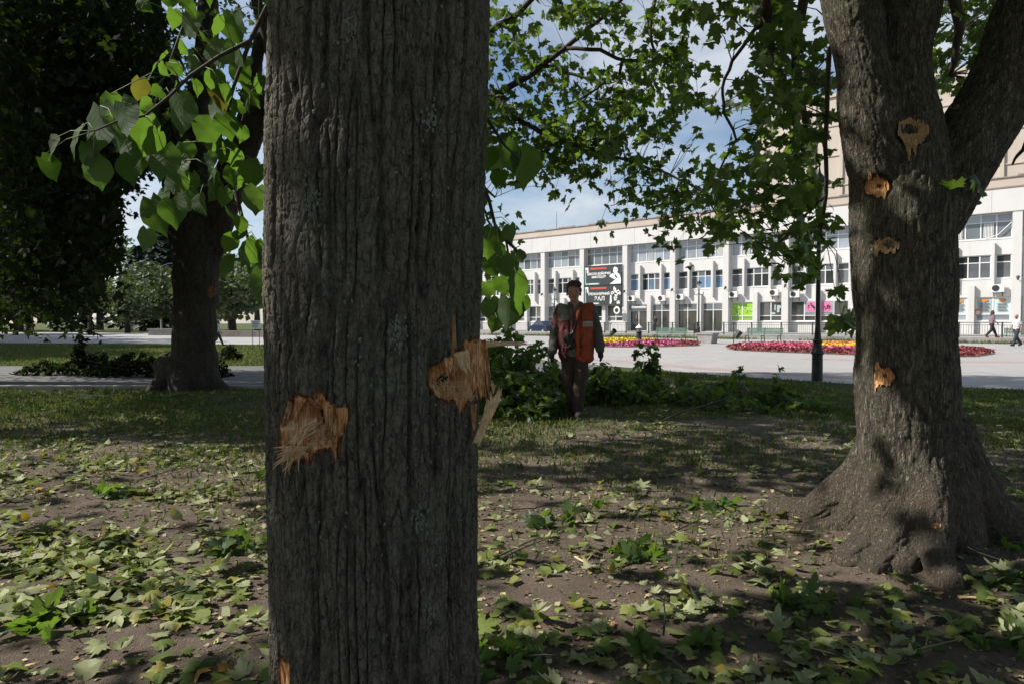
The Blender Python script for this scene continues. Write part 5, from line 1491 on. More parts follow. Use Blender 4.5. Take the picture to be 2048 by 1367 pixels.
def limb_tube(pts, tree, mat=M_TWIG, name='limb', n=7):
    """pts (px,py,width,Y)"""
    b = MB(); p = [P(x, y, Y) for x, y, w_, Y in pts]; r_ = [max(.004, w_ / 2 / FPX * Y) for x, y, w_, Y in pts]
    # smooth
    P_, R_ = [p[0]], [r_[0]]
    for i in range(len(p) - 1):
        for s in (.33, .66, 1.0):
            q_ = p[i] * (1 - s) + p[i + 1] * s + np.array([random.uniform(-1, 1) for _ in range(3)]) * (.004 * (s < 1)) * pts[i][3] * .5
            P_.append(q_); R_.append(r_[i] * (1 - s) + r_[i + 1] * s)
    b.tube(P_, R_, n); o = b.build(name, mat, tree, True); return o, P_
LIMBS_L, LIMBS_R = [], []
for pts in ([(700, 110, 40, 11.8), (840, 220, 34, 11.2), (976, 203, 15, 10.8), (1060, 152, 12, 10.6), (1130, 97, 10, 10.5), (1206, 35, 8, 10.4), (1260, -20, 7, 10.3)],
            [(840, 20, 26, 11.3), (930, 90, 20, 11.0), (976, 68, 14, 10.9), (1040, 25, 12, 10.8), (1090, -30, 10, 10.6)],
            [(860, 210, 26, 11.2), (985, 193, 13, 10.8), (1045, 245, 11, 10.6), (1115, 284, 9, 10.4), (1190, 300, 7, 10.2), (1280, 330, 6, 10.0)],
            [(1090, 132, 8, 10.6), (1150, 150, 6, 10.4), (1208, 165, 5, 10.2), (1160, 200, 4, 10.2)],
            [(1130, 97, 8, 10.5), (1200, 100, 8, 10.3), (1250, 122, 7, 10.2), (1320, 122, 5, 10.0), (1370, 150, 4, 9.9)],
            [(1246, 120, 7, 10.2), (1238, 160, 6, 10.1), (1200, 200, 4, 10.0)],
            [(1316, -20, 9, 10.0), (1300, 60, 7, 9.9), (1310, 105, 5, 9.8)],
            [(1280, 330, 6, 10.0), (1340, 350, 5, 9.8), (1400, 380, 4, 9.6), (1440, 440, 3, 9.5)],
            [(880, 215, 12, 11.1), (910, 280, 10, 11.05), (965, 372, 7, 10.9), (990, 395, 4, 10.8)],
            [(910, 280, 9, 11.05), (945, 360, 7, 10.95), (962, 410, 6, 10.9), (985, 456, 4, 10.8), (1006, 470, 3, 10.8)],
            [(560, 150, 30, 12.6), (530, 60, 24, 12.5), (505, -20, 20, 12.4)]):
    LIMBS_L.append(limb_tube(pts, LMT)[1])
for pts in ([(1560, -140, 26, 5.4), (1531, 0, 20, 5.8), (1538, 82, 18, 6.0), (1566, 164, 16, 6.2), (1582, 240, 13, 6.4), (1618, 270, 8, 6.5), (1640, 330, 5, 6.6)],
            [(1640, -160, 28, 5.2), (1607, 0, 20, 5.6), (1591, 102, 18, 5.8), (1597, 184, 16, 6.0), (1612, 250, 12, 6.1), (1600, 330, 7, 6.3)],
            [(1540, 20, 9, 5.9), (1529, 45, 9, 6.0), (1501, 70, 8, 6.0), (1464, 123, 7, 6.0), (1445, 176, 6, 6.1), (1447, 225, 6, 6.1), (1472, 279, 5, 6.2), (1440, 340, 4, 6.3), (1390, 400, 3, 6.4)],
            [(1680, 30, 12, 4.6), (1658, 110, 10, 4.8), (1650, 287, 9, 5.2), (1652, 389, 8, 5.4), (1640, 470, 5, 5.6)],
            [(1620, 230, 8, 6.2), (1560, 320, 6, 6.3), (1500, 400, 5, 6.4), (1440, 450, 4, 6.5)],
            [(1652, 389, 6, 5.4), (1600, 440, 5, 5.6), (1540, 500, 4, 5.8)],
            [(1900, -60, 26, 6.0), (1920, 60, 18, 6.4), (1900, 150, 10, 6.6)], [(2090, 180, 14, 5.0), (2046, 300, 8, 5.4), (2024, 330, 4, 5.5)]):
    LIMBS_R.append(limb_tube(pts, RMT)[1])

# density of foliage surveyed from the photograph, one digit per cell
MAP = ["55359864456677780", "46324535653134770", "66444345774101676", "56654445687203666", "54465546666427657", "87777786565426676", "98999996565224567", "88899985311145566",
       "46688767634566567", "20033046777776677", "30000024676667678", "33000020254546788", "43000000034201567", "52000000000000256"]
def foliage(rows, x0, y0, cell, nmax, Yf, size, rng, leafpx):
    pos = []
    for r_, row in enumerate(rows):
        for c_, ch in enumerate(row):
            d = int(ch)
            if d == 0: continue
            k = int(nmax * (d / 9.0) ** 1.5 * rng.uniform(.75, 1.25) * 2.0)
            if k == 0: continue
            # sprays
            ns = max(1, k // 5)
            sx, sy = x0 + (c_ + rng.random(ns)) * cell, y0 + (r_ + rng.random(ns)) * cell
            Ys = np.array([Yf(a) for a in sx]) + rng.normal(size=ns) * .55
            for i in range(ns):
                m = rng.integers(3, 7)
                for _ in range(m):
                    a, b_ = sx[i] + rng.normal() * leafpx * .8, sy[i] + rng.normal() * leafpx * .65
                    nz = vnoise(np.array([[a / 38., b_ / 38., 3.3]]), 51)[0] * .6 + vnoise(np.array([[a / 15., b_ / 15., 7.]]), 52)[0] * .4
                    if nz < (.14 - .09 * d): continue
                    pos.append(P(a, b_, Ys[i] + rng.normal() * .12))
    return np.array(pos)
rng = np.random.default_rng(77)
rowsL = [r_[:11] + '0' * 6 for r_ in MAP]; rowsR = ['0' * 11 + r_[11:] for r_ in MAP]
posL = foliage(rowsL, 958, -4, 40.5, 27, lambda a: 11.0 - (a - 960) * .0024, .12, rng, 17)
posR = foliage(rowsR, 958, -4, 40.5, 19, lambda a: 6.6 - (a - 1400) * .003, .10, rng, 19)
# more boughs: around and behind the right fork, and one low spray before the lamp post
MAPF = ["6777", "7776", "6777", "6666", "5553", "4430", "3000"]
posF = foliage(MAPF, 1866, -10, 46, 22, lambda a: 7.2, .10, rng, 18)
MAPG = ["0023", "0034", "0003"]
posG = foliage(MAPG, 1996, 230, 40, 16, lambda a: 5.6, .10, rng, 17)
MAPH = ["0", "4", "7", "5"]
posH = foliage(MAPH, 1668, 540, 34, 12, lambda a: 5.2, .10, rng, 16)
posI = foliage(["3", "6"], 1928, 352, 34, 6, lambda a: 4.6, .10, rng, 14)
posR = np.concatenate([posR, posF, posG, posH, posI])
# left maple: leaves between its own limbs
MAPM = ["0034455667654", "0034344556654", "0045334455544", "0034333444444", "0033232333443", "0043223323433", "0022222222343", "0022212223443", "0011101122443", "0000100012334", "0000000023344", "0000000024444", "0000000033444"]
posB = foliage(['55666555544', '55666665544', '44566666655', '33456666666', '22344566677', '11233445566', '00112233445', '00001122334', '00000011233'], 525, -10, 40.5, 20, lambda a: 12.2 - (a - 525) * .003, .12, rng, 16)
posM = foliage(MAPM, 230, -10, 40, 34, lambda a: 13.8, .11, rng, 12)
# a few boughs above the picture edge so the crowns go on
def add_leaves(tree, pos, size, tmpl, single, nsingle, mat, mat_o, rng, down=.6, up=.5):
    k = len(pos)
    Rm = rand_frames(rng, k, down, up); sz = size * rng.uniform(.75, 1.2, k); tint = rng.random(k) * .8
    order = np.argsort(pos[:, 1]) if nsingle else np.arange(k)
    s = order[:nsingle]; r_ = order[nsingle:]
    if nsingle: leaf_parts('leaf', single, pos[s], Rm[s], sz[s], tree)
    leaf_stuff('leaves', tmpl, pos[r_], Rm[r_], sz[r_], tint[r_], mat, tree)
maple_me = [leaf_mesh('leaf', t_, M_MAPLE_LEAF_O) for t_ in MAPLE_T]
add_leaves(LMT, posL, .142, MAPLE_T, maple_me, 280, M_MAPLE_LEAF, None, rng)
add_leaves(RMT, posR, .120, MAPLE_T, maple_me, 290, M_MAPLE_LEAF, None, rng)
add_leaves(LMT, posB, .14, MAPLE_T, None, 0, M_MAPLE_LEAF, None, rng)
add_leaves(LMT, posM, .125, MAPLE_S, None, 0, M_MAPLE_LEAF, None, rng)
# twigs tying sprays to limbs
def twigs(tree, pos, limbs, every, rng):
    L = np.concatenate([np.array(l) for l in limbs]); b = MB()
    for p in pos[::every]:
        d = np.linalg.norm(L - p, axis=1); j = d.argmin()
        if d[j] > 1.9: continue
        q_ = L[j]; m1 = q_ * .6 + p * .4 + rng.normal(size=3) * .06 * d[j] + np.array([0, 0, .08 * d[j]])
        b.tube([q_, m1, p], [.006, .004, .002], 4, cap=False)
    b.build('twigs', M_TWIG, tree, kind='stuff')
twigs(LMT, np.concatenate([posL, posB]), LIMBS_L, 7, rng); twigs(RMT, posR, LIMBS_R, 7, rng)

# ------------------------------------------------------------------ dense dark tree on the left
DT = thing('shade_tree', 'very dark dense tree whose hanging crown fills the upper left corner', 'tree', (0, 0, 0))
capsD = chain([(-12.4, 15.0, -.1, .6), (-12.3, 15.0, .5, .45), (-12.2, 15.0, 3, .38), (-11.8, 14.8, 6, .3), (-11.2, 14.5, 10, .16)]) + chain([(-12.1, 15, 3.5, .22), (-10.6, 14.6, 5.2, .13), (-9.2, 14.2, 5.8, .06)]) + chain([(-12.1, 15, 4.5, .2), (-10.8, 15.6, 7.5, .1), (-9.0, 15.4, 8.6, .05)])
V, F, Nn = blob(capsD, .05, 4, 12)
V, rid = bark_disp(V, Nn, closest_axis(V, capsD), 14, .016, 120)
obj('trunk', mesh_np('trunk', V, F, M_OLD_BARK, True, rid), DT)
MAPD = ["9999996640", "9999997630", "9999997630", "9999997640", "9999998653", "9999998653", "9999998653", "9999997552", "9999996421", "9999993000", "9999981000", "9999970000", "9999960000", "9999960000", "9998850000", "5554320000", "2211100000"]
pD = []
for layer, Y in ((0, 11.0), (1, 12.6), (2, 14.4), (3, 16.5), (4, 18.0)):
    pD.append(foliage(MAPD, -6, -8, 40, 34 if layer < 3 else 60, lambda a, Y=Y: Y, .1, rng, 13))
posD = np.concatenate(pD)
ext = np.stack([rng.uniform(-16, -9.0, 9000), rng.uniform(10.5, 17.5, 9000), rng.uniform(1.6, 12, 9000)], -1)
xe, ye, fe = proj(ext); ext = ext[(xe < 20) | (ye < -20)]
posD = np.concatenate([posD, ext])
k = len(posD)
leaf_stuff('leaves', MAPLE_S, posD, rand_frames(rng, k, .6, .6), .125 * rng.uniform(.75, 1.25, k), rng.random(k), M_DARK_LEAF, DT)

# ------------------------------------------------------------------ crown leaves added overhead out of view, thinned to shape the dappled shade
LIT = [[(-700, 884), (150, 880), (330, 888), (540, 900), (960, 900), (960, 1300), (540, 1290), (330, 1325), (0, 1335), (-700, 1345)],
       [(940, 832), (1340, 836), (1370, 868), (1150, 888), (940, 882)],
       [(950, 985), (1150, 958), (1480, 985), (1700, 985), (1660, 1060), (1700, 1140), (1560, 1190), (1390, 1250), (950, 1262)],
       [(1630, 1040), (1930, 1010), (1930, 1150), (1860, 1215), (1640, 1180)], [(960, 900), (1200, 908), (1190, 928), (960, 925)],
       [(1590, 872), (1690, 872), (1690, 898), (1590, 895)], [(1930, 1180), (2060, 1180), (2060, 1300), (1990, 1290)],
       [(2048, 1180), (2400, 1180), (2400, 1300), (2048, 1300)], [(420, 705), (560, 705), (560, 728), (420, 728)], [(-200, 662), (520, 662), (520, 688), (-200, 688)]]
def sun_keep(p, rng, leak=.05):
    g = p - SUN * (p[:, 2:3] / SUN[2])
    gx_, gy_, f_ = proj(np.stack([g[:, 0], g[:, 1], np.zeros(len(g))], -1))
    f_ok = g[:, 1] > .3
    lit = np.zeros(len(p), bool)
    jx = 14 * rng.normal(size=len(p)); jy = 5 * rng.normal(size=len(p))
    for poly in LIT: lit |= inpoly(gx_ + jx, gy_ + jy, poly) & f_ok
    plaza = inpoly(g[:, 0], g[:, 1], [(x, y + (4.2 if x > 3 else 1.5)) for x, y in EDGE] + [(-90, 88), (70, 80), (90, 4)])
    lit |= plaza
    # sunlit face of the right trunk
    t_ = (p[:, 0] - 2.05) / SUN[0]
    h = p - SUN * t_[:, None]
    on = (p[:, 0] < 2.05) & (np.abs(h[:, 1] - 3.95) < .42) & (((h[:, 2] > .02) & (h[:, 2] < 1.30 + .15 * rng.normal(size=len(p)))) | ((h[:, 2] > 2.45) & (h[:, 2] < 3.6)) | (rng.random(len(p)) < .45))
    lit |= on
    lit |= f_ok & (gy_ > 1238) & (rng.random(len(p)) < .36)
    lit |= f_ok & (gy_ > 880) & (gy_ < 1000) & (rng.random(len(p)) < .52)
    lit |= f_ok & (gy_ > 800) & (gy_ <= 880) & (gx_ > 900) & (rng.random(len(p)) < .28)
    for c, rr_ in LIT_PTS:
        v_ = p - c; al = v_ @ SUN
        lit |= (np.linalg.norm(v_ - al[:, None] * SUN, axis=1) < rr_) & (al > 0)
    return ~lit | (rng.random(len(p)) < leak)
for x_, y_ in ((990, 20), (1040, 120), (1120, 30), (1180, 60), (1230, 20), (1020, 170)): LIT_PTS.append((P(x_, y_, 10.6 if x_ < 1300 else 6.2), .95))
N_C = 115000
pc = np.stack([rng.uniform(-15, 8, N_C), rng.uniform(-5, 19, N_C), rng.random(N_C)], -1)
zl = np.maximum(3.9, 1.32 + .50 * np.maximum(pc[:, 1], 0) + .5)
pc[:, 2] = zl + pc[:, 2] * 4.2
nz = fbm(pc * .55, 3, 200)
pc = pc[nz > -.22]
pc = pc[sun_keep(pc, rng)]
xe, ye, fe = proj(pc)
vis = (fe > 0.2) & (ye > -40) & (xe > -60) & (xe < 2110)
pc = pc[~vis]
d1 = np.hypot(pc[:, 0] + .2, pc[:, 1] - 1.5); d2 = np.hypot(pc[:, 0] - 2.4, pc[:, 1] - 4.1); d3 = np.hypot(pc[:, 0] + 6.5, pc[:, 1] - 13.6); d4 = np.hypot(pc[:, 0] + 12.2, pc[:, 1] - 15)
own = np.argmin(np.stack([d1 * 1.0, d2 * 1.0, d3 * .8, d4], -1), 1)
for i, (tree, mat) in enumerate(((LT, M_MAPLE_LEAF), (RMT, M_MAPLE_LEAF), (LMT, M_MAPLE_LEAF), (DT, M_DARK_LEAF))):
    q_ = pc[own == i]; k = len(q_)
    if k: leaf_stuff('crown', DIAMOND, q_, rand_frames(rng, k, .3, 1.0), .23 * rng.uniform(.7, 1.3, k), rng.random(k) * .8, mat, tree)  # unseen shading leaves, hung on the nearest tree

# ------------------------------------------------------------------ far trees
def far_tree(px, Y, base_py, H, W, label, seed, kind='round', mat=None, trunk_h=.22, cat='tree', n=2600):
    rng = np.random.default_rng(seed); c = P(px, base_py, Y); c[2] = 0
    s = thing('spruce_tree' if kind == 'spruce' else 'park_tree', label, cat, c, rng.uniform(0, 6), 'trees far across the square')
    b = MB(); b.tube([(0, 0, -.1), (.05, 0, H * .3), (0, .05, H * (.95 if kind == 'spruce' else .6))], [W * .05 + .05, W * .035 + .03, .03], 7); b.build('trunk', M_OLD_BARK, s)
    if kind == 'spruce':
        pos, dd = [], []
        for i in range(n):
            t_ = rng.random() ** .8; z = H * (.05 + .95 * t_); rad_ = W * .5 * (1 - t_) ** .85 * (.45 + .55 * rng.random()) * (1 + .18 * math.sin(z * 7))
            a = rng.uniform(0, 6.283); pos.append((rad_ * math.cos(a), rad_ * math.sin(a), z)); dd.append((math.cos(a), math.sin(a), -.35 + rng.normal() * .15))
        pos, dd = np.array(pos), np.array(dd)
        Rm = rot_frames(dd, np.tile([0, 0, 1.0], (n, 1)) + rng.normal(size=(n, 3)) * .25)
        sz = W * .13 * rng.uniform(.6, 1.3, n)
        leaf_stuff('foliage', DIAMOND, pos, Rm, sz, rng.random(n), mat or M_SPRUCE, s)
        return s
    lobes = [(rng.normal() * W * .2, rng.normal() * W * .2, H * rng.uniform(trunk_h + .18, .82), W * rng.uniform(.2, .34)) for _ in range(9)]
    pos = []
    while len(pos) < n:
        l = lobes[rng.integers(len(lobes))]; d = rng.normal(size=3); d /= np.linalg.norm(d); r_ = l[3] * (1 - .35 * rng.random() ** 2)
        q_ = np.array(l[:3]) + d * r_ * np.array([1, 1, .85])
        if q_[2] > H * trunk_h * .8: pos.append(q_)
    pos = np.array(pos)
    for l in lobes[:5]:
        bb = MB(); bb.tube([(0, 0, H * .25), (l[0] * .5, l[1] * .5, (H * .25 + l[2]) * .55), (l[0], l[1], l[2])], [W * .025, W * .015, .02], 5); bb.build('limb', M_OLD_BARK, s)
    leaf_stuff('foliage', DIAMOND, pos, rand_frames(rng, n, .3, .8), W * .06 * rng.uniform(.7, 1.4, n), rng.random(n), mat or M_FAR_LEAF, s)
    return s
far_tree(285, 105, 662, 13, 9, 'pointed spruce rising beside the street lamp', 1, 'spruce')
far_tree(332, 98, 662, 15.5, 9, 'tall spruce partly hidden by the left maple trunk', 2, 'spruce')
far_tree(255, 84, 664, 6.4, 7, 'low bushy tree left of the street lamp', 3)
far_tree(300, 100, 663, 9.6, 9, 'pale green round tree behind the street lamp', 4)
far_tree(345, 90, 663, 9, 8, 'round tree just left of the left maple trunk', 5)
far_tree(465, 74, 664, 8.8, 9.5, 'round dark tree between the left maple and the front trunk', 6, trunk_h=.1)
far_tree(515, 96, 662, 11, 9, 'taller tree behind the notice board', 7)
far_tree(180, 88, 663, 7.0, 5.5, 'dark small tree on the far lawn under the hanging crown', 8, mat=M_DARK_LEAF)
far_tree(145, 95, 663, 7.4, 6, 'blue green conifer on the far lawn under the hanging crown', 9, 'spruce', n=1400)
far_tree(110, 104, 662, 8.5, 8, 'bushy tree on the far lawn near the cyclist', 10)
far_tree(40, 100, 662, 9, 9, 'dark tree at the far left edge beyond the cyclist', 11, mat=M_DARK_LEAF)
for i, (x_, y_) in enumerate(((-41, 45), (-47, 53), (-37, 37), (-52, 60), (-33, 30), (-58, 70), (-63, 78))):  # unseen trees added outside the frame to shade the square
    px_ = 1024 + FPX * x_ / y_
    far_tree(px_, y_, 661, 16, 12.5, ('tall', 'broad', 'young', 'dense', 'leaning', 'old', 'slender')[i] + ' added park tree, unseen beyond the left edge, shading the square', 60 + i, n=2600)
for i, (px, Y) in enumerate(((-60, 110), (60, 118), (200, 122), (390, 116), (430, 112), (560, 115), (640, 118), (720, 118), (820, 125))):
    far_tree(px, Y, 661, 12 + 3 * ((i * 7) % 3), 12, 'dense tree in the belt closing the far side of the park', 20 + i, n=1800)

# ================================================================== LITTER ON THE GROUND
rng = np.random.default_rng(404)
FL_MAPLE = [maple(.5, .8, 30 + s) for s in range(5)]
FL_LIND = [linden(40 + s, 7, 2, .5) for s in range(3)]
def torn(seed):
    r = random.Random(seed); n = r.randint(5, 8); a0 = r.uniform(0, 6)
    o = [(r.uniform(.18, .62) * math.cos(a0 + 6.283 * i / n) * r.uniform(.5, 1), .45 + r.uniform(.2, .6) * math.sin(a0 + 6.283 * i / n)) for i in range(n)]
    k_ = r.uniform(-.9, .9); zf = lambda x, y: k_ * x * abs(x) + .3 * k_ * (y - .45) ** 2
    c_ = (sum(p_[0] for p_ in o) / n, sum(p_[1] for p_ in o) / n)
    V = np.array([(c_[0], c_[1], zf(*c_))] + [(x, y, zf(x, y)) for x, y in o]); return V, np.array([(0, 1 + i, 1 + (i + 1) % n) for i in range(n)]), V[:, :2].copy()
FL_TORN = [torn(s) for s in range(7)]
FL_MAPLE = [maple(.9, 1.3, 30), maple(.5, .6, 31), maple(1.2, .9, 32), maple(.7, 1.6, 33), maple(.4, 1.0, 34)]
def dens(px, py):
    """how much litter lies at a picture point (by eye, raised in the sunny stripe)"""
    p = np.stack([px / 90., py / 45., np.zeros_like(px)], -1)
    n = fbm(p, 3, 300)
    d = np.full(px.shape, .40)
    left = px < 540
    d = np.where(left & (py > 880) & (py < 1240), 1.25, d)
    d = np.where(left & (py >= 1240), .12, d)
    d = np.where(~left & (py > 1240), .30, d)
    d = np.where((px > 1560) & (py > 1180), .32, d)
    d = np.where((py < 880), .70, d)
    d = np.where((px > 960) & (px < 1340) & (py > 836) & (py < 880), 1.1, d)  # more leaves added here to brighten the sunlit stripe
    d = np.where(~left & (py > 1080) & (py < 1240), .34, d)
    return d * np.clip(.55 + 1.5 * n, .05, 2.2)
def pick_ground(k):
    px = rng.uniform(-60, 2110, k * 6); py = 800 + (1400 - 800) * rng.random(k * 6)
    ok = rng.random(k * 6) * 2.0 < dens(px, py)
    px, py = px[ok][:k], py[ok][:k]
    d = np.stack([(px - 1024) / FPX, CP + (683.5 - py) / FPX * SP, -SP + (683.5 - py) / FPX * CP], -1)
    p = np.array([0, 0, CAM_H]) + d * (-CAM_H / d[:, 2])[:, None]
    return px, py, p
def off_roots(p):
    d = np.hypot(p[:, 0] - trunkR[1][0], p[:, 1] - YR); e = np.hypot(p[:, 0] - float(tc_(0.0)), p[:, 1] - YT)
    return (d > .52) & (e > .42)
def lay(p, tilt, rng, lift=.006):
    k = len(p)
    a = rng.uniform(0, 6.283, k)
    d = np.stack([np.cos(a), np.sin(a), rng.normal(size=k) * tilt], -1)
    n = np.stack([rng.normal(size=k) * tilt, rng.normal(size=k) * tilt, np.ones(k)], -1)
    q_ = p.copy(); q_[:, 2] = ground_h(p[:, 0], p[:, 1]) + lift + rng.random(k) * .02
    return q_, rot_frames(d, n)
# clumps first: broken sprigs with several leaves raised off the ground
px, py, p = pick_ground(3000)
p = p[off_roots(p)]
# the nearest 300 as single leaves, by kind
dist = np.hypot(p[:, 0], p[:, 1]); order = np.argsort(dist + rng.random(len(p)) * 2.2)
near = p[order]
xx, yy, _ = proj(near)
inf = (xx > -20) & (xx < 2068) & (yy < 1385) & ~((xx > 535) & (xx < 950))
single = near[inf][:290]; keepm = np.ones(len(near), bool); keepm[np.where(inf)[0][:290]] = False
rest = near[keepm]
KINDS = {'green maple': ([leaf_mesh('fallen_leaf', t_, M_FALLEN_G) for t_ in FL_MAPLE], 1), 'pale upturned maple': ([leaf_mesh('fallen_leaf', t_, M_FALLEN_P) for t_ in FL_MAPLE], 1),
         'green linden': ([leaf_mesh('fallen_leaf', t_, M_FALLEN_G) for t_ in FL_LIND], .8), 'yellow maple': ([leaf_mesh('fallen_leaf', t_, M_FALLEN_Y) for t_ in FL_MAPLE], .85)}
q_, Rm = lay(single, .24, rng)
xs, ys, _ = proj(single)
def zone(x, y):
    if x < 540:
        c = 'at the far left' if x < 180 else ('in the middle left' if x < 360 else 'close left of the front trunk')
        return c + (' on dark bottom earth' if y > 1240 else (' low in the sunlit litter' if y > 1090 else ' high in the sunlit litter'))
    c = 'close right of the front trunk' if x < 1130 else ('right of the front trunk' if x < 1330 else ('midway between the near trunks' if x < 1530 else ('before the right maple' if x < 1780 else 'in front of the right maple roots')))
    return c + (' along the bottom edge' if y > 1320 else (' in the bottom shade' if y > 1240 else (' on sunlit earth' if y > 1080 else ' on farther earth')))
for i in range(len(single)):
    r_ = rng.random()
    kd = 'green maple' if r_ < .46 else ('pale upturned maple' if r_ < .74 else ('green linden' if r_ < .90 else 'yellow maple'))
    mes, s = KINDS[kd]
    if kd == 'pale upturned maple': pass
    o = bpy.data.objects.new('fallen_leaf', mes[i % len(mes)]); COL.objects.link(o)
    sz = s * rng.uniform(.06, .125)
    M = Matrix.Identity(4)
    for a in range(3):
        for c in range(3): M[a][c] = float(Rm[i][a, c] * sz)
        M[a][3] = float(q_[i][a])
    o.matrix_world = M
    zn = zone(xs[i], ys[i]); szw = 'small ' if sz / s < .080 else ('broad ' if sz / s > .105 else 'middling ')
    tag(o, '%s%s leaf %s' % (szw, kd, zn), 'leaf', 'fallen %s leaves' % kd)
# two orange leaves and the orange sprig at the bottom
for (x, y, lab, sz) in ((225, 1090, 'small orange leaf in the sunlit litter at far left', .05), (80, 975, 'orange yellow leaf lying at the far left edge', .10), (395, 1356, 'orange leaf at the bottom edge left of the front trunk', .11), (640 - 190, 1350, 'brown orange leaf touching the foot of the front trunk', .07)):
    c = G(x, y); qq, R1 = lay(c[None], .3, rng, .02)
    o = bpy.data.objects.new('fallen_leaf', leaf_mesh('fallen_leaf', FL_MAPLE[2], M_FALLEN_O)); COL.objects.link(o)
    M = Matrix.Identity(4)
    for a in range(3):
        for c_ in range(3): M[a][c_] = float(R1[0][a, c_] * sz)
        M[a][3] = float(qq[0][a])
    o.matrix_world = M; tag(o, lab, 'leaf', 'orange fallen leaves')
# the mass of the litter
sprig_c = rest[rng.random(len(rest)) < .11]
extra = np.repeat(sprig_c, 5, 0) + rng.normal(size=(len(sprig_c) * 5, 3)) * np.array([.10, .09, 0])
allp = np.concatenate([rest, extra])
q_, Rm = lay(allp, .22, rng)
q_[len(rest):, 2] += np.abs(rng.normal(size=len(extra))) * .035
k = len(q_)
def up_mix(Rm, rng, frac):
    f = rng.random(len(Rm)) < frac
    Rm = Rm.copy(); Rm[f, :, 0] *= -1; Rm[f, :, 2] *= -1
    return Rm
Rm = up_mix(Rm, rng, .34)
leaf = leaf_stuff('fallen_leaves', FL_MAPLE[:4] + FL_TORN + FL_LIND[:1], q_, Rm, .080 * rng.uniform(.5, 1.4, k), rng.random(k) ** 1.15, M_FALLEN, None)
tag(leaf, 'carpet of torn green leaves strewn over the bare earth', 'leaves')
# wood chips, seeds and crumbs
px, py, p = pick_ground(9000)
p = np.concatenate([p, np.stack([rng.uniform(-4, 6, 16000), rng.uniform(1.4, 8, 16000), np.zeros(16000)], -1)])
k = len(p); a = rng.uniform(0, 6.283, k)
d = np.stack([np.cos(a), np.sin(a), rng.normal(size=k) * .2], -1); n_ = rng.normal(size=(k, 3)) * .35 + np.array([0, 0, 1])
q_ = p.copy(); q_[:, 2] = ground_h(p[:, 0], p[:, 1]) + .004
M_CHIP, t, bs = new_mat('litter_crumbs'); at = N_(t, 'Attribute'); at.attribute_name = 'tint'
t.links.new(ramp(t, at.outputs['Fac'], [(0, (.07, .05, .035)), (.45, (.16, .12, .08)), (.70, (.34, .27, .15)), (.8, (.20, .26, .07)), (.92, (.32, .34, .11)), (1, (.55, .42, .27))]), bs.inputs['Base Color']); bs.inputs['Roughness'].default_value = .9
o = leaf_stuff('wood_crumbs', DIAMOND, q_, rot_frames(d, n_), .026 * rng.uniform(.3, 1.6, k), rng.random(k), M_CHIP, None)
tag(o, 'crumbs of bark, seeds and chips scattered on the earth', 'litter')
for (x, y, L, an, lab) in ((1384, 1318, .05, .1, 'light orange wood chip near the bottom edge right of the trunk'), (505, 1224, .09, 2.9, 'pale wood chip beside the left side of the front trunk'), (1940, 1200, .11, -.2, 'pale splinter lying by the front root of the right maple'), (60, 1330, .10, .5, 'straw coloured splinter on dark earth at the lower left corner'),
                           (1225, 1245, .06, 1.2, 'small orange chip on the earth below the yellow strips'), (1880, 1192, .06, .4, 'orange chip close to the right maple roots'), (1000, 1105, .05, .9, 'tan chip among leaves right of the front trunk')):
    c = G(x, y); c[2] = float(ground_h(c[0], c[1])) + .012
    dd = np.array([math.cos(an), math.sin(an), .08])
    o = splinter(c - dd * L / 2, c + dd * L / 2, .022, .014, .008, (0, -.2, 1), 'wood_chip', None, M_PALE_WOOD if 'pale' in lab or 'straw' in lab else M_WOOD, int(x), .25, 6, 6)
    tag(o, lab, 'wood chip', 'wood chips on the ground')
def ground_stick(pts, r0, r1, lab, mat=M_TWIG, lift=.012):
    b = MB(); pp = []
    for x, y in pts:
        c = G(x, y); c[2] = float(ground_h(c[0], c[1])) + lift + .01 * random.random(); pp.append(c)
    b.tube(pp, list(np.linspace(r0, r1, len(pp))), 6)
    c0 = pp[len(pp) // 2]
    b.tube([c0, c0 + np.array([.05, .06, .03])], [r1, r1 * .5], 5)
    o = b.build('twig', mat, None, True); tag(o, lab, 'twig', 'twigs on the ground')
ground_stick([(975, 1014), (1020, 1020), (1070, 1018), (1105, 1008)], .006, .003, 'thin dark curved twig on the earth right of the front trunk')
ground_stick([(985, 1122), (1050, 1090), (1110, 1065), (1142, 1048)], .006, .003, 'long pale twig with leaves running up from the trunk side', M_STEM)
ground_stick([(1150, 1118), (1170, 1128), (1192, 1138)], .006, .004, 'short pale peeled stick in the middle of the bare earth', M_PALE_WOOD)
ground_stick([(1340, 1070), (1385, 1050), (1410, 1035)], .005, .003, 'dark twig under the bright leaf sprig near mid right')
ground_stick([(1290, 1290), (1340, 1322), (1380, 1350)], .006, .003, 'thin stalk among the shaded leaves at the bottom', M_STEM)
ground_stick([(1500, 1280), (1540, 1268), (1570, 1262)], .006, .004, 'dark twig on shaded earth before the right maple')
ground_stick([(280, 958), (340, 940), (395, 930)], .005, .003, 'straight thin twig across the litter left of the trunk')
ground_stick([(430, 1265), (480, 1272), (520, 1262)], .007, .004, 'brown twig lying at the left foot of the front trunk')
ground_stick([(1780, 1322), (1850, 1300), (1960, 1275)], .005, .003, 'long grass stalk in the shade below the right maple', M_STEM)
ground_stick([(1160, 905), (1200, 890), (1240, 885)], .006, .003, 'grey twig in the shaded grass beyond the sunny stripe')

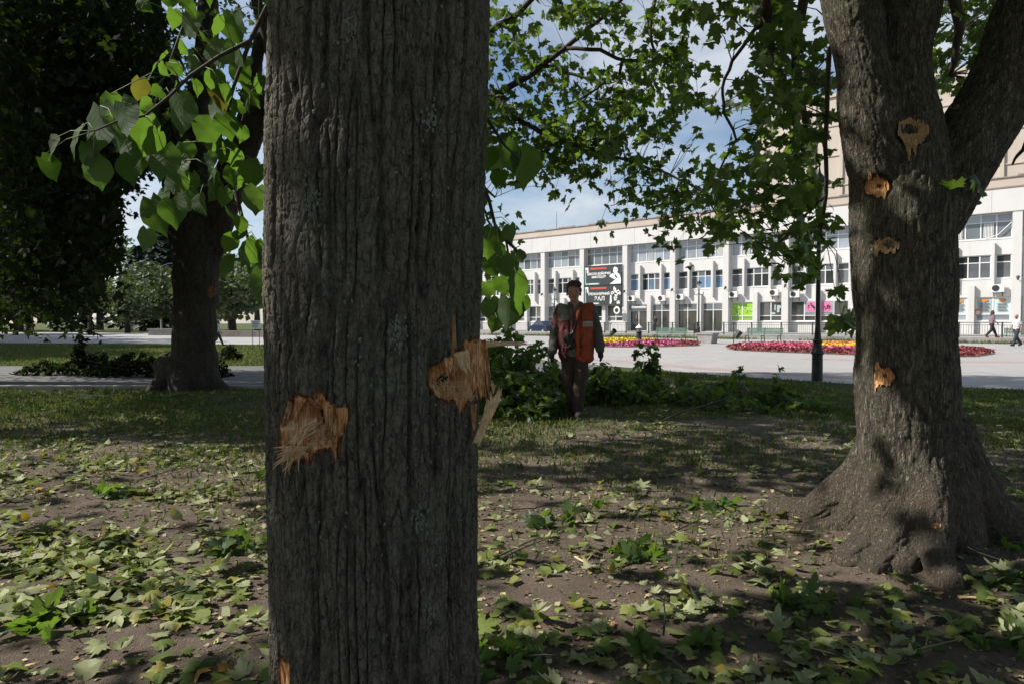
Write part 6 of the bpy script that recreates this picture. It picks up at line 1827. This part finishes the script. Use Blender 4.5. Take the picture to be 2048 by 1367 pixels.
# ------------------------------------------------------------------ grass
def grass(name, pts, hmin, hmax, mat, lab):
    k = len(pts); a = rng.uniform(0, 6.283, k); h = rng.uniform(hmin, hmax, k); wd = rng.uniform(.003, .007, k) * (1 + pts[:, 1] / 9)
    bx, by = np.cos(a), np.sin(a); lx, ly = rng.normal(size=k) * .4, rng.normal(size=k) * .4
    z = ground_h(pts[:, 0], pts[:, 1])
    V = np.empty((k, 4, 3))
    for j, (s, t_) in enumerate(((-1, 0), (1, 0), (.6, .6), (0, 1))):
        V[:, j, 0] = pts[:, 0] + bx * wd * s + lx * h * t_ ** 1.6; V[:, j, 1] = pts[:, 1] + by * wd * s + ly * h * t_ ** 1.6; V[:, j, 2] = z - .005 + h * t_
    o = obj(name, mesh_np(name, V.reshape(-1, 3), np.arange(k * 4).reshape(k, 4), mat, False, np.repeat(rng.random(k), 4)), kind='stuff')
    tag(o, lab, 'grass'); return o
M_GRASS = mat_leaf('grass', (.045, .072, .016), (.13, .155, .042), (.08, .12, .035), (.10, .17, .02), True, .6, .3, extra=[(.9, (.20, .18, .07)), (1.0, (.30, .26, .12))])
def in_lawn(p):
    pl = inpoly(p[:, 0], p[:, 1], EDGE + [(-90, 88), (70, 80), (60, 4)])
    pa = inpoly(p[:, 0], p[:, 1], [(-60, 13.2), (-3, 13.9), (1.0, 17.2), (3.0, 20.4), (1.2, 23.6), (-3, 20.8), (-60, 20.4)])
    return ~pl & ~pa
yv = rng.uniform(3.6, 19, 200000); xv = rng.uniform(-.85, .85, 200000) * yv
g_ = np.stack([xv, yv, np.zeros_like(xv)], -1)
pr = (.09 + .91 * sstep(4.6, 11.5, yv)) * np.clip(.78 + 2.0 * fbm(g_ * .9, 3, 55), .05, 1.4)
g_ = g_[(rng.random(len(g_)) < pr) & in_lawn(g_)]
grass('grass', g_, .025, .075, M_GRASS, 'thin worn grass growing under the trees')
yv = rng.uniform(20.4, 40, 42000); xv = rng.uniform(-.8, .02, 42000) * yv
g_ = np.stack([xv, yv, np.zeros_like(xv)], -1); g_ = g_[in_lawn(g_)]
grass('grass', g_, .05, .11, M_GRASS, 'mown lawn strip beyond the path at left')
lx = rng.uniform(-40, 56, 9000); ly = TY - rng.uniform(.15, 1.6, 9000) ** 1.3
g_ = np.stack([BO[0] + lx * EX[0] + ly * EY[0], BO[1] + lx * EX[1] + ly * EY[1], np.zeros_like(lx)], -1)
grass('weeds', g_[fbm(g_ * .35, 2, 9) > -.05], .08, .28, M_GRASS, 'weeds along the foot of the terrace wall')

# ------------------------------------------------------------------ heaps of cut branches
def brush(label, spots, nleaf, size, nbranch, seed, singles=0, stick_r=.012, dark=False, cat='brush pile', name='brush_pile'):
    """spots: (x,y,rx,ry,h) mounds on the ground"""
    rng = np.random.default_rng(seed)
    c = np.mean([s[:2] for s in spots], 0)
    t_ = thing(name, label, cat, (c[0], c[1], 0))
    wts = np.array([s[2] * s[4] for s in spots]); wts = wts / wts.sum()
    pos, base = [], []
    for i in range(nleaf):
        s = spots[rng.choice(len(spots), p=wts)]
        a = rng.uniform(0, 6.283); r_ = rng.random() ** .5
        z = s[4] * (1 - r_ ** 1.8) * (.25 + .75 * rng.random() ** .5) + .02
        pos.append((s[0] - c[0] + s[2] * r_ * math.cos(a), s[1] - c[1] + s[3] * r_ * math.sin(a), z))
    pos = np.array(pos)
    pos += .10 * np.stack([vnoise(pos * 2.5, 1), vnoise(pos * 2.5, 2), .9 * vnoise(pos * 2.5, 3)], -1)
    pos[:, 2] = np.maximum(pos[:, 2], .02)
    nz = fbm(pos * 4.5, 2, seed); pos = pos[nz > -.22]
    k = len(pos); Rm = rand_frames(rng, k, .35, .7); sz = size * rng.uniform(.65, 1.25, k); tint = rng.random(k) * .78
    order = np.argsort(pos[:, 1]); sel = order[:singles * 3:3]; msk = np.ones(k, bool); msk[sel] = False
    if singles: leaf_parts('leaf', maple_me, pos[sel], Rm[sel], sz[sel], t_)
    leaf_stuff('leaves', MAPLE_T if not dark else MAPLE_S, pos[msk], Rm[msk], sz[msk], tint[msk], M_DARK_LEAF if dark else M_MAPLE_LEAF, t_)
    for i in range(nbranch):
        s = spots[rng.choice(len(spots), p=wts)]
        a = rng.uniform(0, 6.283); L = rng.uniform(.5, 1.0) * (s[2] + s[4])
        p0 = np.array([s[0] - c[0] + rng.normal() * s[2] * .35, s[1] - c[1] + rng.normal() * s[3] * .3, .03 + .3 * s[4] * rng.random()])
        d = np.array([math.cos(a), math.sin(a), rng.uniform(.1, .7)]); d /= np.linalg.norm(d)
        pts = [p0 + d * L * f + np.array([0, 0, -.12 * L * f * f]) + rng.normal(size=3) * .03 * L * (f > 0) for f in (0, .35, .7, 1.0)]
        for p_ in pts: p_[2] = max(p_[2], .02)
        b = MB(); b.tube(pts, [stick_r * rng.uniform(.7, 1.3), stick_r * .8, stick_r * .5, stick_r * .25], 6)
        for f in (1, 2):
            e = pts[f] + np.array([rng.normal() * .2, rng.normal() * .2, .15]) * L * .5; e[2] = max(e[2], .02)
            b.tube([pts[f], e], [stick_r * .4, stick_r * .15], 5)
        b.build('branch', M_TWIG, t_, True)
    return t_
def GP(px, py): return G(px, py)[:2]
x1 = [(-.05, 10.2, .55, .7, 1.32), (.35, 10.7, .6, .7, .95), (-.35, 10.4, .5, .6, 1.15), (.15, 9.5, .55, .5, .62), (.62, 9.8, .35, .4, .40), (.7, 11.6, .6, .6, .62), (-1.0, 10.6, .8, .7, 1.0)]
brush('tall heap of cut leafy maple branches between the front trunk and the man', x1, 4600, .11, 16, 5, 110)
x2 = [(1.45, 11.6, .75, .55, .62), (2.2, 12.1, .45, .5, .50), (1.0, 11.4, .5, .5, .55), (1.8, 11.2, .5, .4, .40)]
pile2 = brush('low heap of cut leafy branches behind the man in orange', x2, 2700, .11, 9, 6, 60)
x3 = [(2.62, 12.9, .20, .20, .98), (2.40, 12.9, .20, .2, .92)]
brush('upright leafy sprig standing at the right end of the cut branches', x3, 420, .11, 3, 7, 20, .008, name='leafy_sprig', cat='sprig')
x4 = [(3.0, 10.8, .55, .4, .40), (3.7, 11.2, .45, .4, .40), (4.35, 10.9, .40, .35, .36), (3.4, 10.2, .5, .3, .22), (4.4, 10.2, .35, .3, .18), (4.55, 11.6, .14, .14, .60), (3.95, 11.8, .16, .14, .64), (2.75, 11.3, .3, .25, .46)]
br4 = brush('single fallen leafy branch lying on the lawn between the heap and the right maple', x4, 1250, .11, 5, 8, 50, .012, name='fallen_branch', cat='branch')
b = MB(); c = np.array(br4.location)
b.tube([np.array([1.95, 8.9, .03]) - c, np.array([2.3, 9.3, .10]) - c, np.array([2.8, 9.9, .12]) - c, np.array([3.5, 10.6, .2]) - c, np.array([4.3, 11.2, .3]) - c], [.013, .012, .011, .009, .006], 7); b.build('stem', M_TWIG, br4, True)
x5 = [(-10.6, 17.3, 1.1, .7, .55), (-9.3, 17.0, 1.1, .7, .60), (-8.2, 16.8, .9, .6, .45), (-11.9, 17.4, .8, .5, .35), (-10.9, 17.1, .2, .2, 1.1), (-7.4, 16.6, .6, .5, .5)]
brush('long dark heap of cut branches on the grass left of the left maple', x5, 3200, .12, 12, 9, 0, .016, True)
b5 = MB()
x6 = [(-9.9, 23.9, .42, .35, .55)]
brush('small round leafy clump on the lawn right of the left maple', x6, 260, .14, 3, 10, 0, .01, True, name='leaf_clump', cat='leaf clump')
x7 = [(-5.2, 11.5, .12, .1, .16)]
brush('bright green sprig on shaded ground before the left maple', x7, 30, .11, 1, 11, 0, .006, name='leafy_sprig', cat='sprig')
for i, (px_, py_, h, lab) in enumerate(((500, 950, .16, 'bright upright sprig against the left side of the front trunk'), (1170, 1012, .13, 'leafy sprig at the middle of the earth near the pale twig'), (1290, 1110, .13, 'bright leaf cluster right of centre on the sunlit earth'), (1420, 1012, .10, 'pale leaf cluster left of the right maple'),
                                        (1350, 1300, .16, 'big shaded leafy sprig near the bottom edge'), (1620, 1210, .13, 'dark glossy leaf cluster before the right maple roots'), (235, 985, .12, 'large bright leaf cluster at left'), (100, 1250, .08, 'yellow green leaf cluster at the lower left'), (2030, 1170, .16, 'leaf cluster at the right edge behind the front root'), (495, 1090, .14, 'leafy sprig beside the front trunk low at its left'), (1110, 1048, .09, 'sprig of leaves lying left of the middle cluster'),
                                        (1000, 1330, .12, 'shaded leaf cluster at the bottom right beside the front trunk'), (2035, 1290, .12, 'leaf cluster in the lower right corner'), (1980, 1110, .1, 'leaf cluster under the shaded root at right'))):
    c = GP(px_, py_); s = np.random.default_rng(500 + i)
    brush(lab, [(c[0], c[1], .17, .13, h)], 22, .115, 1, 60 + i, 7, .005, name='leafy_sprig', cat='sprig')

# ================================================================== PEOPLE
def mm(name, col, var=.2, rough=.85, sc=14): return mat_plain(name, col, rough, var=var, scale=sc)
M_SKIN = mm('skin', (.34, .185, .13), .1, .6)
def person(label, loc, rot, J, cols, voxel=.012, scale=1.0, jacket=True, group=None, hair_long=False, bald=False):
    """J: joints; facing -Y in its own frame; +X is its left hand side seen from the front right"""
    t_ = thing('person', label, 'person', loc, rot, group); t_.scale = (scale,) * 3
    v = lambda k: np.array(J[k], float)
    hd = v('head')
    def hand(w_, e_, side):
        w_ = np.array(w_); d = w_ - np.array(e_); d /= np.linalg.norm(d)
        p = w_ + d * .045
        caps = [(w_, .028, p + d * .03, .036)]
        f = np.array([0, -1, 0.0]); x = np.cross(d, f); x /= np.linalg.norm(x); f = np.cross(x, d)
        for i, (o_, l) in enumerate(((-.028, .058), (-.010, .068), (.010, .064), (.027, .050))):
            r0 = p + d * .035 + f * o_; a = r0 + d * l * .55 ; b_ = a + (d * .75 + x * side * .5) * l * .5
            caps += [(r0, .0105, a, .0095), (a, .0095, b_, .008)]
        th = w_ + d * .03 - f * .03; caps += [(th, .013, th + d * .04 - f * .022, .011), (th + d * .04 - f * .022, .011, th + d * .07 - f * .018, .009)]
        return caps
    body = []
    body += [(hd + (0, .012, .035), .088, hd + (0, .004, .02), .086), (hd + (0, -.02, .0), .076, hd + (0, -.032, -.075), .048), (hd + (0, -.052, -.088), .030, hd + (0, -.046, -.1), .026),
             (hd + (0, -.095, .0), .012, hd + (0, -.108, -.032), .017), (hd + (-.04, -.076, .026), .015, hd + (.04, -.076, .026), .015),
             (hd + (-.022, -.083, -.064), .010, hd + (.022, -.083, -.064), .010), (hd + (-.035, -.062, -.025), .024, hd + (-.03, -.06, -.035), .02), (hd + (.035, -.062, -.025), .024, hd + (.03, -.06, -.035), .02),
             (hd + (-.087, .012, .01), .012, hd + (-.088, .016, -.03), .014), (hd + (.087, .012, .01), .012, hd + (.088, .016, -.03), .014),
             (hd + (0, .02, -.06), .056, v('neck'), .062)]
    tor = [(v('neck') + (0, 0, -.02), .06, v('chest'), .10), (v('chest') + (-.08, 0, .03), .11, v('pelvis') + (-.06, 0, .12), .10), (v('chest') + (.08, 0, .03), .11, v('pelvis') + (.06, 0, .12), .10), (v('pelvis') + (-.07, 0, .05), .115, v('pelvis') + (.07, 0, .05), .115)]
    body += tor
    arms = {}
    for s in ('l', 'r'):
        sh, el, wr = v('sh' + s), v('el' + s), v('wr' + s)
        body += [(v('neck') + (0, .01, -.05), .06, sh, .062), (sh, .06, el, .042), (el, .042, wr, .029)]
        arms[s] = (sh, el, wr)
    leg = {}
    for s in ('l', 'r'):
        hp, kn, an = v('hp' + s), v('kn' + s), v('an' + s)
        ft = an + np.array(J.get('toe' + s, (0, -.15, -.05)))
        body += [(v('pelvis'), .10, hp, .10), (hp, .095, kn, .058), (kn, .058, an, .040), (an + (0, .03, -.03), .042, ft, .034)]
        leg[s] = (hp, kn, an, ft)
    hb = [c for s in ('l', 'r') for c in hand(arms[s][2], arms[s][1], 1 if s == 'l' else -1)]
    V, F, Nn = blob(body + hb, min(voxel, .0085), 3, 12)
    obj('body', mesh_np('body', V, F, M_SKIN, True), t_)
    def cloth(nm, caps, grow, mat, vx=None, wr=.010, keep=None, sm=4, split=None, seed=0, low=None):
        cp = [(a, ra + grow, b_, rb + grow) for a, ra, b_, rb in caps]
        V, F, Nn = blob(cp, vx or voxel, sm, 12)
        fold = vnoise(V * np.array([13, 13, 7]) + seed, 5) + .6 * vnoise(V * np.array([26, 26, 15]) + seed, 6) + .5 * (1 - np.abs(vnoise(V * np.array([9, 9, 18]) + seed, 8)) * 2)
        V = V + Nn * (wr * fold)[:, None]
        fc = V[F].mean(1)
        mi = None
        if split: mi = split(fc, Nn[F].mean(1))
        if keep is not None:
            kf = keep(fc, Nn[F].mean(1)); F = F[kf]; mi = None if mi is None else mi[kf]
            u_ = np.unique(F); rm = np.full(len(V), -1); rm[u_] = np.arange(len(u_)); V = V[u_]; F = rm[F]
        o = obj(nm, mesh_np(nm, V, F, mat, True, midx=mi), t_)
        if keep is not None:
            m = o.modifiers.new('thick', 'SOLIDIFY'); m.thickness = .010; m.offset = -1
        return o
    # trousers
    tro = [(v('pelvis') + (-.07, 0, .03), .118, v('pelvis') + (.07, 0, .03), .118), (v('pelvis') + (-.06, 0, .10), .11, v('pelvis') + (.06, 0, .10), .11)]
    for s in ('l', 'r'):
        hp, kn, an, ft = leg[s]; tro += [(v('pelvis'), .105, hp, .108), (hp, .105, kn, .078), (kn, .078, an + (0, 0, .02), .070)]
    cloth('trousers', tro, .006, cols['trousers'], None, .009, seed=3)
    for s in ('l', 'r'):
        hp, kn, an, ft = leg[s]
        cloth('boot', [(an + (0, .02, -.01), .052, an + (0, .0, .06), .05), (an + (0, .03, -.035), .045, ft, .042)], .008, cols['shoes'], None, .002)
    if not bald:
        hc = [(hd + (0, .03, .05), .094, hd + (0, .025, .075), .090), (hd + (0, .045, -.0), .084, hd + (0, .05, -.03), .062), (hd + (-.045, -.0, .105), .045, hd + (.045, -.0, .11), .048), (hd + (.02, -.025, .115), .036, hd + (.06, -.01, .10), .036), (hd + (-.075, .01, .04), .030, hd + (-.078, .02, .0), .020), (hd + (.075, .01, .04), .030, hd + (.078, .02, .0), .020)]
        if hair_long: hc += [(hd + (0, .06, 0), .08, hd + (0, .075, -.17), .07), (hd + (-.06, .04, .0), .045, hd + (-.07, .05, -.15), .04), (hd + (.06, .04, .0), .045, hd + (.07, .05, -.15), .04)]
        V, F, Nn = blob(hc, min(voxel, .008), 1, 12); V = V + Nn * (.016 * vnoise(V * 42, 3) + .010 * vnoise(V * 95, 4))[:, None]
        obj('hair', mesh_np('hair', V, F, cols['hair'], False), t_)
    for s in (-1, 1):
        b = MB(); b.lathe([(.002, -.009), (.008, -.005), (.010, 0), (.008, .005), (.002, .009)], 8); b.build('eye', M_METAL_D, t_, loc=tuple(hd + (s * .036, -.079, .008)))
    b = MB(); b.tube([hd + (-.024, -.090, -.062), hd + (0, -.096, -.060), hd + (.024, -.090, -.062)], .004, 5); b.build('mouth', mm('lips', (.18, .07, .06)), t_)
    cols['dress'](t_, v, tor, arms, leg, cloth, hand)
    return t_
# the worker
c = G(1150, 834)
WJ = dict(pelvis=(0, 0, .93), chest=(0, 0, 1.30), neck=(0.0, 0, 1.50), head=(-.02, -.03, 1.655), shl=(.19, .01, 1.44), shr=(-.19, .01, 1.43), ell=(.285, .04, 1.15), elr=(-.265, .03, 1.13), wrl=(.325, -.04, .90), wrr=(-.30, -.09, .885),
          hpl=(.09, 0, .90), hpr=(-.09, 0, .90), knl=(.075, -.06, .49), knr=(-.085, .03, .50), anl=(.03, -.02, .09), anr=(-.01, .12, .10), toel=(.02, -.16, -.05), toer=(-.03, -.13, -.06))
M_OR = mm('orange_cloth', (.29, .048, .012), .16, .8)
M_GRYC = mm('grey_green_cloth', (.125, .125, .095), .2)
M_MAR = mm('maroon_cloth', (.080, .014, .014), .3)
M_SLV = mm('dark_grey_cloth', (.060, .060, .050), .2)
M_REFL = mm('reflective_tape', (.30, .28, .22), .1, .5)
M_SHIRT = mm('pale_shirt', (.22, .20, .17), .15)
M_TRO = mm('dark_brown_trousers', (.035, .020, .017), .25)
M_GLOVE = mm('black_glove', (.014, .013, .012), .2)
M_HAIR = mm('brown_hair', (.045, .030, .020), .35, .7, 60)
def dress_worker(t_, v, tor, arms, leg, cloth, hand):
    def split(c_, n):
        x, y, z = c_[:, 0], c_[:, 1], c_[:, 2]
        sleeve = np.abs(x) > .245 - .10 * np.clip((z - 1.28) / .2, 0, 1) * (np.abs(x) > .2)
        mi = np.zeros(len(c_), int)
        mi[x < .02] = 2                                  # maroon half
        mi[(x < .02) & (z > 1.29)] = 1                   # grey green yoke
        mi[(x >= .02) & (z > 1.215) & (z < 1.275) & (x > .10)] = 4
        pass
        arm = (np.abs(x) > .235 + .06 * np.clip(1.2 - z, 0, .4))
        mi[arm] = 3
        mi[(x < 0) & arm & (z > 1.22)] = 2
        mi[(y > .03) & (np.abs(x) < .24)] = 2
        mi[(y > .03) & (z > 1.29) & (np.abs(x) < .24)] = 0
        return mi
    def keep(c_, n):
        x, y, z = c_[:, 0], c_[:, 1], c_[:, 2]
        left = -.03 - .09 * np.clip((1.15 - z) / .35, 0, 1); right = .005 + .02 * np.clip((1.2 - z) / .3, 0, 1) + .06 * np.clip((z - 1.33) / .15, 0, 1)
        lft = np.where(z > 1.40, -.06, left)
        opening = (y < -.02) & (x > lft) & (x < right) & ((z < 1.13) | (z > 1.38))
        return ~opening & (z < 1.53)
    jk = [(v('neck') + (-.06, .02, -.06), .075, v('chest') + (-.10, .0, .06), .125), (v('neck') + (.06, .02, -.06), .075, v('chest') + (.10, .0, .06), .125),
          (v('chest') + (-.095, 0, .04), .135, v('pelvis') + (-.10, 0, -.08), .135), (v('chest') + (.095, 0, .04), .135, v('pelvis') + (.11, 0, -.10), .140)]
    for s in ('l', 'r'):
        sh, el, wr = arms[s]; jk += [(v('neck') + (0, .02, -.08), .075, sh, .088), (sh, .088, el, .074), (el, .074, wr + (0, 0, .01), .060)]
    cloth('jacket', jk, 0.0, [M_OR, M_GRYC, M_MAR, M_SLV, M_REFL], .0095, .010, keep, 4, split, seed=1)
    cloth('shirt', [(v('chest') + (-.06, 0, .03), .115, v('pelvis') + (-.06, 0, -.03), .125), (v('chest') + (.06, 0, .03), .115, v('pelvis') + (.06, 0, -.03), .125), (v('neck') + (0, .0, -.07), .07, v('chest'), .11)], .004, M_SHIRT, None, .008, seed=8)
    # open front edges and collar
    b = MB(); b.tube([np.array(q_) for q_ in ((.06, -.11, 1.46), (.035, -.15, 1.36), (.02, -.165, 1.15), (.03, -.17, .95), (.035, -.165, .79))], [.02, .026, .026, .03, .024], 8); b.build('jacket_edge', M_OR, t_, True)
    b = MB(); b.tube([np.array(q_) for q_ in ((-.055, -.10, 1.46), (-.03, -.15, 1.36), (-.04, -.165, 1.15), (-.11, -.165, .95), (-.125, -.16, .83))], [.02, .022, .022, .022, .02], 8); b.build('jacket_edge', M_MAR, t_, True)
    b = MB(); b.tube([np.array(q_) for q_ in ((-.06, -.10, 1.47), (-.085, -.0, 1.515), (-.05, .08, 1.53), (.05, .08, 1.53), (.085, -.0, 1.515), (.06, -.10, 1.47))], .022, 8); b.build('collar', M_SLV, t_, True)
    for s in ('l', 'r'):
        sh, el, wr = arms[s]
        V, F, Nn = blob([(a, ra + .006, b_, rb + .004) for a, ra, b_, rb in hand(wr, el, 1 if s == 'l' else -1)] + [(wr + (wr - el) * -.12, .042, wr, .036)], .0055, 2, 10)
        obj('glove', mesh_np('glove', V, F, M_GLOVE, True), t_)
def strap_gear(t_):
    o = thing('harness_pouch', 'dark strap and pouch with a pale ring on the chest of the man in orange', 'pouch', (0, 0, 0))
    M = Matrix.Translation(Vector(t_.location)) @ Matrix.Rotation(t_.rotation_euler[2], 4, 'Z')
    o.matrix_world = M
    b = MB(); b.tube([np.array(q_) for q_ in ((.075, -.13, 1.46), (.03, -.185, 1.33), (-.03, -.195, 1.2), (-.07, -.185, 1.10))], .018, 6); b.build('strap', M_GLOVE, o, True)
    b = MB(); V, F, Nn = blob([(np.array([-.10, -.185, 1.14]), .045, np.array([-.06, -.19, 1.0]), .055), (np.array([-.13, -.18, 1.1]), .04, np.array([-.03, -.19, 1.02]), .045)], .01, 3, 10); obj('pouch', mesh_np('pouch', V, F, M_GLOVE, True), o)
    b = MB(); b.tube([np.array([-.12 + .055 * math.cos(a), -.245, 1.04 + .055 * math.sin(a)]) for a in np.linspace(2.6, 6.0, 9)], .008, 6); b.build('ring', M_REFL, o, True)
    b = MB(); b.tube([np.array(q_) for q_ in ((-.055, -.225, 1.165), (-.035, -.232, 1.185), (-.025, -.232, 1.21))], .006, 5); b.build('buckle', M_REFL, o, True)
man = person('man in open orange and dark red jacket and black gloves walking past cut branches', (c[0], c[1], 0), R(-6), WJ, dict(trousers=M_TRO, shoes=M_GLOVE, hair=M_HAIR, dress=dress_worker), .011, 1.045)
strap_gear(man)

def simple_dress(shirt, long=False, skirt=None):
    def f(t_, v, tor, arms, leg, cloth, hand):
        cp = list(tor) 
        for s in ('l', 'r'):
            sh, el, wr = arms[s]; cp += [(v('neck') + (0, .01, -.05), .06, sh, .066), (sh, .066, el if long else sh * .35 + el * .65, .06)]
            if long: cp += [(el, .055, wr, .045)]
        cloth('top', cp[1:], .012, shirt, None, .008, seed=5)
    return f
WALK = dict(pelvis=(0, 0, .93), chest=(0, -.02, 1.30), neck=(0, -.02, 1.48), head=(0, -.05, 1.63), shl=(.17, -.02, 1.42), shr=(-.17, -.02, 1.42), ell=(.22, .08, 1.15), elr=(-.22, -.06, 1.15), wrl=(.22, .02, .92), wrr=(-.20, -.22, .98),
            hpl=(.085, 0, .90), hpr=(-.085, 0, .90), knl=(.08, -.16, .52), knr=(-.08, .06, .50), anl=(.08, -.30, .11), anr=(-.08, .34, .16), toel=(0, -.15, -.03), toer=(0, -.12, -.09))
STAND = dict(WALK, elr=(-.22, .02, 1.15), wrr=(-.22, -.08, .92), ell=(.22, .02, 1.15), wrl=(.22, -.06, .92), knl=(.08, -.02, .5), knr=(-.08, -.02, .5), anl=(.08, .02, .09), anr=(-.08, .02, .09), toel=(0, -.15, -.05), toer=(0, -.15, -.05))
M_JEANS = mm('dark_trousers', (.03, .032, .04)); M_WT = mm('white_shirt', (.62, .60, .60), .06); M_BLK = mm('black_cloth', (.02, .02, .022)); M_REDHAIR = mm('reddish_hair', (.10, .035, .02)); M_REDC = mm('red_cloth', (.45, .05, .035)); M_LILAC = mm('pale_lilac_cloth', (.50, .47, .52), .05); M_FLORAL = mm('patterned_top', (.18, .14, .16), .7, .8, 30)
M_REDSHOE = mm('red_shoe', (.5, .06, .04))
c = G(2033, 693); 
person('bald man in a white T-shirt and dark trousers striding at the far right', (c[0], c[1], .012), R(-80), WALK, dict(trousers=M_JEANS, shoes=M_BLK, hair=M_HAIR, dress=simple_dress(M_WT)), .02, 1.0, bald=True, group='passers-by on the square')
c = G(1983, 676, .36) 
person('woman with reddish hair, dark trousers and red shoes walking by the railing', (c[0] , c[1], .36), R(75), WALK, dict(trousers=M_BLK, shoes=M_REDSHOE, hair=M_REDHAIR, dress=simple_dress(M_FLORAL)), .02, .95, hair_long=True, group='passers-by on the square')
c = BL(2.7, -1.2)
person('person in dark clothes standing by the left glass door', (c[0], c[1], .36), R(-70), STAND, dict(trousers=M_BLK, shoes=M_BLK, hair=M_HAIR, dress=simple_dress(M_BLK, True)), .024, .98, group='passers-by on the square')
c = BL(4.55, -.5)
person('person with bare arms in a dark top by the second glass door', (c[0], c[1], .36), R(-20), STAND, dict(trousers=M_JEANS, shoes=M_BLK, hair=M_HAIR, dress=simple_dress(M_BLK)), .024, .95, group='passers-by on the square')
c = P(436, 682, 38)
person('person in a pale lilac top half hidden behind the left maple trunk', (c[0], c[1], .012), R(100), WALK, dict(trousers=M_JEANS, shoes=M_BLK, hair=M_HAIR, dress=simple_dress(M_LILAC, True)), .024, .80, group='passers-by on the square')

# cyclist at the far left
def cyclist():
    c = G(57, 670)
    a = R(60)
    s = thing('bicycle', 'bicycle ridden by the person in red at the far left', 'bicycle', (c[0], c[1], .012), a)
    for y in (-.52, .52):
        b = MB(); b.tube([np.array([0, y + .33 * math.cos(q), .34 + .33 * math.sin(q)]) for q in np.linspace(0, 6.283, 17)], .018, 5); wv = b.build('wheel', M_METAL_D, s)
        b = MB()
        for q in np.linspace(0, math.pi, 5)[:-1]: b.tube([np.array([0, y - .31 * math.cos(q), .34 - .31 * math.sin(q)]), np.array([0, y + .31 * math.cos(q), .34 + .31 * math.sin(q)])], .004, 4)
        b.build('spokes', M_PVC, wv)
    b = MB()
    A = lambda y, z: np.array([0, y, z])
    for p_, q_ in ((A(.52, .34), A(.05, .30)), (A(.05, .30), A(.17, .85)), (A(.17, .85), A(-.38, .82)), (A(.05, .30), A(-.38, .75)), (A(-.36, .92), A(-.52, .34)), (A(.52, .34), A(.15, .75))): b.tube([p_, q_], .018, 6)
    b.build('frame', M_BLK, s)
    b = MB(); b.box(-.08, .08, .05, .30, .88, .93); b.build('saddle', M_BLK, s)
    b = MB(); b.tube([np.array([-.28, -.28, 1.0]), np.array([-.1, -.40, 1.0]), np.array([.1, -.40, 1.0]), np.array([.28, -.28, 1.0])], .014, 6); b.build('handlebar', M_METAL_D, s)
    J = dict(pelvis=(0, .16, 1.02), chest=(0, -.02, 1.36), neck=(0, -.10, 1.53), head=(0, -.15, 1.67), shl=(.17, -.07, 1.47), shr=(-.17, -.07, 1.47), ell=(.24, -.2, 1.24), elr=(-.24, -.2, 1.24), wrl=(.25, -.32, 1.06), wrr=(-.25, -.32, 1.06),
             hpl=(.09, .14, .98), hpr=(-.09, .14, .98), knl=(.10, -.22, .78), knr=(-.10, -.14, .56), anl=(.10, -.02, .42), anr=(-.10, .06, .22), toel=(0, -.14, -.04), toer=(0, -.14, -.04))
    person('person in a red top riding a bicycle at the far left', (c[0], c[1], .012), a, J, dict(trousers=M_BLK, shoes=M_BLK, hair=M_HAIR, dress=simple_dress(M_REDC, True)), .024, 1.0)
cyclist()
for px_, lab in ((34, 'distant person in dark clothes standing left of the cyclist'),):
    c = G(px_, 671)
    person(lab, (c[0], c[1], .012), R(20), STAND, dict(trousers=M_BLK, shoes=M_BLK, hair=M_HAIR, dress=simple_dress(M_BLK, True)), .026, 1.0)
